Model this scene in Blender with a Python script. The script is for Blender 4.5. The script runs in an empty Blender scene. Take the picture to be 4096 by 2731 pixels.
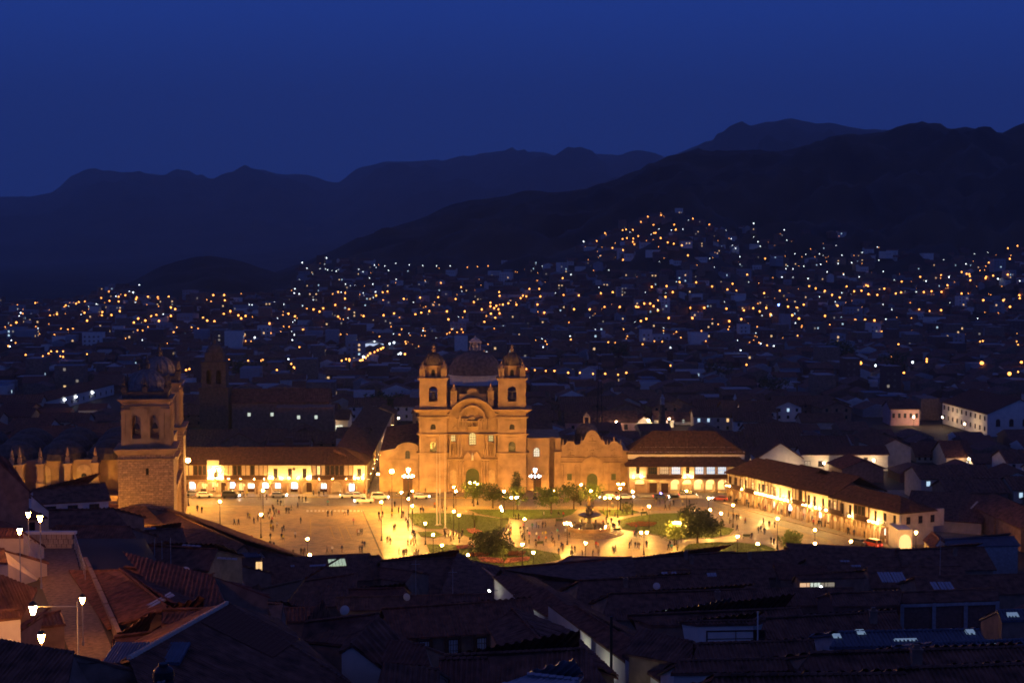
import bpy, bmesh, math, random
from mathutils import Vector, Matrix, noise
random.seed(7)
S = bpy.context.scene
COL = S.collection
R = math.radians

# ---------------------------------------------------------------- camera, sky, sun, exposure
PITCH = 3.36; CAMZ = 66.0; F = 5973.0; CP, SP = math.cos(R(PITCH)), math.sin(R(PITCH))
cam_d = bpy.data.cameras.new('camera'); cam = bpy.data.objects.new('camera', cam_d); COL.objects.link(cam)
cam.location = (0, 0, CAMZ); cam.rotation_euler = (R(90-PITCH), 0, 0)
cam_d.lens = 52.5; cam_d.sensor_width = 36; cam_d.clip_start = .5; cam_d.clip_end = 40000
cam_d.dof.use_dof = True; cam_d.dof.focus_distance = 62.0; cam_d.dof.aperture_fstop = 1.05
S.camera = cam
W = bpy.data.worlds.new('World'); S.world = W; W.use_nodes = True
wn, wl = W.node_tree.nodes, W.node_tree.links
bg = wn['Background']
sky = wn.new('ShaderNodeTexSky'); sky.sky_type = 'NISHITA'; sky.sun_disc = False
sky.sun_elevation = R(-4.0); sky.sun_rotation = R(250); sky.altitude = 3400; sky.ozone_density = 3.0
SKYMODE = 'ramp'
geo = wn.new('ShaderNodeTexCoord'); sep = wn.new('ShaderNodeSeparateXYZ'); ramp = wn.new('ShaderNodeValToRGB')
wl.new(geo.outputs['Generated'], sep.inputs[0]); wl.new(sep.outputs['Z'], ramp.inputs[0])
cr = ramp.color_ramp
cr.elements[0].position = 0.0; cr.elements[0].color = (.016, .052, .29, 1)
cr.elements[1].position = .07; cr.elements[1].color = (.016, .058, .33, 1)
for p_, c_ in ((.18, (.016, .068, .44, 1)), (.4, (.022, .050, .28, 1)), (1.0, (.046, .036, .095, 1))):
    e_ = cr.elements.new(p_); e_.color = c_
mixs = wn.new('ShaderNodeMix'); mixs.data_type = 'RGBA'; mixs.blend_type = 'ADD'; mixs.inputs[0].default_value = .03
wl.new(ramp.outputs[0], mixs.inputs[6]); wl.new(sky.outputs[0], mixs.inputs[7])
wl.new(mixs.outputs[2], bg.inputs[0]); bg.inputs[1].default_value = 1.0
sun_d = bpy.data.lights.new('sun', 'SUN'); sun = bpy.data.objects.new('sun', sun_d); COL.objects.link(sun)
sun_d.energy = .004; sun_d.angle = R(40); sun_d.color = (.6, .7, 1.0); sun.rotation_euler = (R(70), 0, R(-20))
S.view_settings.view_transform = 'Standard'; S.view_settings.look = 'None'; S.view_settings.exposure = 0
S.view_settings.gamma = 1; S.view_settings.use_curve_mapping = False
CY = S.cycles
CY.use_denoising = True; CY.max_bounces = 5; CY.diffuse_bounces = 3; CY.glossy_bounces = 2; CY.transmission_bounces = 2
CY.volume_bounces = 0; CY.transparent_max_bounces = 6; CY.sample_clamp_indirect = 2.5; CY.sample_clamp_direct = 0
CY.caustics_reflective = False; CY.caustics_refractive = False; CY.use_light_tree = True
CY.filter_width = 1.5
HAZE = True

# ---------------------------------------------------------------- pixel -> place (photograph pixels of 4096x2731; q = overview units)
K = 1.7415
def ray(U, V):
    a = (U-2048)/F; b = -(V-1365.5)/F
    return Vector((a, CP+b*SP, -SP+b*CP))
def at(U, V, z=0.0):
    d = ray(U, V); t = (z-CAMZ)/d.z
    return Vector((d.x*t, d.y*t, z))
def aty(U, V, y):
    d = ray(U, V); t = y/d.y
    return Vector((d.x*t, y, CAMZ+d.z*t))
def q(x, y, z=0.0): return at(x*K, y*K, z)
def qy(x, y, D): return aty(x*K, y*K, D)
def interp(tab, x):
    if x <= tab[0][0]: return tab[0][1]
    for (a, b), (c, d) in zip(tab, tab[1:]):
        if x <= c: return b+(d-b)*(x-a)/(c-a)
    return tab[-1][1]

# ---------------------------------------------------------------- terrain
FG = [(-80, 62), (0, 60.5), (20, 55), (40, 46), (88, 33.5), (115, 28.5), (140, 24), (175, 17), (225, 8.5), (262, 2.0), (285, 0)]
RA = [(-400,440),(0,447),(110,443),(170,410),(210,393),(270,395),(330,398),(430,402),(490,408),(560,386),(600,388),(650,404),(690,403),(775,428),(830,395),(880,378),(960,372),(1040,366),(1130,350),(1200,345),(1290,360),(1330,356),(1430,362),(1480,358),(1510,365),(1600,400),(2000,430),(2800,430)]
RA2 = [(-400,640),(1000,520),(1300,440),(1480,385),(1560,352),(1600,333),(1660,312),(1720,293),(1750,280),(1820,272),(1880,279),(1950,298),(2050,305),(2200,330),(2800,380)]
RB = [(-400,700),(400,690),(640,620),(700,600),(760,575),(800,553),(850,535),(960,500),(1040,470),(1100,455),(1200,440),(1350,430),(1420,410),(1480,385),(1560,350),(1600,339),(1650,345),(1720,346),(1800,335),(1900,322),(2000,312),(2060,298),(2150,283),(2200,284),(2250,290),(2300,305),(2352,290),(2500,270),(2800,300)]
RC = [(-400,715),(0,708),(150,697),(230,678),(270,660),(320,636),(370,610),(410,598),(450,590),(490,587),(530,592),(560,598),(600,612),(640,622),(700,604),(760,588),(820,592),(900,612),(1060,615),(1200,600),(1340,556),(1430,520),(1490,490),(1550,485),(1620,515),(1700,555),(1800,575),(1950,595),(2100,585),(2250,565),(2350,552),(2800,545)]
def ridge(tab, D, qx):
    return CAMZ + D*(1010-interp(tab, qx)*K)/F
def ground(x, y):
    if y < 300:
        z = interp(FG, y)
        if 96 < y < 190 and x < 0:
            wx = max(0, min(1, (-x-.205*y)/7)); wy = min(1, (y-96)/14) if y < 140 else min(1, (190-y)/14)
            z += max(0, 33-z)*wx*wy
        return z
    if y < 1150: return 0.0
    qx = (2048+F*x/y)/K
    z = 0
    for tab, y0, D, pw, amp in ((RC, 1150, 2100, 1.15, .05), (RB, 1500, 3000, 1.1, .05), (RA2, 5500, 11000, 1.0, .05), (RA, 9000, 19000, .9, .05)):
        h = ridge(tab, D, qx)
        if h <= 0 or y < y0: continue
        s = (y-y0)/(D-y0)
        n = noise.fractal(Vector((x/(D*.055)+D, y/(D*.055), 3.1)), .75, 2.1, 7)
        if s <= 1:
            k = s**pw
            k2 = k + n*.20*math.sin(math.pi*min(1, s))
        else:
            k2 = 1-(s-1)*1.3
        zz = h*max(0, k2) + (n*.05*h*min(1, max(0, (s-.5)*3)) if s > .5 else 0)
        z = max(z, zz)
    return z

# ---------------------------------------------------------------- materials
def mat(name, col, rough=.8, vary=.25, scale=2.0, bump=0.0, emit=None, spec=.3, metal=0.0, detail=4, coord='Object', bscale=None, col2=None, sampling=None):
    m = bpy.data.materials.new(name); m.use_nodes = True
    n, l = m.node_tree.nodes, m.node_tree.links
    b = n['Principled BSDF']; b.inputs['Roughness'].default_value = rough; b.inputs['Specular IOR Level'].default_value = spec
    b.inputs['Metallic'].default_value = metal
    if vary:
        t = n.new('ShaderNodeTexCoord'); x = n.new('ShaderNodeTexNoise'); x.inputs['Scale'].default_value = scale; x.inputs['Detail'].default_value = detail
        l.new(t.outputs[coord], x.inputs['Vector'])
        r = n.new('ShaderNodeValToRGB'); l.new(x.outputs['Fac'], r.inputs[0])
        c2 = col2 or tuple(min(1, c*(1+vary)) for c in col); c1 = tuple(c*(1-vary) for c in col)
        r.color_ramp.elements[0].position = .3; r.color_ramp.elements[0].color = (*c1, 1)
        r.color_ramp.elements[1].position = .7; r.color_ramp.elements[1].color = (*c2, 1)
        l.new(r.outputs[0], b.inputs['Base Color'])
        if bump:
            y = n.new('ShaderNodeTexNoise'); y.inputs['Scale'].default_value = bscale or scale*6; y.inputs['Detail'].default_value = 3
            l.new(t.outputs[coord], y.inputs['Vector'])
            bu = n.new('ShaderNodeBump'); bu.inputs['Strength'].default_value = bump; bu.inputs['Distance'].default_value = .05
            l.new(y.outputs['Fac'], bu.inputs['Height']); l.new(bu.outputs[0], b.inputs['Normal'])
    else:
        b.inputs['Base Color'].default_value = (*col, 1)
    if emit:
        b.inputs['Emission Color'].default_value = (*emit[0], 1); b.inputs['Emission Strength'].default_value = emit[1]
        if sampling: m.cycles.emission_sampling = sampling
    return m
SOD = (1.0, .455, .068)
M = {}
M['ground'] = mat('bare_ground', (.05, .035, .022), vary=.4, scale=.02, coord='Object')
M['hill'] = mat('dry_hillside', (.040, .030, .016), vary=.75, scale=.008, detail=9)
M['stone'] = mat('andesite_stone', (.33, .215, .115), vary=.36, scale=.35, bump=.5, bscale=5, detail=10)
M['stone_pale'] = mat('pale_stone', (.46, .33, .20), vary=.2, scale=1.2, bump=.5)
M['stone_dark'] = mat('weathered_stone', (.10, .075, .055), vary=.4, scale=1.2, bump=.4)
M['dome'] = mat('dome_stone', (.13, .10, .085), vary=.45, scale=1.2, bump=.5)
M['white'] = mat('whitewash', (.66, .60, .50), vary=.10, scale=.7)
M['cream'] = mat('cream_plaster', (.56, .45, .32), vary=.14, scale=.7)
M['pinkw'] = mat('pink_plaster', (.50, .30, .27), vary=.15, scale=.7)
M['adobe'] = mat('adobe_wall', (.24, .15, .10), vary=.3, scale=1.0, bump=.4)
M['brick'] = mat('brick_wall', (.17, .085, .06), vary=.3, scale=3.0, bump=.4)
M['concrete'] = mat('concrete', (.30, .29, .28), vary=.2, scale=2.0)
M['tile'] = mat('clay_tile', (.17, .072, .042), vary=.5, scale=1.3, bump=.6, bscale=9, detail=8)
M['tile_b'] = mat('brown_clay_tile', (.105, .052, .026), vary=.45, scale=1.3, bump=.6, bscale=9, detail=8)
M['tile2'] = mat('old_clay_tile', (.15, .068, .042), vary=.55, scale=1.0, bump=.6, bscale=9, detail=8)
M['tile3'] = mat('red_clay_tile', (.15, .058, .036), vary=.45, scale=1.5, bump=.6, bscale=9, detail=8)
M['sheet'] = mat('metal_sheet', (.075, .09, .12), rough=.5, vary=.2, scale=1.0)
M['wood'] = mat('dark_wood', (.07, .035, .02), vary=.3, scale=6)
M['woodg'] = mat('green_wood', (.08, .10, .04), vary=.2, scale=4)
M['blue'] = mat('blue_paint', (.05, .16, .42), vary=.1)
M['glass'] = mat('window_glass', (.02, .025, .03), rough=.12, vary=0, spec=.6)
M['iron'] = mat('dark_iron', (.03, .03, .03), rough=.5, vary=0, metal=.6)
M['bronze'] = mat('bronze', (.10, .085, .07), rough=.35, vary=.3, metal=.7)
M['pole'] = mat('white_pole', (.5, .48, .43), rough=.4, vary=0)
M['dark'] = mat('dark_inside', (.012, .010, .009), vary=0)
def emi(name, col, s, sampling=None): return mat(name, (.5, .5, .5), vary=0, emit=(col, s), sampling=sampling)
M['lamp'] = emi('sodium_globe', SOD, 1850)
M['lampbig'] = emi('sodium_floodlight', SOD, 4600)
M['lampw'] = emi('white_lantern', (1.0, .70, .34), 70)
M['lampst'] = emi('lane_lantern', (1.0, .38, .08), 620)
M['sconce'] = emi('wall_floodlight', (1.0, .52, .13), 1500)
M['up'] = emi('facade_uplight', (1.0, .46, .14), 260)
M['shopy_dim'] = emi('dim_warm_pane', (1.0, .6, .3), .8, 'NONE')
M['gal'] = mat('gallery_glass', (.42, .46, .46), rough=.2, vary=0)
M['sheet_brown'] = mat('brown_sheet', (.13, .08, .05), vary=.2)
M['assumed_cathlamp'] = emi('assumed_cathedral_lamp', SOD, 6000)
M['shopw'] = emi('shop_white', (.80, .85, 1.0), 2.6)
M['shopy'] = emi('shop_warm', (1.0, .60, .22), 1.1)
M['shopb'] = emi('shop_blue', (.35, .55, 1.0), 5)
M['winy'] = emi('lit_pane_green', (.80, .78, .30), .55)
M['winw'] = emi('lit_pane_white', (.75, .85, .70), .8)
M['winb'] = emi('lit_pane_blue', (.55, .80, 1.0), .9)
M['glass_green'] = emi('green_lit_pane', (.35, .8, .35), .10)
M['winf'] = emi('dim_lit_pane', (.9, .75, .45), .25, 'NONE')
M['far_o'] = emi('far_sodium', (1.0, .34, .055), 5)
M['far_w'] = emi('far_white', (.85, .95, 1.0), 3.8)
M['farb'] = emi('bill_light', (.62, .74, 1.0), .9)
M['red'] = emi('red_light', (1.0, .05, .03), 12)
M['blue_l'] = emi('blue_light', (.12, .15, 1.0), 30)
M['head'] = emi('headlight', (1.0, .95, .85), 60)

# ---------------------------------------------------------------- mesh builder
class MB:
    def __init__(s): s.v = []; s.f = []; s.m = []
    def add(s, v, f, mi=0):
        n = len(s.v); s.v += [tuple(p) for p in v]; s.f += [tuple(i+n for i in t) for t in f]; s.m += [mi]*len(f); return s
    def box(s, x0, x1, y0, y1, z0, z1, mi=0):
        v = [(x, y, z) for z in (z0, z1) for y in (y0, y1) for x in (x0, x1)]
        return s.add(v, [(0,2,3,1),(4,5,7,6),(0,1,5,4),(2,6,7,3),(0,4,6,2),(1,3,7,5)], mi)
    def lathe(s, cx, cy, prof, n=12, mi=0, cap=True, sx=1, sy=1):
        v = []; f = []
        for r, z in prof:
            for k in range(n):
                a = 2*math.pi*k/n + math.pi/n
                v.append((cx+r*sx*math.cos(a), cy+r*sy*math.sin(a), z))
        for j in range(len(prof)-1):
            for k in range(n):
                a = j*n+k; b = j*n+(k+1) % n
                f.append((a, b, b+n, a+n))
        if cap:
            f.append(tuple(range((len(prof)-1)*n, len(prof)*n))); f.append(tuple(range(n-1, -1, -1)))
        return s.add(v, f, mi)
    def cyl(s, cx, cy, z0, z1, r0, r1=None, n=8, mi=0): return s.lathe(cx, cy, [(r0, z0), (r1 if r1 is not None else r0, z1)], n, mi)
    def ball(s, cx, cy, cz, r, n=8, m=5, mi=0, sz=1):
        prof = [(max(.02*r, r*math.sin(math.pi*i/m)), cz-r*sz*math.cos(math.pi*i/m)) for i in range(m+1)]
        return s.lathe(cx, cy, prof, n, mi)
    def tube(s, p0, p1, r, n=6, mi=0):
        p0, p1 = Vector(p0), Vector(p1); d = (p1-p0).normalized()
        a = d.orthogonal().normalized(); b = d.cross(a)
        v = [p+(a*math.cos(2*math.pi*k/n)+b*math.sin(2*math.pi*k/n))*r for p in (p0, p1) for k in range(n)]
        f = [(k, (k+1) % n, (k+1) % n+n, k+n) for k in range(n)]+[tuple(range(n-1, -1, -1)), tuple(range(n, 2*n))]
        return s.add(v, f, mi)
    def prism(s, pts, y0, y1, mi=0):        # outline in x,z pushed from y0 (front) to y1
        n = len(pts)
        v = [(x, y0, z) for x, z in pts]+[(x, y1, z) for x, z in pts]
        f = [tuple(range(n)), tuple(range(2*n-1, n-1, -1))]+[(k, k+n, (k+1) % n+n, (k+1) % n) for k in range(n)]
        return s.add(v, f, mi)
    def slab(s, pts, z0, z1, mi=0):         # outline in x,y
        n = len(pts)
        v = [(p[0], p[1], z1) for p in pts]+[(p[0], p[1], z0) for p in pts]
        f = [tuple(range(n)), tuple(range(2*n-1, n-1, -1))]+[(k, k+n, (k+1) % n+n, (k+1) % n) for k in range(n)]
        return s.add(v, f, mi)
    def wall(s, x0, x1, z0, z1, y0, y1, ops=(), mi=0):   # wall band with openings (cx, width, zbottom, ztop, arched)
        cur = x0
        for cx, w, zb, zt, arch in sorted(ops):
            a, b = cx-w/2, cx+w/2
            if a > cur: s.box(cur, a, y0, y1, z0, z1, mi)
            if zb > z0+.01: s.box(a, b, y0, y1, z0, zb, mi)
            if arch:
                r = w/2; rz = min(r, (zt-zb)*.6); zs = zt-rz
                pts = [(a, z1), (a, zs)]+[(cx-r*math.cos(math.pi*k/8), zs+rz*math.sin(math.pi*k/8)) for k in range(1, 8)]+[(b, zs), (b, z1)]
                s.prism(pts, y0, y1, mi)
            elif z1 > zt+.01: s.box(a, b, y0, y1, zt, z1, mi)
            cur = b
        if cur < x1: s.box(cur, x1, y0, y1, z0, z1, mi)
        return s
    def mesh(s, name, mats):
        me = bpy.data.meshes.new(name); me.from_pydata(s.v, [], s.f)
        for m in mats: me.materials.append(M[m] if isinstance(m, str) else m)
        if len(mats) > 1: me.polygons.foreach_set('material_index', s.m)
        me.update(); return me
    def build(s, name, mats, parent=None, loc=(0, 0, 0), rz=0):
        if isinstance(mats, str): mats = [mats]
        return link(name, s.mesh(name, mats), parent, loc, rz)
def link(name, me, parent=None, loc=(0, 0, 0), rz=0):
    o = bpy.data.objects.new(name, me); COL.objects.link(o); o.location = loc; o.rotation_euler = (0, 0, rz)
    if parent: o.parent = parent
    return o
def tag(o, label=None, cat=None, group=None, kind=None):
    if label: o['label'] = label
    if cat: o['category'] = cat
    if group: o['group'] = group
    if kind: o['kind'] = kind
    return o
def thing(name, label, cat, loc=(0, 0, 0), rz=0, group=None):
    o = bpy.data.objects.new(name, None); COL.objects.link(o); o.empty_display_size = .5
    o.location = loc; o.rotation_euler = (0, 0, rz)
    return tag(o, label, cat, group)
def dup(src, parent=None, loc=None, rz=None, label=None, group=None):
    c = src.copy(); COL.objects.link(c)
    if parent: c.parent = parent
    if loc is not None: c.location = loc
    if rz is not None: c.rotation_euler = (0, 0, rz)
    if label: c['label'] = label
    if group: c['group'] = group
    for ch in src.children:
        dup(ch, c)
    return c
def frame_px(l, r, z=0.0):   # facade between two ground pixels (q units): origin, heading, width
    a, b = q(*l, z), q(*r, z); d = b-a
    return a, math.atan2(d.y, d.x), d.length
# ---------------------------------------------------------------- ground sheet, hills, haze
def grid_sheet(name, m, ys, tans, kind='structure', drop=0.0):
    v = []; f = []
    nx = len(tans)
    for y in ys:
        for t in tans:
            x = t*max(y, 120)
            v.append((x, y, ground(x, y)-drop))
    for j in range(len(ys)-1):
        for i in range(nx-1):
            a = j*nx+i; f.append((a, a+1, a+nx+1, a+nx))
    me = bpy.data.meshes.new(name); me.from_pydata(v, [], f); me.materials.append(M[m])
    me.polygons.foreach_set('use_smooth', [True]*len(f)); me.update()
    return tag(link(name, me), kind=kind)
tans = [-.62+1.24*i/300 for i in range(301)]
ys = [-60, 0, 20, 40, 60, 80]+[88+6*i for i in range(34)]+[300]+[400+100*i for i in range(8)]
grid_sheet('ground', 'ground', ys, tans[::6], drop=.03)
grid_sheet('hills', 'hill', [1100+28*i for i in range(70)]+[3090+120*i for i in range(26)]+[6200+240*i for i in range(64)], tans)
if HAZE:
    hb = MB().box(-16000, 16000, -100, 24000, -3, 2600)
    hm = bpy.data.materials.new('haze_air'); hm.use_nodes = True; n_ = hm.node_tree.nodes
    n_.remove(n_['Principled BSDF']); pv = n_.new('ShaderNodeVolumePrincipled')
    pv.inputs['Color'].default_value = (.72, .88, 1, 1); pv.inputs['Density'].default_value = 7.0e-5; pv.inputs['Anisotropy'].default_value = 0
    hm.node_tree.links.new(pv.outputs[0], n_['Material Output'].inputs['Volume'])
    ho = hb.build('haze', [hm]); tag(ho, kind='stuff')
# ---------------------------------------------------------------- roofs with clay-tile relief
def tiles(poly, sp=.3, a=.07, seg=1, jit=.02, lift=0.0):
    P = [Vector(p) for p in poly]
    n = (P[1]-P[0]).cross(P[2]-P[0])
    for i in range(2, len(P)-1):
        if n.length < 1e-3: n = (P[i]-P[0]).cross(P[i+1]-P[0])
    n.normalize()
    if n.z < 0: n = -n
    h = Vector((-n.y, n.x, 0))
    if h.length < 1e-4: h = Vector((1, 0, 0))
    h.normalize(); d = n.cross(h)
    if d.z > 0: d = -d
    o = P[0]; pts = [((p-o).dot(h), (p-o).dot(d)) for p in P]
    lo = min(p[0] for p in pts)+1e-4; hi = max(p[0] for p in pts)-1e-4
    k = max(1, round((hi-lo)/sp)); prof = ((0, 0), (.22, 1), (.5, 1), (.72, 0))
    v = []; f = []; lines = []
    rj = [random.uniform(-jit, jit) for _ in range(k+1)]
    for i in range(k):
        for u, c in prof: lines.append((lo+(hi-lo)*(i+u)/k, c*a+rj[i]))
    lines.append((hi, rj[k]))
    prev = None
    for hx, off in lines:
        ss = []
        for (x0, y0), (x1, y1) in zip(pts, pts[1:]+pts[:1]):
            if (x0-hx)*(x1-hx) <= 0 and abs(x1-x0) > 1e-9: ss.append(y0+(y1-y0)*(hx-x0)/(x1-x0))
        if len(ss) < 2: prev = None; continue
        s0, s1 = min(ss), max(ss); b = len(v)
        for j in range(seg+1):
            s_ = s0+(s1-s0)*j/seg
            v.append(o+h*hx+d*s_+n*(off+lift+(random.uniform(-jit, jit) if 0 < j < seg else 0)))
        if prev is not None:
            for j in range(seg): f.append((prev+j, prev+j+1, b+j+1, b+j))
        prev = b
    return v, f
def roof_face(mb, poly, sp=.3, mi=0, seg=1, a=None, thick=.18):
    v, f = tiles(poly, sp, a if a is not None else sp*.24, seg, jit=sp*.07)
    mb.add(v, f, mi)
    n = len(poly); lo = [tuple(Vector(p)-Vector((0, 0, thick))) for p in poly]; hi = [tuple(Vector(p)-Vector((0, 0, .01))) for p in poly]
    mb.add(hi+lo, [tuple(range(n, 2*n))]+[(k, (k+1) % n, (k+1) % n+n, k+n) for k in range(n)], mi)
def gable_box(x0, x1, y0, y1, ze, zr, hipl=0, hipr=0, ov=.5, axis='x'):
    """roof faces over a rectangle, ridge along x (or y)"""
    if axis == 'y':
        fs = gable_box(y0, y1, x0, x1, ze, zr, hipl, hipr, ov)
        return [[(p[1], p[0], p[2]) for p in f] for f in fs]
    ym = (y0+y1)/2; sl = (zr-ze)/(ym-y0); zo = ze-ov*sl
    a, b = x0-ov, x1+ov; c, d = y0-ov, y1+ov
    ra = x0+hipl if hipl else a; rb = x1-hipr if hipr else b
    fs = [[(a, c, zo), (b, c, zo), (rb, ym, zr), (ra, ym, zr)], [(b, d, zo), (a, d, zo), (ra, ym, zr), (rb, ym, zr)]]
    if hipl: fs.append([(a, d, zo), (a, c, zo), (ra, ym, zr)])
    if hipr: fs.append([(b, c, zo), (b, d, zo), (rb, ym, zr)])
    return fs
def add_roof(par, faces, m='tile', sp=.5, name='roof', ridge=None, seg=1):
    mb = MB()
    for f in faces: roof_face(mb, f, sp, 0, seg)
    if ridge:
        for a, b in ridge: mb.tube(a, b, .16, 6, 0)
    return mb.build(name, [m], par)
_wc = {}
def window(par, x, y, z, w, h, pane='glass', arched=False, frame='wood', bars=(1, 1), d=.14, rz=0, name='window'):
    key = (round(w, 2), round(h, 2), pane, arched, frame, bars, d)
    if key not in _wc:
        t = min(.12, w*.12); mb = MB()
        if arched:
            r = w/2; zs = h-r; N = 8
            out = [(-r, 0), (-r, zs)]+[(-r*math.cos(math.pi*k/N), zs+r*math.sin(math.pi*k/N)) for k in range(1, N)]+[(r, zs), (r, 0)]
            ri = r-t
            inn = [(-ri, t), (-ri, zs)]+[(-ri*math.cos(math.pi*k/N), zs+ri*math.sin(math.pi*k/N)) for k in range(1, N)]+[(ri, zs), (ri, t)]
            n = len(out)
            v = [(a, -d, b) for a, b in out]+[(a, -d, b) for a, b in inn]+[(a, 0, b) for a, b in out]+[(a, 0, b) for a, b in inn]
            f = []
            for k in range(n):
                k2 = (k+1) % n
                f += [(k, k2, k2+n, k+n), (k+n, k2+n, k2+3*n, k+3*n), (k, k+2*n, k2+2*n, k2)]
            mb.add(v, f); pp = inn
        else:
            r = w/2
            mb.box(-r, -r+t, -d, 0, 0, h); mb.box(r-t, r, -d, 0, 0, h); mb.box(-r+t, r-t, -d, 0, 0, t); mb.box(-r+t, r-t, -d, 0, h-t, h)
            pp = [(-r+t, t), (-r+t, h-t), (r-t, h-t), (r-t, t)]
        for i in range(1, bars[0]+1): xx = -w/2+w*i/(bars[0]+1); mb.box(xx-.03, xx+.03, -d+.02, -.03, t, h-(t if not arched else w*.12))
        for i in range(1, bars[1]+1): zz = h*i/(bars[1]+1); mb.box(-w/2+t, w/2-t, -d+.025, -.035, zz-.03, zz+.03)
        pm = MB(); pm.prism(pp, -.05, -.02)
        _wc[key] = (mb.mesh('window', [frame]), pm.mesh('pane', [pane]))
    a, b = _wc[key]
    o = link(name, a, par, (x, y, z), rz); link('pane', b, o)
    return o
def door(par, x, y, z, w, h, m='wood', arched=False, rz=0):
    mb = MB(); N = 8; r = w/2
    if arched: pts = [(-r, 0), (-r, h-r)]+[(-r*math.cos(math.pi*k/N), h-r+r*math.sin(math.pi*k/N)) for k in range(1, N)]+[(r, h-r), (r, 0)]
    else: pts = [(-r, 0), (-r, h), (r, h), (r, 0)]
    mb.prism(pts, -.10, 0)
    for s in (-1, 1):
        for j in range(3):
            zz = .2+j*(h-r if arched else h)/3.2; mb.box(s*r*.12 if s > 0 else -r*.85, r*.85 if s > 0 else -r*.12, -.14, -.1, zz, zz+(h-r)/4)
    return mb.build('door', [m], par, (x, y, z), rz)
def sconce_at(par, x, y, z, m='sconce', s=.16):
    mb = MB().box(-s, s, -s*.8, s*.8, -.08, .08); return mb.build('wall_light', [m], par, (x, y, z))

# ---------------------------------------------------------------- the twin-towered church
o_, rz_, W_ = frame_px((963, 1130.5), (1209, 1130.5))
church = thing('church', 'large twin-towered baroque stone church with domed crossing facing the plaza', 'church', o_, rz_)
SX = W_/29.8
def X3(x): return (x-445)/28.2*SX
def Z3(y): return (1310-y)/28.2
def cornice(mb, x0, x1, y0, y1, z, h=.5, p=.4, n=3):
    for i in range(n):
        e = p*(i+1)/n; mb.box(x0-e, x1+e, y0-e, y1+e, z+h*i/n, z+h*(i+1)/n-.003)
def pinnacle(par, x, y, z, h=2.0, r=.3, m='stone', mesh=[None]):
    mb = MB(); mb.box(-r, r, -r, r, 0, h*.3); mb.lathe(0, 0, [(r*1.1, h*.3), (r*1.2, h*.36), (r*.6, h*.42), (r*.9, h*.55), (r*.5, h*.75), (r*.12, h)], 6)
    return mb.build('pinnacle', [m], par, (x, y, z))
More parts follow.
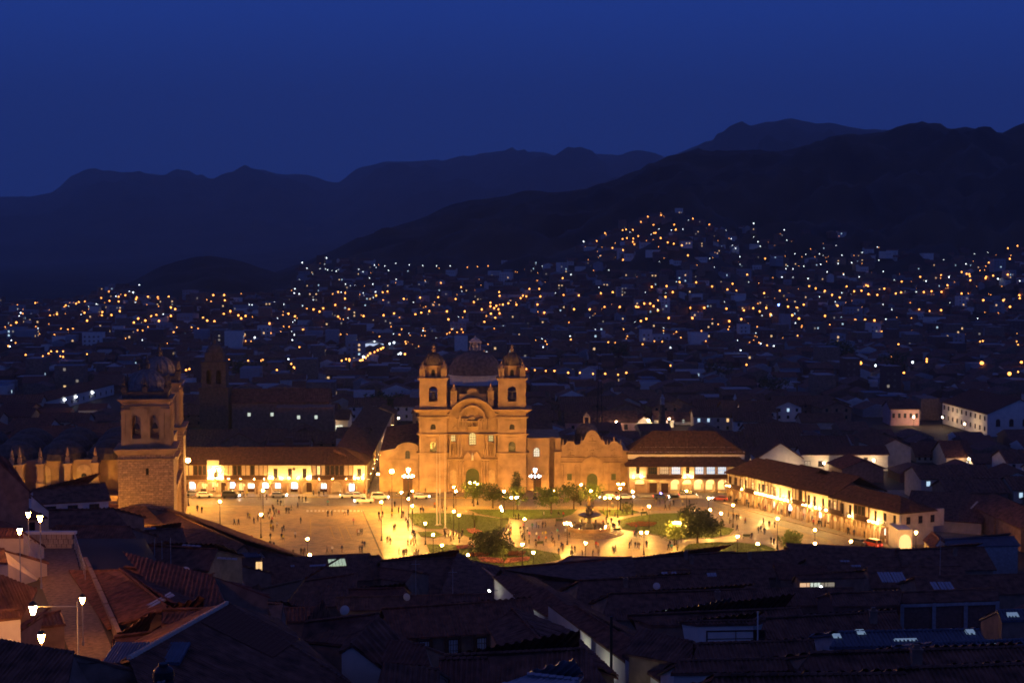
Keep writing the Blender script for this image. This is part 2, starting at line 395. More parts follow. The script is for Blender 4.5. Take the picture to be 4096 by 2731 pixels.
def church_tower(x0, x1, oc):
    w = x1-x0; D = 8.0; cx = (x0+x1)/2
    t = MB()
    wx = cx; ww = 1.9; z1, z2, z3, z4, z5 = Z3(1000), Z3(855), Z3(720), Z3(655), Z3(425)
    t.wall(x0, x1, 0, z1, 0, 1.0, [])
    t.wall(x0+.1, x1-.1, z1, z2, .1, 1.0, [(wx, ww, z1+.3, z1+3.2, True)])
    t.wall(x0+.1, x1-.1, z2, z3, .1, 1.0, [(wx, 1.5, z2+1.4, z2+2.9, True)])
    t.box(x0+.02, x0+1.0, 1.0, D, 0, z3); t.box(x1-1.0, x1-.02, 1.0, D, 0, z3); t.box(x0+1, x1-1, D-1, D-.02, 0, z3)
    t.build('tower_shaft', ['stone'], church)
    c = MB()
    cornice(c, x0, x1, 0, D, z1-.35, .5, .8); c.build('string_course', ['stone'], church); c = MB(); cornice(c, x0, x1, 0, D, z2-.15, .4, .7)
    c.build('string_course', ['stone'], church); c = MB(); cornice(c, x0, x1, 0, D, z3-.2, .4, .7); cornice(c, x0, x1, 0, D, z4-1.0, 1.0, 1.5, 4)
    c.box(x0+.05, x1-.05, .05, D-.05, z3+.2, z4-1.0)
    for i in range(9): xx = x0+.4+i*(w-.8)/8; c.box(xx-.14, xx+.14, -.16, .05, z3+.3, z4-1.1)
    c.build('cornice', ['stone'], church)
    # pilasters + quoins
    p = MB()
    for xx in (x0+.05, x1-.75): p.box(xx, xx+.7, -.28, .1, z1+.12, z2-.2); p.box(xx, xx+.7, -.26, .1, z2+.22, z3-.25)
    for xx in (wx-1.5, wx+1.15): p.box(xx, xx+.35, -.1, .1, z1+.1, z2-.9)
    p.box(wx-2, wx+2, -.18, .1, z2-1.05, z2-.8); p.box(wx-2.2, wx+2.2, -.15, .1, z3-1.1, z3-.85)
    p.build('pilaster', ['stone'], church)
    window(church, wx, .9, z1+.3, ww, 2.9, 'winf' if False else 'glass', True, 'woodg', (1, 3), .3)
    window(church, wx, .8, z2+1.4, 1.5, 1.5, 'glass', True, 'stone_dark', (1, 1), .3, name='oculus')
    # belfry
    b = MB(); bx0, bx1 = x0+.15, x1-.15; y0, y1 = .3, D-.3; zb = z4; zt = z5-.3
    b.box(bx0-.1, bx1+.1, y0-.1, y1+.1, zb, zb+1.2)
    b.wall(bx0, bx1, zb+1.2, zt, y0, y0+1.1, [(cx, 2.4, zb+2.0, zb+6.3, True)])
    b.wall(bx0, bx1, zb+1.2, zt, y1-1.1, y1, [(cx, 2.4, zb+2.0, zb+6.3, True)])
    for xa, xb in ((bx0, bx0+1.1), (bx1-1.1, bx1)):
        b.box(xa, xb, y0+1.1, y0+2.2, zb+1.2, zt); b.box(xa, xb, y1-2.2, y1-1.1, zb+1.2, zt)
        b.box(xa, xb, y0+2.2, y1-2.2, zt-1.5, zt); b.box(xa, xb, y0+2.2, y1-2.2, zb+1.2, zb+2.0)
    b.box(bx0, bx1, y0, y1, zt, zt+.3)
    for xx in (bx0+.1, bx0+1.2, bx1-1.7, bx1-.6): b.box(xx, xx+.5, y0-.15, y0, zb+1.25, zt-.1)
    cornice(b, bx0, bx1, y0, y1, zt-.1, .8, .6, 4)
    b.build('belfry', ['stone'], church)
    bl = MB().lathe(0, 0, [(1.0, 0), (.9, .3), (.62, 1.2), (.5, 1.6), (.2, 1.9)], 12); bl.box(-1.2, 1.2, -.12, .12, 1.9, 2.1)
    bl.build('bell', ['bronze'], church, (cx, y0+1.6, zb+2.6))
    # upper drum, turrets, dome
    zd = zt+.7; cy = D/2
    u = MB(); u.lathe(cx, cy, [(2.75, zd), (2.75, zd+2.9), (3.1, zd+3.0), (3.1, zd+3.3), (2.6, zd+3.4)], 8)
    u.build('drum', ['stone'], church)
    window(church, cx, cy-2.54, zd+.4, 1.1, 1.9, 'dark', True, 'stone_dark', (0, 0), .15)
    dm = MB(); rr = 2.7
    dm.lathe(cx, cy, [(rr*math.cos(a), zd+3.4+3.4*math.sin(a)) for a in [R(x) for x in (0, 15, 30, 45, 60, 75, 86)]], 16)
    for k in range(8):
        a = 2*math.pi*k/8
        pr = [(cx+(rr+.06)*math.cos(R(e))*math.cos(a), cy+(rr+.06)*math.cos(R(e))*math.sin(a), zd+3.45+3.4*math.sin(R(e))) for e in (0, 30, 60, 84)]
        for p0, p1 in zip(pr, pr[1:]): dm.tube(p0, p1, .16, 5)
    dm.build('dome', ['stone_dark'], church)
    ln = MB().lathe(cx, cy, [(.5, zd+6.7), (.5, zd+7.5), (.65, zd+7.6), (.3, zd+8.0), (.3, zd+8.1), (.45, zd+8.4), (.05, zd+9.0)], 8)
    ln.build('lantern', ['stone'], church)
    for sx in (-1, 1):
        for sy in (-1, 1):
            tx = cx+sx*2.95; ty = cy+sy*2.95
            k = MB(); k.wall(tx-.75, tx+.75, zd-.05, zd+2.3, ty-.75, ty-.35, [(tx, .55, zd+.5, zd+1.7, True)])
            k.box(tx-.75, tx+.75, ty-.35, ty+.75, zd-.05, zd+2.3); cornice(k, tx-.75, tx+.75, ty-.75, ty+.75, zd+2.3, .3, .15)
            k.lathe(tx, ty, [(.75, zd+2.6), (.7, zd+3.1), (.4, zd+3.5), (.12, zd+3.7), (.2, zd+4.0), (.04, zd+4.4)], 8)
            k.build('turret', ['stone'], church)
church_tower(0, X3(665), 0); church_tower(X3(1060), W_, 1)
def bell_curve(xs, xe, zlo, zhi, n=20):
    pts = []
    for i in range(n+1):
        t = i/n; x = xs+(xe-xs)*t
        s = max(0, math.sin(math.pi*t)); e = min(1, max(0, (s-.18)/.82))
        pts.append((x, zlo+(zhi-zlo)*(e**.62)))
    return pts
cxm = X3(862); xa, xb = X3(665), X3(1060)
fr = MB()
fr.wall(xa, xb, 0, Z3(1045), .95, 1.9, [(cxm, 3.7*SX, 0, 6.7, True)])
fr.wall(xa, xb, Z3(1045), Z3(820), .95, 1.9, [(X3(710), 1.4, Z3(915), Z3(850), False), (cxm, 2.0, Z3(942), Z3(840), True), (X3(1007), 1.4, Z3(915), Z3(850), False)])
fr.prism([(xa, Z3(820)), *bell_curve(xa, xb, Z3(700), Z3(575)), (xb, Z3(820))], .95, 1.9)
fr.build('facade', ['stone'], church)
# curved cornice
cc = MB()
for off, th, pr in ((0, .35, .5), (.35, .4, 1.0), (.75, .45, 1.7)):
    lo = bell_curve(xa, xb, Z3(720)+.2+off*.8, Z3(596)+off*.85, 26); hi = [(x, z+th*.85) for x, z in lo]
    n = len(lo); y0 = .35-pr
    v = [(x, y0, z) for x, z in lo]+[(x, y0, z) for x, z in hi]+[(x, 1.5, z) for x, z in lo]+[(x, 1.5, z) for x, z in hi]
    f = []
    for i in range(n-1): f += [(i, i+1, i+1+n, i+n), (i+n, i+1+n, i+1+3*n, i+3*n), (i, i+2*n, i+1+2*n, i+1)]
    cc.add(v, f)
for i in range(15):
    t = (i+.5)/15; x = xa+(xb-xa)*t; z = bell_curve(xa, xb, Z3(720), Z3(596), 100)[int(t*100)][1]; cc.box(x-.15, x+.15, .1, 1.0, z-.35, z+.2)
cc.build('curved_cornice', ['stone'], church)
# carved portal: tiers of columns, entablatures, niches
pt = MB()
def tier(xs, z0, z1, y, r=.24):
    y -= .35; r *= 1.15
    for x in xs:
        pt.lathe(X3(x), y, [(r*1.5, z0), (r*1.5, z0+.25), (r, z0+.35), (r*1.05, (z0+z1)/2), (r*.9, z1-.4), (r*1.4, z1-.25), (r*1.4, z1)], 8)
tier((678, 745, 768, 790, 938, 960, 982, 1050), 0.2, Z3(1060), -.05)
tier((690, 752, 775, 955, 978, 1040), Z3(1030), Z3(860), 0.0, .2)
tier((752, 790, 815, 915, 940, 978), Z3(815), Z3(735), .1, .17)
for x0, x1, z, h, p in ((668, 800, Z3(1060), .55, .5), (925, 1058, Z3(1060), .55, .5), (680, 835, Z3(860), .4, .4), (890, 1045, Z3(860), .4, .4), (740, 825, Z3(735), .3, .3), (905, 985, Z3(735), .3, .3), (835, 890, Z3(800), .35, .35)):
    for i in range(3): e = p*1.7*(i+1)/3; pt.box(X3(x0)-e*.3, X3(x1)+e*.3, .35-.3-e, 1.0, z+h*i/3, z+h*(i+1)/3-.003)
for x, z0, z1, w in ((712, Z3(1030)+.4, Z3(930), 1.3), (1005, Z3(1030)+.4, Z3(930), 1.3), (862, Z3(800), Z3(735), 1.4)):   # niches with rounded hoods
    cx = X3(x); pt.box(cx-w/2-.2, cx-w/2, .05, 1.0, z0, z1); pt.box(cx+w/2, cx+w/2+.2, .05, 1.0, z0, z1)
    pt.prism([(cx-w/2-.2, z1), (cx-w/2, z1+.5), (cx, z1+.8), (cx+w/2, z1+.5), (cx+w/2+.2, z1)], -.05, 1.0)
    pt.lathe(cx, .2, [(.3, z0+.1), (.34, z0+.6), (.24, z0+1.1), (.3, z0+1.4), (.12, z0+1.6), (.16, z0+1.8), (.05, z0+2)], 8)
for i in range(9):   # big shell arch of the upper retable
    a = math.pi*i/8; r = 3.4*SX; pt.box(cxm+r*math.cos(a)-.3, cxm+r*math.cos(a)+.3, .2, 1.0, Z3(715)+r*.9*math.sin(a)-.3, Z3(715)+r*.9*math.sin(a)+.3)
pt.box(cxm-3.5*SX, cxm+3.5*SX, -.45, 1.0, Z3(745)-.35, Z3(745)); arc = [(cxm+3.75*SX*math.cos(math.pi*i/14), Z3(745)+4.3*math.sin(math.pi*i/14)) for i in range(15)]; arci = [(cxm+(x-cxm)*.86, Z3(745)+(z-Z3(745))*.86) for x, z in arc]
pt.prism(arc+arci[::-1], -.55, 1.0)
for s in (-1, 1):    # broken pediment scrolls over the door
    pt.prism([(cxm+s*.5, Z3(1010)), (cxm+s*1.2, Z3(985)), (cxm+s*2.8, Z3(1050)), (cxm+s*2.8, Z3(1062)), (cxm+s*.5, Z3(1050))], -.35, 1.0)
    arcd = [(cxm+s*(1.95*math.cos(a)), 4.8+1.95*math.sin(a)) for a in [math.pi/2*k/6 for k in range(7)]]
    pt.prism(arcd+[(x*1.0+(x-cxm)*.17, z+.28) for x, z in arcd[::-1]], -.05, 1.0)
for i in range(60):   # scattered carving
    xx = X3(random.uniform(690, 1035)); zz = random.choice((Z3(random.uniform(1000, 1070)), Z3(random.uniform(790, 855)), Z3(random.uniform(660, 740))))
    r = random.uniform(.1, .26); pt.ball(xx, .9, zz, r, 6, 4)
pt.build('carved_portal', ['stone'], church)
st = MB().lathe(0, 0, [(.35, 0), (.3, .9), (.36, 1.3), (.15, 1.6), (.2, 1.85), (.05, 2.1)], 8); st.build('statue', ['white'], church, (cxm, -.1, Z3(1055)))
door(church, cxm, 1.75, 0, 3.6*SX, 6.6, 'woodg', True)
window(church, cxm, 1.7, Z3(942), 2.0, Z3(842)-Z3(942), 'winy', True, 'stone_dark', (2, 4), .3)
for x in (710, 1007): window(church, X3(x), 1.7, Z3(915), 1.4, Z3(850)-Z3(915), 'winy', False, 'stone_dark', (1, 2), .3)
for x in (712, 1012):
    cr_ = MB(); cx = X3(x); cr_.box(cx-1.0, cx+1.0, .1, 1.0, 2.5, 5.6); cr_.prism([(cx-1.0, 5.6), (cx-.6, 6.1), (cx, 6.35), (cx+.6, 6.1), (cx+1, 5.6)], .1, .35)
    cr_.box(cx-.12, cx+.12, 0, .1, 2.7, 5.9); cr_.box(cx-.6, cx+.6, 0, .1, 4.7, 4.9)
    for s in (-1, 1): cr_.box(cx+s*.85-.08, cx+s*.85+.08, 0, .1, 2.5, 5.6)
    cr_.build('carved_cross_panel', ['stone_pale'], church)
# attic, turrets beside it
at_ = MB(); at_.box(X3(760), X3(970), 2, 4, Z3(600), Z3(545)); at_.prism([(X3(820), Z3(545)), (X3(822), Z3(520)), (X3(840), Z3(503)), (X3(865), Z3(498)), (X3(890), Z3(503)), (X3(908), Z3(520)), (X3(912), Z3(545))], 2, 4)
at_.box(X3(700), X3(1025), 1.4, 4, Z3(655), Z3(600)); cornice(at_, X3(815), X3(915), 2, 4, Z3(545), .25, .2)
at_.build('attic', ['stone'], church)
for x in (716, 1006):
    k = MB(); c = X3(x); k.wall(c-.85, c+.85, Z3(640), Z3(525), .8, 1.2, [(c, .7, Z3(590), Z3(545), True)]); k.box(c-.85, c+.85, 1.2, 2.4, Z3(640), Z3(525))
    cornice(k, c-.85, c+.85, .8, 2.4, Z3(525), .3, .18); k.lathe(c, 1.6, [(.8, Z3(515)), (.7, Z3(500)), (.3, Z3(485)), (.25, Z3(475)), (.05, Z3(455))], 8); k.build('turret', ['stone'], church)
# nave, crossing and great dome
nv = MB(); nv.box(1.5, W_-1.5, 8.2, 48, 0, 15.5); nv.box(4.5, W_-4.5, 1.95, 60, 0, 22.5); nv.box(5.2, W_-5.2, 24, 45, 22.5, 27.2)
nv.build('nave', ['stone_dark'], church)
add_roof(church, gable_box(4.5, W_-4.5, 4, 23.6, 22.5, 24.2, axis='y')+gable_box(4.5, W_-4.5, 45, 60, 22.5, 24.5, axis='y'), 'tile2', .5)
cy = 34.5; dx = cxm
d2 = MB().lathe(dx, cy, [(7.6, 27.2), (7.6, 29.7), (8.1, 29.8), (8.1, 30.1)], 32); d2.build('drum', ['white'], church)
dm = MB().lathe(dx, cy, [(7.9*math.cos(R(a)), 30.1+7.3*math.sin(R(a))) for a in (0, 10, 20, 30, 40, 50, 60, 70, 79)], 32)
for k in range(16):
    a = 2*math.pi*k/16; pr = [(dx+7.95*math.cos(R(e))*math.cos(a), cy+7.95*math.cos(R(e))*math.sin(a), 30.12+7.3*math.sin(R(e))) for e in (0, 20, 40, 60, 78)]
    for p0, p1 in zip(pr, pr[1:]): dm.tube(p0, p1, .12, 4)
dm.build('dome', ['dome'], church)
ln = MB()
for k in range(8): a = 2*math.pi*(k+.5)/8; ln.cyl(dx+1.6*math.cos(a), cy+1.6*math.sin(a), 37.1, 39.5, .26, .24, 6)
ln.lathe(dx, cy, [(1.9, 36.9), (1.9, 37.25)], 16); ln.lathe(dx, cy, [(.7, 37.2), (.7, 39.8)], 8); ln.lathe(dx, cy, [(2.0, 39.5), (2.0, 39.9), (1.6, 40.1), (1.2, 40.6), (.4, 41.0), (.15, 41.3), (.04, 41.8)], 12)
ln.build('lantern', ['cream'], church)

# ---------------------------------------------------------------- side hall with curved top, left of the church
hall = thing('church_hall', 'low stone hall with a rounded parapet joined to the side of the big church', 'hall', o_, rz_)
xl = X3(128); hm_ = MB()
top = [(xl, 11.2), (X3(200), 11.7), (X3(255), 12.0), (X3(270), 12.9), (X3(310), 13.5), (X3(360), 13.8), (X3(415), 13.3), (-.25, 12.6)]
hm_.prism([(xl, 0)]+top+[(-.25, 0)], 1.6, 2.6); hm_.build('facade', ['stone'], hall)
h2 = MB(); h2.box(xl, xl+1, 2.6, 26, 0, 11); h2.build('side_wall', ['stone'], hall)
h3 = MB()
for x in (145, 262, 425): h3.box(X3(x), X3(x)+.5, 1.4, 1.6, 0, 11.4)
h3.box(xl-.1, -.3, 1.3, 1.6, 8.6, 9.0); h3.box(X3(262), X3(430), 1.35, 1.6, 11.6, 11.9); h3.build('moulding', ['stone'], hall)
window(hall, X3(352), 1.55, 9.2, 1.4, 2.3, 'glass', True, 'stone_dark', (1, 2))
door(hall, X3(352), 1.55, 0, 2.6, 4.6, 'wood', True)
add_roof(hall, [[(xl+.2, 2.6, 11.2), (-.3, 2.6, 12.4), (-.3, 26, 16.5), (xl+.2, 26, 15.0)]], 'tile2', .5)

# ---------------------------------------------------------------- link wing and chapel, right of the church
def X5(x): return (x-510)/50.2
def Z5(y): return (1260-y)/50.2
o2, rz2, W2 = frame_px((1289.8, 1126.6), (1429, 1126.6))
chapel = thing('chapel', 'small stone chapel with bell gable, pinnacles and low dome beside the big church', 'church', o2, rz2)
S5 = W2/16.83
def XC(x): return X5(x)*S5
cm = XC(937)
f = MB(); f.wall(0, W2, 0, Z5(870), 0, 1.2, [(cm, 3.0, 0, 4.9, True), (XC(620), 1.3, Z5(1112), Z5(1020), False), (XC(1235), 1.3, Z5(1112), Z5(1020), False)])
up = [(0, Z5(870)), (0, Z5(615)), (XC(560), Z5(612))]
for c in (630,): up += [(XC(c)+1.3*math.cos(math.pi-math.pi*k/8), Z5(612)+1.0*math.sin(math.pi*k/8)) for k in range(9)]
up += [(XC(770), Z5(605)), (XC(775), Z5(560)), (XC(820), Z5(550)), (XC(840), Z5(500)), (XC(870), Z5(445)), (XC(905), Z5(415)), (XC(937), Z5(408)), (XC(972), Z5(415)), (XC(1005), Z5(445)), (XC(1040), Z5(500)), (XC(1060), Z5(550)), (XC(1105), Z5(560)), (XC(1110), Z5(605))]
up += [(XC(1242)+1.3*math.cos(math.pi-math.pi*k/8), Z5(612)+1.0*math.sin(math.pi*k/8)) for k in range(9)]
up += [(W2, Z5(615)), (W2, Z5(870))]
f.prism(up, 0.05, 1.15); f.build('facade', ['stone'], chapel)
p = MB()
for x0, x1, z in ((-.2, cm-2.9, Z5(870)), (cm+2.9, W2+.2, Z5(870)), (-.1, cm-2.0, Z5(800)), (cm+2.0, W2+.1, Z5(800))):
    for i in range(3): p.box(x0-.05*i, x1+.05*i, -.3-.28*i, .05, z+.13*i, z+.13*(i+1)-.003)
p.prism([(cm-2.9*math.cos(math.pi*k/12), Z5(870)+1.9*math.sin(math.pi*k/12)) for k in range(13)]+[(cm+2.45*math.cos(math.pi*k/12), Z5(870)+1.45*math.sin(math.pi*k/12)) for k in range(13)], -.9, .05)
p.prism([(cm-2.9, Z5(870)+.3), (cm-3.1, Z5(980)), (cm-2.6, Z5(980)), (cm-2.5, Z5(870)+.3)], -.3, 0); p.prism([(cm+2.5, Z5(870)+.3), (cm+2.6, Z5(980)), (cm+3.1, Z5(980)), (cm+2.9, Z5(870)+.3)], -.3, 0)
for x in (530, 700, 760, 1105, 1165, 1330): p.cyl(XC(x), -.15, 0.2, Z5(890), .24, .2, 8)
for x in (540, 585, 700, 800, 1075, 1180, 1300, 1345): p.box(XC(x)-.2, XC(x)+.2, -.3, .05, Z5(790), Z5(640))
for x, z in ((630, Z5(720)), (937, Z5(730)), (1240, Z5(720)), (937, Z5(520))):
    p.prism([(XC(x)+.95*math.cos(math.pi*k/8), z+.9*math.sin(math.pi*k/8)) for k in range(9)]+[(XC(x)+.65*math.cos(math.pi-math.pi*k/8), z+.6*math.sin(math.pi*k/8)) for k in range(9)], -.4, .05)
    p.box(XC(x)-1.1, XC(x)+1.1, -.5, .05, z-.95, z-.75); p.lathe(XC(x), -.05, [(.25, z-.7), (.2, z-.1), (.1, z+.2)], 6)
for i in range(40): p.ball(XC(random.uniform(820, 1050)), 0, Z5(random.uniform(900, 1000)) if i % 2 else Z5(random.uniform(640, 780)), random.uniform(.08, .2), 6, 4)
p.build('carved_relief', ['stone'], chapel)
door(chapel, cm, .9, 0, 3.0, 4.8, 'woodg', True)
for x in (620, 1235): window(chapel, XC(x), .6, Z5(1112), 1.3, 1.8, 'woodg', False, 'woodg', (0, 0), .3, name='shutter')
for x in (530, 590, 680, 790, 1080, 1150, 1190, 1240, 1330): pinnacle(chapel, XC(x), .6, {630: 13.9, 1240: 13.9, 790: 13.8, 1080: 13.8}.get(x, 12.9), 1.5, .18)
bd = MB(); bd.box(.3, W2-.3, 1.3, 26, 0, 11.5); bd.box(-2.0, 0-.02, .4, 26, 0, 10.9); bd.box(W2+.02, W2+1.6, .4, 26, 0, 11.2); bd.build('body', ['stone'], chapel)
add_roof(chapel, gable_box(.3, W2-.3, 1.4, 26, 11.5, 13.0, axis='y'), 'tile2', .5)
cd = MB(); cy = 15; cx5 = XC(895)
cd.lathe(cx5, cy, [(3.4, 11.5), (3.4, 14.4), (3.6, 14.5)], 20); cd.build('drum', ['stone_dark'], chapel)
cd = MB().lathe(cx5, cy, [(3.3*math.cos(R(a)), 14.5+3.0*math.sin(R(a))) for a in (0, 15, 30, 45, 60, 80)], 20); cd.build('dome', ['dome'], chapel)
cd = MB()
for s in (-1, 1):
    for t in (-1, 1): cd.box(cx5+s*.75-.2, cx5+s*.75+.2, cy+t*.75-.2, cy+t*.75+.2, 17.3, 19)
cd.box(cx5-1.0, cx5+1.0, cy-1, cy+1, 19, 19.25); cd.lathe(cx5, cy, [(.9, 19.25), (.6, 19.8), (.1, 20.1), (.03, 20.6)], 8); cd.build('lantern', ['stone_pale'], chapel)
o3, rz3, W3 = frame_px((1209.6, 1128), (1286.5, 1128))
wing = thing('stone_wing', 'tall plain stone wing with one arched window between church and chapel', 'building', o3+Vector((0, 2.0, 0)), rz3)
w = MB(); w.wall(.15, 6.3, 7, 14.6, 0, 1, [(2.8, 1.8, 9.3, 12.0, True)]); w.wall(.15, 6.3, 0, 7, 0, 1, [(2.8, 2.6, 0, 4.6, True)]); w.box(6.3, 8.0, 2.5, 3.5, 0, 14.6); w.box(8.0, 9.6, 1.5, 3.5, 0, 14.5); w.box(.15, 9.4, 3.5, 24, 0, 14.3)
w.build('wall', ['stone'], wing)
w = MB(); cornice(w, .3, 6.2, 0, 1, 14.3, .4, .2); w.box(.3, 6.2, -.15, 0, 7.6, 7.9)
for x in (.4, 1.5, 4.2, 5.6): w.box(x, x+.4, -.12, 0, 0, 7.6)
w.build('moulding', ['stone'], wing)
window(wing, 2.8, .8, 9.3, 1.8, 2.7, 'winw', True, 'stone_dark', (2, 3), .2); door(wing, 2.8, .8, 0, 2.6, 4.5, 'wood', True)

def assumed_flood(par, x, y):  # floodlights assumed from the brighter lower walls; housing hides the glow from view
    t = MB(); t.box(-.35, .35, -.25, .0, 0, .55); t.box(-.35, .35, .0, .12, 0, .1); o = t.build('assumed_flood_housing', ['iron'], par, (x, y, 0))
    MB().box(-.22, .22, 0, .03, .14, .48).build('assumed_flood_glass', ['flood'], o)
M['flood'] = emi('assumed_floodlight', SOD, 520)
for x in (1.5, 5.5, 10, 15, 20, 24.5, 28.5): assumed_flood(church, x*SX, -5.5)
for x in (-10, -6, -2): assumed_flood(hall, x, -3.0)
for x in (1.5, 6, 11, 15): assumed_flood(chapel, x, -4.5)
assumed_flood(wing, 2.0, -3.5); assumed_flood(wing, 5.0, -3.5)
# ---------------------------------------------------------------- arcaded portal houses round the square
def portal(par, x0, x1, arches, spans, zf=4.05, ze=8.5, depth=15, wallm='cream', lit=(), col=.55, aw=2.7, end_arch=None):
    """arches: centres of the ground arcade; spans: (xa, xb, kind) on the upper floor; lit: {arch centre: material} shops behind the arches"""
    a = MB(); a.wall(x0, x1, 0, zf, 0, .7, [(c, aw, 0, 3.55, True) for c in arches]); a.build('arcade_wall', ['stone'], par)
    b = MB(); b.box(x0, x1, -.12, .0, zf-.22, zf); b.box(x0, x1, .7, 3.4, zf-.25, zf); b.build('floor_band', ['stone_pale'], par)
    for c in arches:
        k = MB()
        for s in (-1, 1): k.cyl(c+s*(aw/2+.12), -.08, 0, 2.2, .2, .18, 8)
        k.build('column', ['stone_pale'], par)
    bw = MB(); bw.box(x0, x1, 3.4, 3.8, 0, zf-.25); bw.box(x0, x1, depth-.4, depth, 0, ze-.1)
    bw.box(x0, x0+.4, .7, depth-.4, 0 if not end_arch else zf, ze-.1); bw.box(x1-.4, x1, .7, depth-.4, 0, ze-.1); bw.build('inner_wall', [wallm], par)
    for c in arches:
        m = lit.get(c) if isinstance(lit, dict) else None
        if m:
            s = MB(); k_ = random.uniform(.2, .36); s.box(c-aw*k_, c+aw*random.uniform(.15, .36), 3.30, 3.38, random.uniform(.3, 1.2), random.uniform(2.3, 2.9)); o = s.build('shop_window', [m], par)
            t = MB(); t.box(c-aw*.4, c+aw*.4, 3.25, 3.39, 2.9, 3.1); t.box(c-.05, c+.05, 3.22, 3.3, .3, 2.9); t.box(c-aw*.4, c+aw*.4, 3.2, 3.3, .1, .9 if random.random() < .4 else .3); t.build('frame', ['wood'], o)
        else:
            door(par, c, 3.39, 0, 1.5, 2.7, 'wood', False)
    for xa, xb, kind in spans:
        if kind == 'plaster':
            n = max(1, int((xb-xa)/3.0)); ops = [(xa+(xb-xa)*(i+.5)/n, 1.15, zf+.35, zf+3.0, False) for i in range(n)]
            w = MB(); w.wall(xa, xb, zf, ze, 0, .5, ops); w.build('upper_wall', ['white'], par)
            for c, *_ in ops:
                window(par, c, .38, zf+.35, 1.15, 2.65, random.choice(('glass', 'glass', 'winf')), False, 'wood', (1, 2))
                k = MB(); k.box(c-.8, c+.8, -.45, -.02, zf+.15, zf+.27)
                for i in range(9): k.box(c-.78+i*.19, c-.75+i*.19, -.44, -.41, zf+.27, zf+1.05)
                k.box(c-.8, c+.8, -.46, -.40, zf+1.05, zf+1.12); k.build('balcony', ['iron'], par)
        elif kind == 'gallery':
            w = MB(); w.box(xa, xb, .9, 1.3, zf, ze); w.build('upper_wall', ['cream'], par)
            n = max(2, round((xb-xa)/1.25)); g = MB(); g.box(xa, xb, -.55, .7, zf-.02, zf+.14); g.box(xa, xb, -.5, -.36, ze-.5, ze-.3)
            for i in range(n+1): xx = xa+.08+(xb-xa-.16)*i/n; g.box(xx-.08, xx+.08, -.52, -.38, zf+.14, ze-.5)
            g.build('gallery_frame', ['wood'], par)
            g = MB(); g.box(xa+.02, xb-.02, -.48, -.42, zf+.14, zf+1.2)
            for i in range(n): xx = xa+(xb-xa)*(i+.5)/n; g.box(xx-.4, xx+.4, -.53, -.48, zf+.3, zf+1.05)
            g.build('parapet_panel', ['wood'], par)
            for i in range(n):
                c = xa+.08+(xb-xa-.16)*(i+.5)/n; r = random.random()
                m = 'glass' if r < .35 else 'shopy' if r < .45 else None
                if m: window(par, c, -.38, zf+1.22, (xb-xa)/n-.25, ze-zf-1.75, m, False, 'wood', (1, 0), .08)
                else: MB().box(-.42, .42, -.05, 0, 0, ze-zf-1.8).build('shutter', ['cream'], par, (c, -.42, zf+1.22))
        elif kind == 'dark':
            w = MB(); w.box(xa, xb, .3, .7, zf, ze); w.build('upper_wall', ['cream'], par)
            g = MB(); g.box(xa, xb, -.9, .3, zf, zf+.15); g.box(xa, xb, -.9, -.8, zf+.15, zf+1.25)
            for i in range(4): xx = xa+(xb-xa)*i/3; g.box(min(xx, xb-.12), min(xx, xb-.12)+.12, -.9, -.78, zf+1.25, ze-.3)
            g.build('wooden_balcony', ['wood'], par)
            n = max(1, int((xb-xa)/2.2))
            for i in range(n): window(par, xa+(xb-xa)*(i+.5)/n, .29, zf+.3, 1.2, 2.6, random.choice(('winf', 'glass', 'shopy')), False, 'wood', (1, 2))
def sconces(par, xs, z, y=-.75, m='sconce', s=.15):
    s *= .62
    for x in xs:
        mb = MB(); mb.box(-s, s, -s*.7, s*.7, -.07, .07); o = mb.build('wall_light', [m], par, (x, y, z))
        MB().tube((0, 0, 0), (0, -y-.02, -.12), .03, 4).build('bracket', ['iron'], o)

o4, rz4, W4 = frame_px((404, 1134), (838.5, 1134))
pl = thing('arcade_building', 'long two-storey arcade with tiled roof across the open square, beside the cathedral towers', 'building', o4, rz4)
def X6(x): return W4 + (x-2155)/42.0*(.985)
arc_x = [X6(v) for v in (-60, 20, 110, 243, 360, 470, 580, 690, 800, 965, 1112, 1310, 1480, 1655, 1822, 1990)]
lit4 = {arc_x[2]: 'shopw', arc_x[3]: 'shopy', arc_x[4]: 'shopy', arc_x[6]: 'shopb', arc_x[7]: 'shopy', arc_x[8]: 'shopw', arc_x[9]: 'shopb', arc_x[10]: 'shopw', arc_x[11]: 'shopw', arc_x[13]: 'shopw', arc_x[15]: 'shopw'}
portal(pl, 0, W4, arc_x, [(0, X6(305), 'gallery'), (X6(305), X6(500), 'plaster'), (X6(500), X6(1020), 'gallery'), (X6(1020), X6(1530), 'plaster'), (X6(1530), X6(2020), 'gallery'), (X6(2020), W4, 'plaster')], depth=15.4, lit=lit4)
add_roof(pl, gable_box(0, W4, 0, 15.4, 8.5, 12.0, 0, 7.2, .7), 'tile_b', .45, seg=2)
mb = MB(); mb.box(X6(310), X6(445), -.9, -.02, 8.0, 9.4); mb.build('gable_front', ['white'], pl)
sconces(pl, [X6(v) for v in (330, 375, 430, 480, 1035, 1075, 1180, 1270, 1375, 1480, 1515, 2035, 2080, 2130)], 4.5, -.8)
sconces(pl, [X6(v) for v in (340, 400, 460)], 6.6, -1.1)
sconces(pl, arc_x, 3.6, 1.5, 'sconce', .08)  # unseen lights added behind the arch tops to warm the interior
sconces(pl, [X6(v) for v in (560, 700, 860, 980, 1620, 1780, 1940)], 4.3, -.8, 'sconce', .05)
em = MB()
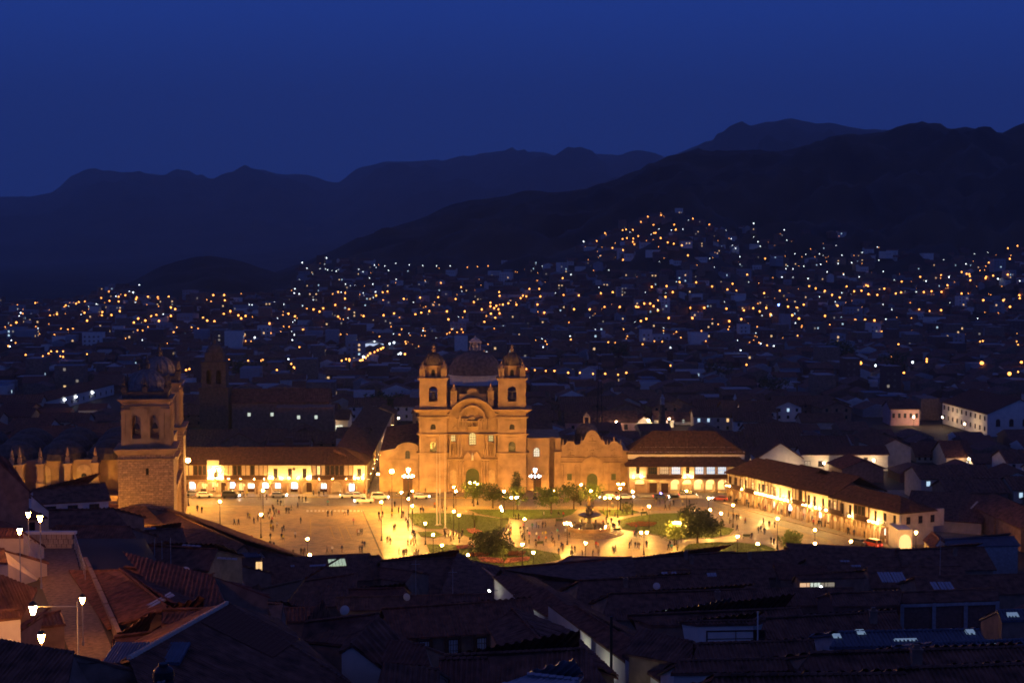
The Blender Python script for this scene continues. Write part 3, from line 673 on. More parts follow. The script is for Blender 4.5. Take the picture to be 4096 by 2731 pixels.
em.add([(.42*math.cos(2*math.pi*k/16), y, .42*math.sin(2*math.pi*k/16)) for y in (-.08, 0) for k in range(16)], [tuple(range(16)), tuple(range(31, 15, -1))]+[(k, k+16, (k+1) % 16+16, (k+1) % 16) for k in range(16)])
em.build('round_emblem', ['bronze'], pl, (X6(1322), 0, 6.9))

# houses of the side street left of the church, lit by a row of uplights
def rot_thing(name, label, cat, p, rz, group=None): return thing(name, label, cat, p, rz, group)
s0, s1 = q(840, 1131), q(899, 985)
s1 = q(897, 1000); d = s1-s0; ang = math.atan2(d.y, d.x); Ls = d.length
st_h = thing('street_building', 'two-storey row along the side street with pilasters lit from below', 'building', s0+Vector((0, 1.2, 0)), ang)
mb = MB()
for i in range(13):
    c = (i+.5)*Ls/13
mb.wall(0, Ls, 0, 8.0, 0, .5, [((i+.5)*Ls/13, 1.2, 5, 6.8, False) for i in range(13)]); mb.box(0, Ls, .5, 9, 0, 7.9)
mb.build('wall', ['cream'], st_h)
for i in range(13): window(st_h, (i+.5)*Ls/13, .4, 5, 1.2, 1.8, 'glass', False, 'wood')
for i in range(14):
    x = min(Ls-.2, i*Ls/13+.1)
    k = MB().box(x-.22, x+.22, -.25, 0, 0, 7.7); k.build('pilaster', ['cream'], st_h)
    k = MB().box(x-.05, x+.05, -.62, -.54, 3.6, 3.66); k.build('wall_light', ['up'], st_h)
add_roof(st_h, [[(0, -.6, 7.8), (Ls, -.6, 7.8), (Ls, 9, 11.5), (0, 9, 11.5)]], 'tile2', .5)

# ---------------------------------------------------------------- restaurant with two-tier hip roof
o6, rz6, W6 = frame_px((1444.5, 1131.5), (1713, 1131.5))
rb = thing('restaurant_building', 'cream corner building with two-tier brown hip roof and bluish lit gallery windows', 'building', o6, rz6)
def X7(x): return (x-615)/28.0
ars = [X7(v) for v in (700, 795, 885, 975, 1068, 1157, 1248, 1343, 1435)]
a = MB(); a.wall(0, W6, 0, 4.1, 0, .6, [(c, 2.85, .0, 3.75, True) for c in ars]); a.build('arcade_wall', ['stone_pale'], rb)
for i, c in enumerate(ars):
    MB().cyl(c-1.6, -.1, 0, 2.3, .2, .18, 8).build('column', ['stone_pale'], rb)
    if i in (0, 1): MB().box(c-1.4, c+1.4, .3, .5, 0, 2.4 if i == 0 else 2.8).build('infill_panel', ['stone'], rb)
    if i in (1, 2): door(rb, c+.3, .29, 0, 2.0, 2.7, 'wood')
    else: MB().box(c-1.3, c+1.3, 3.3, 3.36, 2.0, 3.2).build('glowing_wall_panel', ['shopy'], rb)  # brightness of the upper back wall put in as a glowing panel
for i in (3, 5, 6, 7): MB().box(-.9, .9, 0, .1, .5, 1.9).build('dining_window', ['shopy'], rb, (ars[i], 3.22, 0))
b = MB(); b.box(0, W6, 3.4, 3.8, 0, 4.1); b.box(0, W6, 0, 14, 4.1-.25, 4.1); b.box(0, .4, .6, 14, 0, 8); b.box(W6-.4, W6, .6, 14, 0, 8); b.box(3.2, W6-3, 4.2, 13, 8, 12.2); b.build('inner_wall', ['cream'], rb)
for xa, xb in ((0, 4.9), (14.6, 17.9), (27.3, W6)):
    c = (xa+xb)/2; w = MB(); w.wall(xa, xb, 4.1, 7.9, 0, .4, [(c, 1.0, 5.3, 7.2, False)]); w.build('upper_wall', ['white'], rb); window(rb, c, .35, 5.3, 1.0, 1.9, 'glass', False, 'wood', (1, 1))
for xa, xb, lits in ((4.9, 14.6, ('glass', 'winf', 'winb')), (17.9, 27.3, ('winb', 'winb', 'winb'))):
    g = MB(); g.box(xa, xb, -.4, .2, 4.1, 5.1); g.build('balcony_parapet', ['wood'], rb)
    w = MB(); w.box(xa, xb, 1.2, 1.5, 4.1, 7.9); w.build('upper_wall', ['cream'], rb)
    for i in range(3):
        c = xa+(xb-xa)*(i+.5)/3; window(rb, c, 0.1, 5.15, (xb-xa)/3-.7, 2.2, lits[i], False, 'wood', (3, 1))
        MB().box(c+(xb-xa)/6-.3, c+(xb-xa)/6+.3, -.1, .3, 5.1, 7.8).build('post', ['cream'], rb)
w = MB(); w.wall(0, W6, 7.9, 8.0, 0, .4, []); w.box(.0, W6, 2.9, 3.2, 9.0, 11.0); w.build('upper_band', ['white'], rb)
fs = [[(-1, -1, 7.5), (W6+1, -1, 7.5), (W6-1.5, 3.0, 9.7), (3.0, 3.0, 9.7)], [(-1, 15, 7.5), (-1, -1, 7.5), (3.0, 3.0, 9.7), (3.0, 11, 9.7)]]
add_roof(rb, fs, 'tile_b', .45, name='lower_roof')
u = MB(); u.wall(-.0, W6-.3, 9.2, 11.05, 3.0, 3.3, []); u.box(0, W6-.3, 3.3, 14, 9.2, 11.0); u.build('clerestory_wall', ['white'], rb)
add_roof(rb, gable_box(0, W6-.3, 3.0, 14.2, 11.0, 16.2, 7.5, 7.5, .5), 'tile_b', .45, name='upper_roof', seg=2)
sconces(rb, [1.2, 3.4, 15.4, 17.2], 4.5, -.7, 'sconce', .11)
sconces(rb, [c for c in ars], 3.6, 1.5, 'sconce', .10)  # unseen lights added inside the arches for a warm interior

# ---------------------------------------------------------------- arcades along the right of the square
A8, B8 = q(1666, 1149.5), q(2066, 1255.5)
D8 = B8-A8; ang8 = math.atan2(D8.y, D8.x); L8 = D8.length
def T8(x, y_base=None):      # image x of the zoomed facade -> metres along it
    U = 2850+x/2.94; r = ray(U, 2000); m = r.x/r.y
    # solve A8.x + t*dx = m*(A8.y + t*dy)
    dx, dy = D8.x/L8, D8.y/L8
    return (m*A8.y-A8.x)/(dx-m*dy)
def seg8(label, xa, xb, spans, ze=8.2, depth=None, n_ar=None, lit=None, roof=True, rz_top=None, light=(), z1=4.45, sm=.15, group=None, hip=(0, 0), rm='tile_b', ls='sconce'):
    depth = depth or random.choice((10, 12, 13, 15, 16)); ta, tb = T8(xa), T8(xb)
    o = A8+D8*(ta/L8); w = tb-ta
    t = thing('arcade_building', label, 'building', o, ang8, group)
    n = n_ar or max(1, round(w/3.1)); ac = [w*(i+.5)/n for i in range(n)]
    li = {c: m for c, m in zip(ac, lit or []) if m}
    sp = [(T8(a)-ta, T8(b)-ta, k) for a, b, k in spans]; sp[0] = (0, sp[0][1], sp[0][2]); sp[-1] = (sp[-1][0], w, sp[-1][2])
    portal(t, 0, w, ac, sp, 3.9, ze, depth, 'cream', li, aw=min(2.5, w/n-.5))
    if roof: add_roof(t, gable_box(0, w, 0, depth, ze, rz_top or ze+depth*.24, hip[0], hip[1], .6), rm, .45, seg=2)
    sconces(t, [T8(v)-ta for v in light], z1, -1.0, ls, sm); sconces(t, ac, 3.5, 1.5, 'sconce', .10)  # second set unseen, added behind the arch tops to warm the arcade
    return t, w
seg8('small white corner house with dark balcony where the two arcades meet', 165, 360, [(165, 360, 'dark')], light=(200, 235), lit=['shopy', None], hip=(3, 0), ze=8.0)
seg8('arcade house with bluish lit upper window beside the white corner house', 360, 570, [(360, 410, 'plaster'), (410, 520, 'dark'), (520, 570, 'plaster')], light=(380, 540, 560), lit=['shopy', 'shopw', 'shopy'], ze=8.3)
t8, w8 = seg8('brightest white arcade house with a red timber balcony', 570, 745, [(570, 600, 'plaster'), (600, 720, 'dark'), (720, 745, 'plaster')], light=(590, 620, 650, 680, 710, 735), lit=['shopw', 'shopy', 'shopw'], sm=.17, ze=8.3)
seg8('brightly washed white arcade house with iron balconies, next to the red balcony', 745, 955, [(745, 955, 'plaster')], light=(765, 800, 840, 885, 925), lit=['shopw', 'shopw', 'shopy'], sm=.16, ze=8.3)
seg8('arcade house with a dim glazed gallery and grey balcony', 955, 1110, [(955, 1110, 'gallery')], light=(1100,), lit=['shopw', 'shopb'], ze=8.2, sm=.1)
seg8('white arcade house with big dark hanging lanterns', 1110, 1395, [(1110, 1150, 'plaster'), (1150, 1350, 'plaster'), (1350, 1395, 'plaster')], light=(1130, 1180, 1250, 1300, 1375), lit=['shopw', 'shopy', 'shopw', 'shopy'], ze=8.3)
seg8('arcade house with a very dark wooden box balcony', 1395, 1555, [(1395, 1555, 'dark')], light=(), lit=['shopy', 'shopw'], ze=8.0)
seg8('arcade house with stone arches and a long timber gallery', 1555, 1860, [(1555, 1680, 'plaster'), (1680, 1860, 'gallery')], light=(1650,), lit=['shopy', 'shopw', 'shopw', 'shopy', 'shopy', 'shopw'], n_ar=6, ze=7.9)
t9, w9 = seg8('cream corner house with bright washed wall at the near end of the right arcade', 1860, 2200, [(1860, 2200, 'plaster')], light=(1880, 1930, 1975), lit=['shopw', 'shopb', 'shopy', 'shopy', 'shopy'], n_ar=5, ze=7.9, hip=(0, 5.5))
mb = MB(); mb.box(w9-.35, w9+.05, .7, 13, 3.9, 7.8); mb.build('side_wall', ['cream'], t9)
for yy in (2.5, 6.0, 9.5): window(t9, w9+.07, yy, 4.9, 1.1, 1.7, 'glass', False, 'wood', (1, 1), .1, rz=math.pi/2)
# pavement in front of the arcades
def poly_world(pts, z): return [q(x, y, z) for x, y in pts]
def sheet(name, pts, z, m, kind='structure', thick=None, q_=True):
    P = poly_world(pts, z) if q_ else [Vector((x, y, z)) for x, y in pts]
    mb = MB()
    if thick: mb.slab([(p.x, p.y) for p in P], z-thick, z)
    else: mb.add(P, [tuple(range(len(P)))])
    o = mb.build(name, [m]); return tag(o, kind=kind)
def cobble(name, col, rough, sx, spec=.5, vary=.22):
    m = bpy.data.materials.new(name); m.use_nodes = True; n, l = m.node_tree.nodes, m.node_tree.links; b = n['Principled BSDF']
    t = n.new('ShaderNodeTexCoord'); br = n.new('ShaderNodeTexBrick'); br.inputs['Scale'].default_value = 1
    br.inputs['Brick Width'].default_value = sx; br.inputs['Row Height'].default_value = sx*.5; br.inputs['Mortar Size'].default_value = .02*sx
    br.inputs['Color1'].default_value = (*[c*(1-vary) for c in col], 1); br.inputs['Color2'].default_value = (*[min(1, c*(1+vary)) for c in col], 1); br.inputs['Mortar'].default_value = (*[c*.35 for c in col], 1)
    l.new(t.outputs['Object'], br.inputs['Vector'])
    no = n.new('ShaderNodeTexNoise'); no.inputs['Scale'].default_value = .16; no.inputs['Detail'].default_value = 8; no.inputs['Roughness'].default_value = .65; l.new(t.outputs['Object'], no.inputs['Vector'])
    mx = n.new('ShaderNodeMix'); mx.data_type = 'RGBA'; mx.blend_type = 'MULTIPLY'; mx.inputs[0].default_value = .8
    r = n.new('ShaderNodeValToRGB'); r.color_ramp.elements[0].position = .32; r.color_ramp.elements[0].color = (.45, .45, .45, 1); r.color_ramp.elements[1].position = .66; r.color_ramp.elements[1].color = (1.15, 1.1, 1.05, 1)
    l.new(no.outputs['Fac'], r.inputs[0]); l.new(br.outputs['Color'], mx.inputs[6]); l.new(r.outputs[0], mx.inputs[7]); l.new(mx.outputs[2], b.inputs['Base Color'])
    mr = n.new('ShaderNodeMapRange'); mr.inputs['From Min'].default_value = .35; mr.inputs['From Max'].default_value = .65; mr.inputs['To Min'].default_value = rough-.1; mr.inputs['To Max'].default_value = rough+.14
    l.new(no.outputs['Fac'], mr.inputs['Value']); l.new(mr.outputs[0], b.inputs['Roughness']); b.inputs['Specular IOR Level'].default_value = spec
    bu = n.new('ShaderNodeBump'); bu.inputs['Strength'].default_value = .35; bu.inputs['Distance'].default_value = .02; l.new(br.outputs['Fac'], bu.inputs['Height']); bu.invert = True; l.new(bu.outputs[0], b.inputs['Normal'])
    return m
M['plaza'] = cobble('plaza_stone', (.42, .31, .17), .58, 1.2, .14)
M['walk'] = cobble('polished_slabs', (.25, .19, .12), .40, 1.6, .45)
M['road'] = cobble('cobbled_road', (.22, .17, .12), .5, .5, .35, .3)
M['pave'] = cobble('pavement_slabs', (.27, .20, .14), .45, 1.0, .45)
M['stone_path'] = M['walk']
M['grass'] = mat('lawn_grass', (.065, .10, .012), vary=.35, scale=.8, bump=.6, bscale=8, detail=8)
M['grass2'] = mat('grass_blades', (.075, .115, .015), vary=.4, scale=3)
M['flower'] = mat('pink_flowers', (.42, .16, .13), vary=.5, scale=6)
M['flower2'] = mat('red_flowers', (.20, .075, .03), vary=.5, scale=6)
M['leaf'] = mat('leaf_green', (.085, .12, .018), vary=.45, scale=.9, rough=.6)
M['leaf2'] = mat('dark_leaf', (.05, .065, .014), vary=.45, scale=.9, rough=.6)
M['bark'] = mat('bark', (.07, .045, .025), vary=.3, scale=5)
M['white_mark'] = mat('white_paint', (.6, .56, .48), vary=.2, scale=4)
M['yellow_mark'] = mat('yellow_paint', (.55, .36, .05), vary=.2, scale=4)
sheet('plaza_paving', [(330, 1125), (2200, 1125), (2330, 1262), (2330, 1330), (330, 1330)], .0, 'plaza')
sheet('road', [(405, 1141), (1655, 1146), (2075, 1262), (2072, 1300), (1985, 1300), (1905, 1240), (1640, 1163), (405, 1160)], .012, 'road')
sheet('side_street', [(843, 1133), (905, 985), (935, 985), (873, 1133)], .008, 'road')
sheet('pavement', [(405, 1134), (838, 1134), (838, 1139.5), (405, 1141)], .14, 'pave', thick=.13)
sheet('pavement', [(875, 1131), (1665, 1132), (1655, 1144), (875, 1139.5)], .14, 'pave', thick=.13)
sheet('pavement', [(1667, 1150), (2068, 1256), (2062, 1263), (1648, 1153)], .14, 'pave', thick=.13)
for pts in ([(700, 1141.0), (1640, 1144.6), (1640, 1145.6), (700, 1142.0)],): sheet('kerb_line', pts, .022, 'yellow_mark')
cw = MB()
for i in range(15):
    x = 704+i*9.0; P = [q(x, 1170.6, .018), q(x+5, 1170.6, .018), q(x+4.6, 1174.6, .018), q(x-.4, 1174.6, .018)]; cw.add(P, [(0, 1, 2, 3)])
tag(cw.build('crossing_marking', ['white_mark']), kind='structure')
pk = MB()
for (xa, ya), (xb, yb) in (((757, 1207), (768, 1238)), ((776, 1207), (789, 1238)), ((793, 1207), (808, 1238)), ((712, 1190), (714, 1240))):
    pk.add([q(xa, ya, .018), q(xa+1.1, ya, .018), q(xb+1.2, yb, .018), q(xb, yb, .018)], [(0, 1, 2, 3)])
tag(pk.build('parking_marking', ['yellow_mark']), kind='structure')
dr = MB(); dr.slab([tuple(q(x, y, 0))[:2] for x, y in ((831, 1171), (833, 1171), (884, 1286), (880, 1286))], -.02, .05); tag(dr.build('drain_kerb', ['stone_dark']), kind='structure')
sheet('stone_path', [(873, 1180), (938, 1178), (958, 1235), (985, 1295), (884, 1295)], .018, 'walk')
# garden: paths and lawns with stone edges
sheet('garden_path', [(925, 1172), (1640, 1172), (1760, 1196), (1790, 1262), (1700, 1300), (960, 1300), (944, 1210)], .014, 'walk')
LAWNS = {
 'a': [(932, 1179), (985, 1178), (1040, 1179), (1100, 1184), (1172, 1194), (1168, 1212), (1150, 1222), (1110, 1236), (1086, 1240), (1063, 1228), (1030, 1215), (975, 1215), (948, 1206)],
 'b': [(1070, 1170), (1150, 1171), (1260, 1171), (1330, 1170), (1316, 1182), (1290, 1190), (1220, 1193), (1150, 1190), (1095, 1180)],
 'c': [(958, 1222), (1000, 1221), (1020, 1229), (1000, 1236), (966, 1232)],
 'd': [(975, 1250), (1040, 1251), (1120, 1255), (1160, 1253), (1230, 1262), (1290, 1273), (1295, 1285), (1230, 1300), (1150, 1318), (1080, 1300), (1010, 1280), (982, 1268)],
 'e': [(1412, 1196), (1450, 1187), (1500, 1180), (1560, 1178), (1600, 1188), (1640, 1205), (1690, 1216), (1680, 1228), (1640, 1236), (1560, 1238), (1500, 1228), (1425, 1215)],
 'f': [(1555, 1272), (1580, 1250), (1640, 1245), (1700, 1246), (1760, 1252), (1785, 1262), (1760, 1285), (1560, 1285)],
 'g': [(1372, 1172), (1450, 1170), (1470, 1176), (1440, 1184), (1390, 1186)]}
LB = {'a': 'beside the flagpoles', 'b': 'behind the fountain under the trees', 'c': 'small, between the path and the lamps', 'd': 'in front with pink flower beds', 'e': 'with patterned flower bed by the fountain', 'f': 'strip by the roadside lamps', 'g': 'small corner patch'}
for k, pts in LAWNS.items():
    P = poly_world(pts, 0); c = sum(P, Vector())/len(P)
    mb = MB(); mb.slab([(p.x, p.y) for p in P], 0, .12); tag(mb.build('lawn_edge', ['pave']), kind='structure')
    Pi = [c+(p-c)*.97 for p in P]; mb = MB(); mb.slab([(p.x, p.y) for p in Pi], .1, .17); tag(mb.build('lawn', ['grass']), kind='structure')
    # grass tufts
    xs = [p.x for p in Pi]; ysx = [p.y for p in Pi]; g = MB(); area = (max(xs)-min(xs))*(max(ysx)-min(ysx))
    def inside(x, y):
        r = False; n = len(Pi)
        for i in range(n):
            a_, b_ = Pi[i], Pi[i-1]
            if (a_.y > y) != (b_.y > y) and x < (b_.x-a_.x)*(y-a_.y)/(b_.y-a_.y)+a_.x: r = not r
        return r
    for _ in range(int(area*7)):
        x = random.uniform(min(xs), max(xs)); y = random.uniform(min(ysx), max(ysx))
        if not inside(x, y): continue
        a = random.uniform(0, 6.28); w = random.uniform(.06, .16); h = random.uniform(.06, .16)
        g.add([(x-w*math.cos(a), y-w*math.sin(a), .16), (x+w*math.cos(a), y+w*math.sin(a), .16), (x+random.uniform(-.05, .05), y, .17+h)], [(0, 1, 2)])
    tag(g.build('grass', ['grass2']), kind='stuff')
def flowerbed(label, pts, m, n):
    P = poly_world(pts, 0); c = sum(P, Vector())/len(P)
    t = thing('flower_bed', label, 'flower bed', c)
    mb = MB(); mb.slab([(p.x-c.x, p.y-c.y) for p in P], .15, .24); mb.build('soil', ['bark'], t)
    g = MB()
    for _ in range(n):
        i = random.randrange(len(P)); a_, b_ = P[i], P[i-1]; u, v = random.random(), random.random()**.5
        p = (a_+(b_-a_)*u-c)*v; r = random.uniform(.1, .22)
        for k in range(3):
            aa = random.uniform(0, 6.28); g.add([(p.x+r*math.cos(aa), p.y+r*math.sin(aa), random.uniform(.25, .5)), (p.x-r*math.cos(aa+.4), p.y-r*math.sin(aa+.4), random.uniform(.25, .5)), (p.x+r*math.sin(aa), p.y-r*math.cos(aa), random.uniform(.3, .55))], [(0, 1, 2)])
    tag(g.build('blossom', [m], t), kind='stuff')
flowerbed('long curved bed of pink flowers at the tip of the front lawn', [(1095, 1282), (1160, 1286), (1218, 1282), (1214, 1290), (1160, 1296), (1105, 1292)], 'flower', 900)
flowerbed('small bed of pink flowers left of the round bush', [(1048, 1257), (1090, 1253), (1093, 1259), (1052, 1263)], 'flower', 260)
flowerbed('bed of pink flowers on the lawn behind the round bush', [(1072, 1217), (1090, 1216), (1108, 1224), (1090, 1228), (1076, 1224)], 'flower', 260)
flowerbed('oval patterned bed of reddish flowers on the lawn by the fountain', [(1436, 1204), (1470, 1200), (1510, 1202), (1500, 1210), (1450, 1211)], 'flower2', 500)
flowerbed('patterned bed of reddish flowers on the front lawn', [(1070, 1273), (1130, 1268), (1120, 1278), (1075, 1280)], 'flower2', 260)
flowerbed('patterned bed of reddish flowers beside the long pink bed', [(1158, 1268), (1208, 1269), (1200, 1279), (1170, 1278)], 'flower2', 260)
# ---------------------------------------------------------------- lamps of the square
_lc = {}
def lamp_parts(h, kind, m='lamp'):
    key = (round(h*2)/2, kind, m)
    if key in _lc: return _lc[key]
    h = key[0]; p = MB(); p.lathe(0, 0, [(.26, 0), (.26, .25), (.17, .35), (.15, .9), (.08, 1.05), (.06, h*.6), (.09, h*.62), (.05, h*.64), (.045, h-.25)], 8)
    g = MB(); r = .24; gs = []
    if kind == 'single': gs = [(0, 0, h)]; p.lathe(0, 0, [(.1, h-.35), (.14, h-.22)], 8)
    if kind == 'double': gs = [(-.6, 0, h), (.6, 0, h)]; p.tube((-.6, 0, h-.3), (0, 0, h-.55), .035, 5); p.tube((.6, 0, h-.3), (0, 0, h-.55), .035, 5)
    if kind == 'triple': gs = [(-.62, 0, h), (.62, 0, h), (0, -.3, h+.12)]; p.tube((-.62, 0, h-.3), (0, 0, h-.6), .035, 5); p.tube((.62, 0, h-.3), (0, 0, h-.6), .035, 5)
    if kind == 'big':
        p.tube((-.9, 0, h-.35), (.9, 0, h-.35), .06, 5); gs = [(0, 0, h)]
    globes = []
    gm = MB()
    if kind == 'big': gm.lathe(0, 0, [(.1, -.4), (.42, -.3), (.45, .2), (.2, .4)], 10)
    else: gm.lathe(0, 0, [(.05, -.24), (.17, -.16), (.24, 0), (.2, .12), (.07, .2)], 8)
    me = gm.mesh('lamp_globe', [m])
    cap = MB().lathe(0, 0, [(.2, .14), (.1, .26), (.03, .34), (.01, .42)], 8).mesh('lamp_cap', ['iron']) if kind != 'big' else None
    _lc[key] = (p.mesh('lamp_post', ['iron']), me, cap, gs)
    return _lc[key]
def lamp(x, y, h, kind, label, m='lamp', z0=0.0, group='lamps of the square', rz=0, name='street_lamp'):
    P = q(x, y, z0+h); pm, gm, cap, gs = lamp_parts(h, kind, m)
    t = thing(name, label, 'street lamp', (P.x, P.y, z0), rz, group)
    link('post', pm, t)
    for g in gs:
        o = link('globe', gm, t, g)
        if cap: link('cap', cap, o)
    return t
WH = 'lit '
LAMPS = [  # q x, q y of the globe, height, kind, label
 (432, 1057, 12, 'big', 'tall floodlight mast beside the cathedral towers'),
 (900, 1082, 10.5, 'big', 'tall floodlight mast over the shining path before the church hall'),
 (505, 1149, 7.2, 'single', 'tall lamp alone at the cathedral side of the open square'),
 (604, 1124, 7.2, 'single', 'tall lamp in the open square close to the arcade shops'),
 (599, 1180, 5.6, 'single', 'lamp amid the queue of people in the open square'),
 (706, 1237, 5.5, 'single', 'upper of two lamps over the dark ridge at the open square'),
 (711, 1273, 5.5, 'single', 'lower of two lamps, just above the dark tiled ridge'),
 (876, 1150, 9.2, 'single', 'tallest lamp post beside the shining stone path'),
 (922, 1130, 6.5, 'single', 'lamp in front of the church hall, left of the candelabra'),
 (938, 1145, 6.5, 'single', 'lamp between the candelabra and the parked white car'),
 (947, 1161, 6.5, 'single', 'lamp at the corner of the flagpole lawn'),
 (947, 1127, 6.0, 'single', 'lamp beside the candelabra, nearer the church'),
 (977, 1199, 5.2, 'single', 'lamp on the flagpole lawn edge, left of the poles'),
 (995, 1225, 5.2, 'single', 'lamp beside the foot of the flagpoles'),
 (1015, 1249, 5.2, 'single', 'lamp on the front lawn nearest the dark hipped roof'),
 (1042, 1174, 5.5, 'single', 'left lamp of the close pair behind the flagpole lawn'),
 (1054, 1182, 5.5, 'single', 'right lamp of the close pair behind the flagpole lawn'),
 (1042, 1117.5, 5.5, 'single', 'upper lamp of the pair left of the two trees by the church'),
 (1047, 1127, 5.5, 'single', 'lower lamp of the pair left of the two trees by the church'),
 (1075, 1271, 5.2, 'single', 'lamp over the patterned flower bed of the front lawn'),
 (1085, 1108, 5.5, 'double', 'two-globe lamp before the church door'),
 (1097, 1111, 5.5, 'single', 'single lamp touching the church door lamps'),
 (1150, 1164, 6.5, 'single', 'lamp behind the flagpole lawn next to the white floodlight'),
 (1153, 1171.5, 6.0, 'white', 'bluish white floodlight lamp at the lawn corner'),
 (1158, 1128, 5.5, 'single', 'lamp shining into the tree by the link wing'),
 (1180, 1140, 5.2, 'double', 'two-globe lamp under the tree by the link wing'),
 (1205, 1191, 5.0, 'single', 'lamp among the crowd left of the fountain'),
 (1200, 1249, 5.0, 'single', 'lamp beside the round bush on the fountain side'),
 (1225, 1268, 5.0, 'single', 'lamp at the fountain side tip of the front lawn'),
 (1267, 1127, 5.5, 'double', 'two-globe lamp in the tree before the chapel'),
 (1334, 1112, 5.5, 'single', 'lamp next to the chapel door'),
 (1357, 1127, 5.5, 'single', 'lamp in the tree above the fountain statue'),
 (1303, 1199, 5.2, 'triple', 'three-globe lamp left of the fountain basin'),
 (1345, 1245, 4.6, 'single', 'small lamp in front of the fountain steps'),
 (1395, 1141, 5.2, 'double', 'two-globe lamp behind the fountain by the kerb'),
 (1419, 1141, 5.2, 'single', 'lamp near the kerb right of the two-globe lamp'),
 (1426, 1111, 7.0, 'double', 'tall dim two-armed lamp at the chapel corner'),
 (1425, 1121, 5.5, 'single', 'lamp before the chapel corner'),
 (1453, 1128, 6.0, 'single', 'lamp before the restaurant doors'),
 (1479, 1220, 5.2, 'double', 'two-globe lamp in front of the patterned lawn'),
 (1491, 1162, 5.5, 'single', 'lamp behind the patterned lawn'),
 (1554, 1198, 5.2, 'triple', 'three-globe lamp beside the largest tree'),
 (1577, 1128, 5.8, 'single', 'lamp in front of the restaurant arcade'),
 (1628, 1143, 5.5, 'single', 'lamp near the meeting corner of the arcades'),
 (1631, 1170, 5.5, 'single', 'lamp behind the largest tree, left one'),
 (1656, 1178, 5.5, 'single', 'lamp behind the largest tree, right one'),
 (1684, 1159, 5.5, 'single', 'farthest lamp along the kerb of the right arcade'),
 (1694, 1231, 5.0, 'single', 'lamp over the roadside lawn strip, left one'),
 (1740, 1248, 5.0, 'single', 'lamp over the roadside lawn strip, right one'),
 (1786, 1190, 7.0, 'single', 'tall lamp on the road beside the small round tree'),
 (1872, 1216, 5.5, 'single', 'upper of two lamps standing in the right road'),
 (1872, 1247, 5.5, 'single', 'lower of two lamps standing in the right road'),
 (2104, 1222, 6.0, 'single', 'added orange lamp lighting the brown roof across the side street'),  # lamp added to light the brown roof across the side street
 (868, 1088, 6.0, 'single', 'assumed lamp at the mouth of the side street by the church hall'),  # this and the next lamp assumed from the orange light in the street
 (884, 1042, 6.0, 'single', 'assumed lamp farther up the side street beside the uplit pilasters'),
 (1955, 1240, 5.2, 'single', 'nearest lamp of the right road, by the police car')]
for x, y, h, k, lb in LAMPS:
    if k == 'white': lamp(x, y, h, 'single', lb, 'lampw')
    elif k == 'big': lamp(x, y, h, 'big', lb, 'lampbig')
    else: lamp(x, y, h, k, lb)
def candelabra(x, yb, yt, label, m, m2):
    P = q(x, yb); h = 8.0; t = thing('candelabra_lamp', label, 'street lamp', P)
    p = MB(); p.lathe(0, 0, [(.7, 0), (.7, .4), (.35, .6), (.3, 1.6), (.14, 1.9), (.11, h-1.2), (.3, h-1.0), (.1, h-.8)], 8)
    for k in range(8):
        a = 2*math.pi*k/8; pts = [(0, 0, h-2.4), (.8*math.cos(a), .8*math.sin(a), h-2.7), (1.4*math.cos(a), 1.4*math.sin(a), h-2.0)]
        for p0, p1 in zip(pts, pts[1:]): p.tube(p0, p1, .05, 5)
    p.build('post', ['iron'], t)
    for k in range(8): a = 2*math.pi*k/8; MB().ball(0, 0, 0, .22, 8, 5).build('globe', [m], t, (1.4*math.cos(a), 1.4*math.sin(a), h-1.75))
    MB().lathe(0, 0, [(.15, 0), (.42, .5), (.5, 1.0), (.3, 1.1)], 8).build('crown_light', [m2], t, (0, 0, h-.75))
candelabra(938, 1146, 1091, 'ornate many-armed candelabra with warm globes before the church hall', 'lampw', 'lampw')
M['lampblue'] = emi('cool_lantern', (.75, .85, 1.0), 14)
candelabra(1229, 1146, 1091, 'ornate many-armed candelabra with bluish white globes before the link wing', 'lampblue', 'lampblue')

# ---------------------------------------------------------------- fountain
fo = thing('fountain', 'tiered bronze fountain with statue in a round basin on stone steps', 'fountain', q(1353, 1222))
st = MB()
for i, r in enumerate((8.4, 7.6, 6.8, 6.0)): st.lathe(0, 0, [(r, .16*i), (r, .16*(i+1))], 40)
st.build('step', ['pave'], fo)
b = MB(); n = 40
b.lathe(0, 0, [(5.3, .64), (5.4, .75), (5.0, .8), (5.0, 1.35), (5.25, 1.4), (5.25, 1.55), (4.75, 1.55), (4.7, .9)], n, cap=False); b.build('basin', ['stone'], fo)
M['water'] = mat('water', (.03, .04, .045), rough=.06, vary=0, spec=.8)
b = MB(); b.lathe(0, 0, [(4.72, 1.1), (4.72, 1.3)], n); b.build('water', ['water'], fo)
b = MB(); b.lathe(0, 0, [(1.0, 1.3), (.9, 1.9), (.5, 2.2), (.45, 3.3), (.7, 3.5), (1.6, 3.75), (2.7, 4.15), (2.75, 4.3), (2.5, 4.25), (.6, 4.0)], 20, cap=False); b.build('lower_bowl', ['bronze'], fo)
b = MB(); b.lathe(0, 0, [(.6, 4.0), (.45, 4.6), (.6, 5.2), (.3, 5.7), (.4, 6.0), (1.3, 6.4), (1.35, 6.5), (1.2, 6.5), (.3, 6.3)], 16, cap=False); b.build('upper_bowl', ['bronze'], fo)
b = MB()
for k in range(4):
    a = math.pi*k/2+.4; b.lathe(.75*math.cos(a), .75*math.sin(a), [(.2, 4.2), (.26, 4.6), (.18, 5.1), (.24, 5.4), (.1, 5.6), (.14, 5.8), (.03, 6)], 8)
for k in range(6): a = math.pi*k/3; b.lathe(3.4*math.cos(a), 3.4*math.sin(a), [(.35, 1.3), (.3, 1.7), (.2, 2.1), (.28, 2.4), (.05, 2.6)], 8)
b.build('figure', ['bronze'], fo)
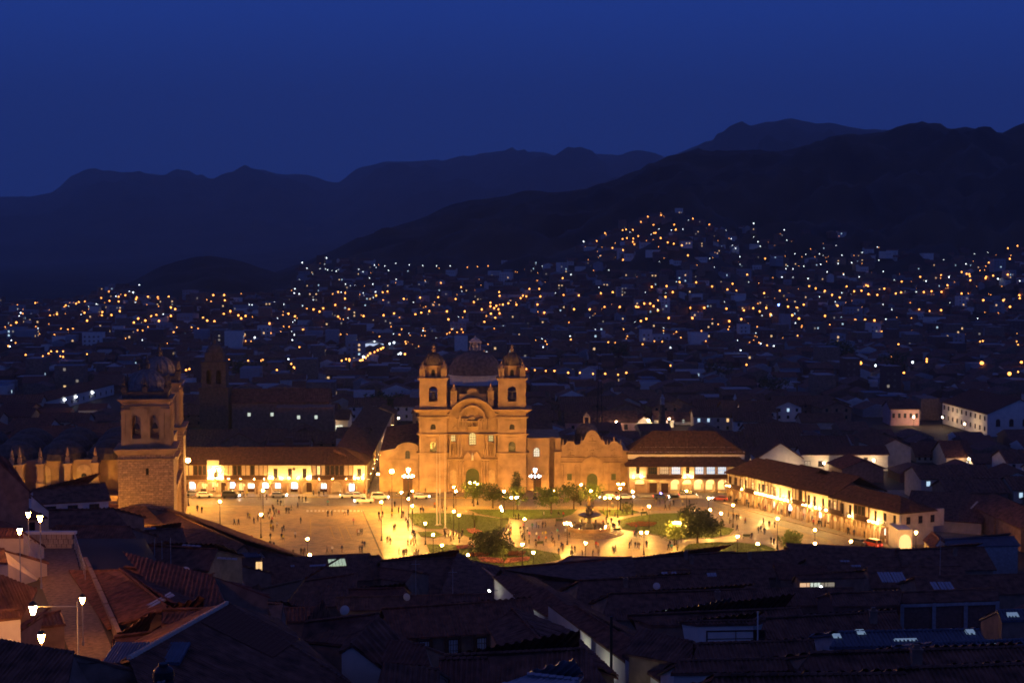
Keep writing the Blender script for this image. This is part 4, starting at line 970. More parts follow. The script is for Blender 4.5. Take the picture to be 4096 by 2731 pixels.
b = MB().lathe(0, 0, [(.4, 6.4), (.42, 6.8), (.3, 7.2), (.38, 7.5), (.36, 7.9), (.3, 8.15), (.12, 8.25), (.19, 8.4), (.2, 8.55), (.1, 8.75)], 10); b.tube((.3, 0, 8.0), (.85, -.1, 8.4), .08, 6); b.tube((-.3, 0, 8.0), (-.5, -.1, 7.4), .08, 6); b.build('statue', [mat('gilt_bronze', (.55, .36, .12), rough=.35, vary=.1, metal=.8)], fo)
for k in range(5): MB().ball(0, 0, 0, .1, 6, 4).build('basin_light', ['lampw'], fo, (4.3*math.cos(k*1.26+.3), 4.3*math.sin(k*1.26+.3), 1.38))

# flagpoles
for i, (x, y, h) in enumerate(((1003.5, 1208, 21), (1010.5, 1207, 22), (1022.5, 1214.5, 23))):
    t = thing('flagpole', ('leftmost white flagpole of three on the lawn', 'middle white flagpole of three on the lawn', 'rightmost and thickest white flagpole of three on the lawn')[i], 'flagpole', q(x, y), group='flagpoles on the lawn')
    MB().lathe(0, 0, [(.32, .1), (.32, .5), (.20, .6), (.19, 9), (.05, 9.1), (.04, h)], 8).build('pole', ['pole'], t); MB().ball(0, 0, h+.1, .14, 6, 4).build('finial', ['bronze'], t)
    MB().box(-.5, .5, -.5, .5, 0, .25).build('base', ['pave'], t)

# ---------------------------------------------------------------- trees
def tree(x, y, h, w, label, z0=0.0, m='leaf', dense=1.0, trunk=None, shape='round', name='tree', yb=None, pos=None, forks=5):
    P = pos or q(x, y, 0)
    if pos is None and name == 'tree' and h > 5: h *= 1.12; w *= 1.2
    t = thing(name, label, 'tree' if name != 'bush' else 'bush', P)
    th = trunk if trunk is not None else h*.4
    k = MB(); r0 = .06+h*.022
    k.lathe(0, 0, [(r0*1.5, 0), (r0, .4), (r0*.8, th)], 8)
    cl = []
    for i in range(forks):
        a = 6.28*i/forks+random.uniform(-.4, .4); rr = w*random.uniform(.15, .33); zt = th+(h-th)*random.uniform(.3, .75)
        pt = (rr*math.cos(a), rr*math.sin(a), zt); k.tube((0, 0, th*.9), pt, r0*.35, 5); cl.append(pt)
    k.build('trunk', ['bark'], t)
    g = MB(); n_cl = int(18*dense)+8
    for i in range(n_cl):
        a = random.uniform(0, 6.28); u = random.random()**.5
        if shape == 'cone': v = random.random(); rr = w*.5*(1-v)*u; zz = th*.5+(h-th*.5)*v
        else:
            v = random.uniform(-1, 1); rr = w*.5*u*math.sqrt(max(0, 1-v*v*.8)); zz = th*.85+(h-th*.85)*(.5+.42*v)
        cl.append((rr*math.cos(a), rr*math.sin(a), zz))
    for cx, cy, cz in cl:
        cr = w*random.uniform(.10, .19)
        for _ in range(int(46*dense)):
            d = Vector((random.gauss(0, 1), random.gauss(0, 1), random.gauss(0, .8))).normalized()*cr*random.uniform(.55, 1.12)
            c = Vector((cx, cy, cz))+d; s = random.uniform(.10, .24)*max(1, w/5.5); a = Vector((random.gauss(0, 1), random.gauss(0, 1), random.gauss(0, 1))).normalized(); b = a.orthogonal().normalized()
            g.add([c-a*s, c+b*s*.6, c+a*s, c-b*s*.6], [(0, 1, 2, 3)])
    g.build('crown', [m], t)
    return t
tree(1088, 1162, 6.0, 5.6, 'light green round tree, left of the two beside the church')
tree(1132, 1166, 5.6, 6.2, 'darker green round tree, right of the two beside the church', m='leaf2')
tree(1186, 1158, 7.4, 4.5, 'dark pointed conifer before the link wing', m='leaf2', shape='cone')
tree(1188, 1170, 5.2, 6.2, 'loose yellow-lit tree around the two-globe lamp by the link wing', dense=.7)
tree(1266, 1180, 6.4, 7.4, 'wide yellow-lit tree before the chapel')
tree(1318, 1170, 5.8, 6.0, 'dark green tree between chapel and fountain', m='leaf2')
tree(1362, 1168, 6.0, 5.5, 'yellow-lit tree right behind the fountain statue')
tree(1602, 1247, 6.8, 8.2, 'largest dark tree of the square on the patterned lawn', m='leaf2', dense=1.7, trunk=2)
tree(1549, 1252, 5.0, 6.6, 'yellow-lit low tree beside the three-globe lamp', dense=.9, trunk=1.6)
tree(1131, 1272, 4.6, 8.6, 'wide dark round bush on the front lawn', m='leaf2', dense=1.6, trunk=.5, name='bush')
tree(1157, 1300, 4.0, 2.6, 'thin sparse sapling in front of the wide round bush', dense=.3, trunk=1.0)
tree(1818, 1262, 4.2, 5.6, 'small dense round green tree beside the right road', dense=1.5, trunk=.8)
tree(1090, 1212, 3.6, 2.0, 'small slender tree on the flagpole lawn', dense=.3)
tree(1440, 1180, 3.2, 3.2, 'low dark shrub behind the fountain beside the path', m='leaf2', dense=.4, trunk=.5, name='bush')

# ---------------------------------------------------------------- benches, planters, kiosk, barriers
bm1 = MB(); bm1.box(-.9, .9, -.25, .25, .42, .48); bm1s = bm1.mesh('seat', ['woodg']); bm2 = MB(); bm2.box(-.9, .9, .25, .31, .5, .95); bm2s = bm2.mesh('backrest', ['woodg'])
bm3 = MB(); bm3.box(-.05, .05, -.25, .3, 0, .42); bm3s = bm3.mesh('leg', ['iron'])
for i, (x, y, a, lb) in enumerate(((1160, 1198, 0, 'bench on the path between the two rear lawns'), (1350, 1193, 0, 'bench behind the fountain facing the basin'), (1418, 1222, .3, 'bench beside the patterned lawn'), (1285, 1200, .1, 'bench left of the fountain near the three-globe lamp'), (1715, 1236, 0, 'bench between the lamps of the roadside lawn'), (1240, 1252, .2, 'bench at the tip of the front lawn'), (1480, 1183, .4, 'bench behind the patterned lawn under the lamp'))):
    t = thing('park_bench', lb, 'bench', q(x, y), a, 'park benches'); link('seat', bm1s, t); link('backrest', bm2s, t); link('leg', bm3s, t, (-.8, 0, 0)); link('leg', bm3s, t, (.8, 0, 0))
for x, y, w, lb in ((613, 1133.5, 3.2, 'long white stall table before the arcade shops'), (768, 1145, 3.2, 'white roadworks barrier at the edge of the open square'), (1570, 1145, 8.2, 'long white barrier at the kerb before the restaurant'), (1540, 1145, 4.5, 'shorter white barrier left of the long one')):
    t = thing('barrier', lb, 'barrier', q(x, y)); MB().box(-w/2, w/2, -.15, .15, .25, 1.05).build('panel', ['white'], t)
    for s in (-1, 1): MB().box(s*w*.42-.06, s*w*.42+.06, -.3, .3, 0, .25).build('foot', ['iron'], t)

# ---------------------------------------------------------------- cars
def paint(name, c): return mat(name, c, rough=.3, vary=0, spec=.6)
CP_ = {'white': paint('white_car_paint', (.7, .7, .68)), 'silver': paint('silver_car_paint', (.35, .36, .38)), 'dark': paint('dark_car_paint', (.03, .03, .045)), 'red': paint('red_car_paint', (.30, .03, .02))}
def car_meshes(kind):
    b = MB(); w = .86
    if kind == 'hatch':
        body = [(-2.05, .35), (-2.1, .8), (-1.95, .98), (1.0, 1.02), (2.0, .82), (2.12, .6), (2.08, .35)]; cab = [(-1.9, .95), (-1.6, 1.42), (-.2, 1.5), (.45, 1.42), (1.15, 1.0)]
    elif kind == 'van':
        body = [(-2.3, .4), (-2.35, 1.1), (-2.25, 1.2), (1.5, 1.2), (2.2, 1.0), (2.35, .7), (2.3, .4)]; cab = [(-2.2, 1.15), (-2.1, 1.95), (.6, 2.0), (1.0, 1.9), (1.6, 1.18)]
    else:
        body = [(-2.5, .45), (-2.55, 1.05), (-.7, 1.05), (1.2, 1.12), (2.4, 1.0), (2.5, .7), (2.45, .45)]; cab = [(-.7, 1.0), (-.6, 1.7), (.5, 1.75), (.8, 1.65), (1.35, 1.1)]
    b.prism(body, -w, w)
    i = .1; n = len(cab); v = [(x, -w+(.05 if z < 1.25 else .17), z) for x, z in cab]+[(x, w-(.05 if z < 1.25 else .17), z) for x, z in cab]
    f = [tuple(range(n)), tuple(range(2*n-1, n-1, -1))]+[(k, k+n, (k+1) % n+n, (k+1) % n) for k in range(n)]
    b.add(v, f)
    g = MB(); lo = cab[0][1]+.07; hi = max(z for _, z in cab)-.1
    xs = [x for x, z in cab]
    for s in (-1, 1):
        y = s*(w-.06)
        g.add([(xs[0]+.25, y, lo+.02), (xs[-1]-.2, y, lo+.02), (xs[-2]-.05, s*(w-.15), hi), (xs[0]+.4, s*(w-.15), hi)], [(0, 1, 2, 3) if s < 0 else (3, 2, 1, 0)])
    a, c = cab[-1], cab[-2]
    g.add([(a[0]+.02, -w+.2, a[1]+.03), (a[0]+.02, w-.2, a[1]+.03), (c[0]+.04, w-.25, c[1]-.02), (c[0]+.04, -w+.25, c[1]-.02)], [(0, 1, 2, 3)])
    a, c = cab[0], cab[1]
    g.add([(a[0]-.03, -w+.2, a[1]+.08), (a[0]-.03, w-.2, a[1]+.08), (c[0]-.03, w-.25, c[1]-.04), (c[0]-.03, -w+.25, c[1]-.04)], [(3, 2, 1, 0)])
    wh = MB(); n = 14
    wh.add([(.33*math.cos(2*math.pi*k/n), y, .33*math.sin(2*math.pi*k/n)) for y in (-.11, .11) for k in range(n)], [tuple(range(n)), tuple(range(2*n-1, n-1, -1))]+[(k, k+n, (k+1) % n+n, (k+1) % n) for k in range(n)])
    hl = MB().box(-.05, .05, -.16, .16, -.09, .09)
    fx = body[-2][0]; bx = body[1][0]
    return b, g.mesh('windscreen', ['glass']), wh.mesh('wheel', [M['iron']]), hl, fx, bx, body
_cm = {k: car_meshes(k) for k in ('hatch', 'van', 'pickup')}
_cb = {}
M['rear'] = emi('tail_light', (1.0, .06, .03), 6); M['headoff'] = mat('lamp_lens', (.5, .5, .5), rough=.2, vary=0)
hl_on = MB().box(-.05, .05, -.16, .16, -.09, .09).mesh('headlight', ['head']); hl_off = MB().box(-.05, .05, -.16, .16, -.09, .09).mesh('headlight', ['headoff']); tl = MB().box(-.05, .05, -.14, .14, -.1, .1).mesh('tail_light', ['rear'])
def car(x, y, rz, kind, col, lit, label, police=None):
    b, g, wh, hl, fx, bx, body = _cm[kind]
    key = (kind, col)
    if key not in _cb: _cb[key] = b.mesh('car_body', [CP_[col]])
    t = thing('parked_car' if not lit else 'car', label, 'car', q(x, y, 0)+Vector((0, 0, .02)), rz, 'cars around the square')
    link('body', _cb[key], t); link('window_glass', g, t)
    wb = (body[0][0]+.75, body[-1][0]-.75)
    for xx in wb:
        for s in (-1, 1): link('wheel', wh, t, (xx, s*.8, .33))
    for s in (-1, 1): link('headlight', hl_on if lit else hl_off, t, (fx+.02, s*.62, .7)); link('tail_light', tl, t, (bx-.02, s*.66, .85))
    if police:
        MB().box(-.15, .15, -.6, .6, 0, .14).build('light_bar', [police], t, (0, 0, 1.78 if kind == 'pickup' else 1.5))
        MB().box(-1.0, 1.0, -.875, -.862, .62, .72).build('blue_stripe', ['blue'], t)
P_ = math.pi
for c in ((445, 1138, 0, 'hatch', 'silver', True, 'silver car with lights on beside the cathedral end of the arcade'),
          (470, 1142, .1, 'hatch', 'white', False, 'pale car behind the silver one near the cathedral'),
          (530, 1143, 0, 'van', 'dark', True, 'dark van with bluish white headlight before the arcade'),
          (640, 1142, 0, 'hatch', 'silver', True, 'silver car driving past the middle of the arcade shops'),
          (798, 1143, P_, 'hatch', 'white', True, 'white car with lights on near the end of the arcade'),
          (822, 1142.5, 0, 'hatch', 'white', False, 'white car right behind another at the arcade corner'),
          (836, 1155, P_+.12, 'pickup', 'white', True, 'white police pickup with blue stripe turning at the corner', None),
          (872, 1147, 0, 'van', 'white', True, 'white van blazing with headlights at the street mouth'),
          (968, 1145, 0, 'hatch', 'white', True, 'white hatchback parked before the church'),
          (1172, 1147, 0, 'hatch', 'silver', True, 'silver car half hidden by the tree at the link wing'),
          (1395, 1146, P_, 'hatch', 'white', True, 'white car behind the fountain by the kerb'),
          (1437, 1146, 0, 'hatch', 'white', True, 'white car near the chapel corner with lights on'),
          (1518, 1146, 0, 'hatch', 'dark', True, 'dark police car with violet light before the restaurant doors', 'blue_l'),
          (1580, 1142.5, 0, 'van', 'dark', True, 'dark van behind the long white barrier'),
          (1655, 1150, P_-.4, 'hatch', 'red', True, 'red car at the meeting corner of the arcades'),
          (1976, 1252, -1.0, 'hatch', 'dark', False, 'dark car parked by the near end of the right road'),
          (2003, 1256, -1.0+P_, 'van', 'red', False, 'red van with blue light bar at the near end of the arcade', 'blue_l')):
    car(*c)

# ---------------------------------------------------------------- people
skin = mat('skin', (.35, .20, .13), vary=0); hair = mat('hair', (.02, .015, .012), vary=0)
CL = {}
for nm, c in (('black', (.02, .02, .025)), ('navy', (.03, .04, .09)), ('grey', (.12, .12, .12)), ('red', (.38, .05, .04)), ('white', (.6, .58, .55)), ('brown', (.13, .08, .05)), ('yellow', (.55, .45, .06)), ('teal', (.05, .25, .28)), ('pink', (.50, .18, .22)), ('orange', (.50, .18, .04)), ('green', (.06, .16, .07)), ('khaki', (.25, .20, .12))):
    CL[nm] = mat(nm+'_cloth', c, vary=.1, scale=5)
def body_mesh(stride, armf, lean=0, sit=False):
    V = [(0, 0, .95), (0, lean*.3, 1.15), (0, lean*.6, 1.40), (0, lean*.75, 1.50), (0, lean*.8, 1.60), (0, lean*.85, 1.70)]
    Rr = [(.15, .11), (.13, .10), (.17, .11), (.055, .055), (.09, .10), (.075, .085)]
    E = [(0, 1), (1, 2), (2, 3), (3, 4), (4, 5)]
    for s in (-1, 1):
        n = len(V); st = stride*s
        V += [(s*.10, 0, .90), (s*.11, -st*.5, .50), (s*.11, -st+.02, .10), (s*.12, -st-.13, .04)]; Rr += [(.105, .105), (.07, .075), (.05, .055), (.045, .04)]
        E += [(0, n), (n, n+1), (n+1, n+2), (n+2, n+3)]
        m = len(V); a = armf*s
        V += [(s*.20, lean*.6, 1.40), (s*.25, a*.4+lean*.5, 1.12), (s*.24, a*.9-.06+lean*.4, .86 if not sit else 1.05), (s*.235, a-.09+lean*.4, .78 if not sit else 1.08)]; Rr += [(.07, .07), (.05, .05), (.038, .038), (.04, .025)]
        E += [(2, m), (m, m+1), (m+1, m+2), (m+2, m+3)]
    me = bpy.data.meshes.new('person_skeleton'); me.from_pydata(V, E, []); o = bpy.data.objects.new('tmp', me); COL.objects.link(o)
    sk = o.modifiers.new('s', 'SKIN'); me.skin_vertices[0].data[0].use_root = True
    for i, r in enumerate(Rr): me.skin_vertices[0].data[i].radius = r
    su = o.modifiers.new('u', 'SUBSURF'); su.levels = 1
    dg = bpy.context.evaluated_depsgraph_get(); dg.update()
    out = bpy.data.meshes.new_from_object(o.evaluated_get(dg)); bpy.data.objects.remove(o)
    out.name = 'person'; out.materials.clear()
    for m_ in (skin, CL['black'], CL['grey'], hair): out.materials.append(m_)
    for p in out.polygons:
        c = p.center
        if c.z > 1.50: p.material_index = 3 if (c.z > 1.70 or c.y > lean*.85+.02) else 0
        elif c.z > .92 or (abs(c.x) > .17 and c.z > .84): p.material_index = 1
        elif abs(c.x) > .17 and c.z < .84 and c.z > .7: p.material_index = 0
        else: p.material_index = 2
        p.use_smooth = True
    return out
PB = [body_mesh(s, a, l) for s, a, l in ((.22, .2, 0), (.05, .05, .02), (-.2, -.25, .04), (.12, .3, -.02), (0, .0, .12), (.3, .3, .06))]
def person(x, y, label, top, leg='black', group=None, z=0.02, s=1.0, pos=None, rz=None):
    P = pos if pos is not None else q(x, y, z)
    o = bpy.data.objects.new('person', random.choice(PB)); COL.objects.link(o); o.location = P; o.rotation_euler = (0, 0, random.uniform(0, 6.28) if rz is None else rz); s *= random.uniform(.93, 1.05); o.scale = (s, s, s)
    for i, c in ((1, top), (2, leg)): o.material_slots[i].link = 'OBJECT'; o.material_slots[i].material = CL[c]
    return tag(o, label, 'person', group)
ZB = lambda x, y: ((1500+x/3.92)/K, (1900+y/3.92)/K)      # zoomed views used to read positions
ZA5 = lambda x, y: ((720+x/2.94)/K, (1750+y/2.94)/K)
ZF = lambda x, y: ((2000+x/2.94)/K, (1900+y/2.94)/K)
Z4 = lambda x, y: ((2850+x/2.94)/K, (1750+y/2.94)/K)
def COLN(x, y):
    for lim, n in ((500, 'cathedral corner'), (560, 'white gable'), (640, 'arcade galleries'), (700, 'arcade middle'), (760, 'white barrier'), (850, 'arcade corner'), (905, 'floodlight mast'), (960, 'warm candelabra'), (1020, 'left church tower'), (1060, 'twin trees'), (1110, 'church door'), (1160, 'right church tower'), (1210, 'conifer'), (1245, 'bluish candelabra'), (1290, 'link wing'), (1330, 'chapel side'), (1380, 'chapel door'), (1430, 'chapel corner'), (1500, 'restaurant doors'), (1560, 'restaurant arches'), (1640, 'long barrier'), (1720, 'arcade bend'), (9999, 'right arcade')):
        if x < lim: return ', in line with ' + n
dk = ('black', 'navy', 'grey', 'brown', 'black', 'khaki', 'black')
def crowd(tab, Z, where, group):
    for i, t in enumerate(tab):
        x, y = Z(t[0], t[1]); top = t[2] if len(t) > 2 else random.choice(dk)
        leg = random.choice(('black', 'navy', 'grey', 'brown'))
        lb = t[3] if len(t) > 3 else f'person in {top} and {leg} {where}{COLN(x, y)}'
        person(x, y, lb, top, leg, group)
crowd([(205, 865, 'black', 'left one of two dark-clad people by the cathedral corner'), (255, 885, 'black', 'right one of two dark-clad people by the cathedral corner'), (120, 950, 'black', 'person alone in dark clothes closest to the cathedral tower'), (235, 630), (265, 640), (395, 640, 'red', 'person in red walking before the arcade beside the parked cars'), (712, 680), (755, 715), (790, 690, 'yellow', 'person in yellow vest beside the road before the arcade'), (640, 1030), (690, 1030), (800, 950), (820, 960, 'yellow', 'person in yellow vest near the lamp in the queue'), (870, 1010), (915, 985), (940, 725), (1020, 730)], ZA5, 'in the open square', 'people in the open square')
crowd([(1060, 900), (1090, 850), (1110, 930), (1050, 960, 'white'), (1085, 1000, 'red'), (1100, 880), (1130, 900), (1165, 920, 'red'), (1075, 1040), (1095, 1105), (1200, 1115), (1220, 1100), (1070, 1090, 'yellow'), (1140, 1060, 'white'), (1250, 890), (1280, 895), (1222, 810), (1310, 860), (1150, 790), (1185, 800), (1040, 930), (1385, 830)], ZA5, 'in the queue', 'people in the queue of the open square')
crowd([(795, 1220, 'black', 'person in dark clothes beside the one in red, mid square'), (845, 1225, 'red', 'person in red beside a dark-clad one, mid square'), (620, 1160, 'khaki'), (545, 1150), (1355, 1180, 'white', 'person in white walking alone in mid square'), (1215, 1215, 'yellow', 'person crouched in yellow near the chain, mid square'), (1195, 1200), (1065, 1200), (1420, 1010, 'grey', 'person alone walking in the empty middle of the square'), (1740, 930, 'black'), (1785, 920, 'grey'), (1740, 800, 'teal'), (1935, 910, 'white'), (1975, 915, 'black'), (2040, 1020, 'pink', 'person in pink left of the dark kerb line'), (2090, 1150, 'orange'), (2120, 1150), (2140, 1140), (2100, 1155, 'white'), (2145, 1290), (2170, 1290), (2115, 1350), (2140, 1355), (1730, 1360), (1790, 1355, 'white'), (1905, 1350, 'navy'), (1425, 1380), (1450, 1385), (1470, 1380), (1330, 1390)], ZA5, 'in the open square', 'people in the open square')
crowd([(985, 1380), (1045, 1380), (1065, 1385), (1030, 1330), (1060, 1290), (1095, 1330), (1140, 1395), (1190, 1390), (990, 1320), (1105, 1300), (1050, 1350), (1080, 1350, 'brown')], ZA5, 'in the dense group', 'people in the dense group by the roofs')
crowd([(1400, 750), (1445, 755), (1480, 750), (1570, 680), (1635, 690), (1690, 680), (1395, 620), (1820, 610), (1885, 680, 'white'), (2170, 680, 'red'), (2215, 670, 'teal'), (2100, 650, 'red')], ZA5, 'before the arcade', 'people before the arcade')
crowd([(60, 670), (75, 720), (120, 660), (265, 660, 'yellow', 'person in yellow vest standing above the shining path'), (310, 500), (220, 320), (285, 870), (315, 860), (300, 880), (190, 1060), (235, 1050), (245, 1090), (375, 1250), (440, 1270), (460, 1270), (490, 1260), (515, 1110), (565, 1110), (620, 1270), (650, 1265), (680, 1265), (600, 1100), (635, 1110), (610, 960), (595, 930), (510, 800), (490, 730), (445, 660), (420, 640), (520, 870), (630, 1000)], ZB, 'on the shining stone path', 'people on the shining stone path')
crowd([(740, 560), (760, 600), (715, 590), (935, 520, 'orange', 'person in orange near the trees behind the flagpoles'), (1050, 500), (370, 590), (1090, 950), (1110, 990), (1150, 970, 'white'), (1190, 1040), (1235, 1010), (1275, 960), (1350, 990), (1370, 960), (1320, 1060), (1210, 930), (1090, 560), (1120, 560), (1060, 580), (790, 290), (1140, 300)], ZB, 'around the flagpoles', 'people around the flagpoles')
crowd([(2090, 850), (2130, 860, 'white', 'person in white at the lawn corner by the white floodlight'), (2060, 880), (2110, 1000), (2120, 1080), (2130, 940, 'orange'), (2250, 700), (2210, 700), (2280, 900), (2300, 990, 'white')], ZB, 'at the lawn corner', 'people at the lawn corner')
crowd([(45, 690), (110, 720), (125, 620, 'white'), (245, 690), (265, 740), (245, 700, 'white'), (275, 640, 'pink'), (320, 680, 'white'), (345, 740, 'pink', 'person in pink in the crowd left of the fountain'), (340, 830), (380, 640, 'green'), (430, 620), (455, 625), (500, 625), (535, 615), (655, 640, 'black', 'person alone in dark clothes behind the three-globe lamp'), (675, 700, 'teal', 'person in teal left of the fountain'), (690, 770, 'navy'), (500, 730, 'yellow'), (540, 730, 'yellow'), (540, 790, 'orange'), (605, 780), (455, 790, 'red'), (430, 740, 'white'), (420, 830), (640, 840, 'brown'), (620, 800), (720, 860), (735, 880), (845, 905), (880, 910), (610, 730), (770, 700, 'white'), (420, 850, 'khaki'), (850, 970), (830, 960), (740, 900), (690, 940), (820, 740)], ZF, 'left of the fountain', 'people left of the fountain')
crowd([(1130, 860, 'red', 'person in red in front of the fountain steps'), (1155, 870, 'orange'), (1325, 910), (1360, 900), (1340, 930), (1520, 860, 'navy', 'person in blue right of the fountain steps'), (1600, 730), (1590, 860), (1620, 860), (1640, 870), (1580, 720, 'pink'), (1540, 830), (1725, 850), (1650, 730), (515, 500, 'white', 'person in white on the rear lawn'), (600, 500), (690, 500), (745, 500, 'red'), (1215, 600, 'red', 'person in red just behind the fountain basin'), (1195, 630), (1270, 630, 'green'), (1330, 635), (1350, 640), (1400, 600), (1250, 560), (1310, 570), (1600, 650, 'red'), (1215, 460), (1290, 470), (1350, 500), (1440, 460), (1480, 440), (1520, 430), (1450, 400), (1310, 380, 'khaki'), (1330, 400), (1680, 450), (1090, 960), (1160, 950), (970, 960)], ZF, 'around the fountain', 'people around the fountain')
crowd([(1980, 880), (2000, 850), (2020, 890, 'teal'), (2085, 890, 'khaki'), (2130, 790), (1945, 410), (1940, 340), (2000, 360), (2040, 360), (1995, 410), (1960, 300, 'orange'), (2145, 360), (2225, 350), (1880, 350), (1835, 350)], ZF, 'near the largest tree', 'people near the largest tree')
crowd([(185, 950), (215, 1000, 'white'), (245, 960), (285, 970), (310, 970), (120, 1040), (100, 1060), (290, 1100), (385, 1010, 'red', 'person in red crossing the road toward the right arcade'), (600, 1020), (665, 1050), (730, 1060), (540, 1120), (570, 1110), (610, 1140), (460, 1190), (690, 1240, 'black', 'person in black beside the small round tree'), (720, 1260), (200, 1010)], Z4, 'on the right road', 'people on the right road')
# strollers under the right arcade
for i in range(46):
    t_ = random.uniform(.02, .93)*L8; off = random.uniform(-1.8, 2.2)
    base = A8+D8*(t_/L8); nrm = Vector((-D8.y, D8.x, 0)).normalized(); P = base+nrm*off; P.z = .16
    c = random.choice(dk+('white', 'red', 'navy')); person(0, 0, f'person in {c} top strolling along the right arcade, ' + ('before the red timber balcony', 'at its far white corner house', 'before the brightest white house', 'before the dim gallery', 'below the hanging lanterns', 'below the very dark box balcony', 'before the stone arches')[min(6, int(t_/L8*7.4))], c, 'black', 'people along the right arcade', pos=P)
# ---------------------------------------------------------------- cathedral, left
cat = thing('cathedral', 'massive stone cathedral with two domed bell towers and vaulted roof, cut by the picture edge', 'cathedral', (-75.3, 330, 0), R(9.5))
def cath_tower(y0):
    x0, x1, y1 = -12.0, 0.0, y0+12; cx, cy = -6, y0+6
    t = MB(); t.wall(x0, x1, 0, 21.6, y0, y0+1, [(-8.0, .9, 7.4, 9.4, True), (-5.7, .7, 17.0, 18.6, True)]); t.box(x0, x1, y0+1, y1, 0, 21.6); t.build('tower_shaft', ['stone_blocks'], cat)
    for x, z, w, h in ((-8.0, 7.4, .9, 2), (-5.7, 17.0, .7, 1.6)): window(cat, x, y0+.9, z, w, h, 'dark', True, 'stone_dark', (0, 0), .3)
    c = MB(); cornice(c, x0, x1, y0, y1, 20.4, .3, .4); c.build('string_course', ['stone'], cat); c = MB(); cornice(c, x0, x1, y0, y1, 21.6, 1.3, .9, 5)
    c.build('cornice', ['stone'], cat)
    b = MB(); z0 = 22.9; zt = 33.4; bx0, bx1, by0, by1 = x0+.9, x1-.9, y0+.9, y1-.9
    b.box(bx0-.2, bx1+.2, by0-.2, by1+.2, z0, z0+1.9)
    ops = [(cx-2.0, 1.9, z0+2.2, z0+7.4, True), (cx+1.9, 1.9, z0+2.2, z0+7.4, True)]
    b.wall(bx0, bx1, z0+1.9, zt, by0, by0+1.1, ops); b.wall(bx0, bx1, z0+1.9, zt, by1-1.1, by1, ops)
    for xa in (bx0, bx1-1.1):
        b.box(xa, xa+1.1, by0+1.1, by0+2.4, z0+1.9, zt); b.box(xa, xa+1.1, by1-2.4, by1-1.1, z0+1.9, zt); b.box(xa, xa+1.1, cy-.8, cy+.8, z0+1.9, zt)
        b.box(xa, xa+1.1, by0+2.4, cy-.8, z0+7.5, zt); b.box(xa, xa+1.1, cy+.8, by1-2.4, z0+7.5, zt)
    b.box(bx0, bx1, by0, by1, zt-.2, zt)
    for xx in (bx0-.1, bx0+.9, cx-.5, bx1-1.9, bx1-.8):
        b.box(xx, xx+.9, by0-.4, by0, z0+.1, zt-1.6); b.box(xx-.1, xx+1.0, by0-.5, by0, z0+8.2, z0+8.6); b.box(xx-.1, xx+1.0, by0-.5, by0, z0, z0+1.9)
    for yy in (by0+.2, cy-.45, by1-1.1): b.box(bx1, bx1+.4, yy, yy+.9, z0+.1, zt-1.6)
    cornice(b, bx0, bx1, by0, by1, zt-1.4, .3, .3); cornice(b, bx0, bx1, by0, by1, zt-.3, .8, .9, 4)
    b.build('belfry', ['stone'], cat)
    for x in (cx-2, cx+1.9): MB().lathe(0, 0, [(.7, 0), (.6, .3), (.4, 1.0), (.1, 1.3)], 10).build('bell', ['bronze'], cat, (x, by0+1.6, z0+4.2))
    u = MB(); zb = zt+.5
    u.box(bx0+.1, bx1-.1, by0+.1, by1-.1, zb, zb+1.3)
    cornice(u, bx0+.1, bx1-.1, by0+.1, by1-.1, zb+1.3, .25, .15); u.build('parapet', ['stone_dark'], cat)
    for dx in (-4.6, 0, 4.6):
        for dy in (-4.6, 0, 4.6):
            if dx or dy: pinnacle(cat, cx+dx, cy+dy, zb+1.5, 3.4, .55, 'stone_dark')
    d = MB(); rr = 4.0
    prof = [(rr, zb+1.4), (rr, zb+2.2)]+[(rr*math.cos(R(a)), zb+2.2+3.9*math.sin(R(a))) for a in (12, 25, 38, 50, 62, 75, 86)]
    d.lathe(cx, cy, prof, 24)
    for k in range(14):
        a = 2*math.pi*k/14; pr = [(cx+rr*1.01*math.cos(R(e))*math.cos(a), cy+rr*1.01*math.cos(R(e))*math.sin(a), zb+2.25+3.9*math.sin(R(e))) for e in (0, 22, 44, 64, 82)]
        for p0, p1 in zip(pr, pr[1:]): d.tube(p0, p1, .22, 5)
    d.build('dome', ['dome_rib'], cat)
    MB().lathe(cx, cy, [(.9, zb+6.0), (.75, zb+6.3), (.7, zb+7.2), (.95, zb+7.4), (.5, zb+7.8), (.35, zb+8.5), (.12, zb+8.8), (.2, zb+9.0), (.03, zb+9.5)], 10).build('lantern', ['stone_dark'], cat)
M['stone_blocks'] = mat('squared_stone', (.34, .22, .14), vary=.35, scale=1.6, bump=.5, bscale=4, detail=9)
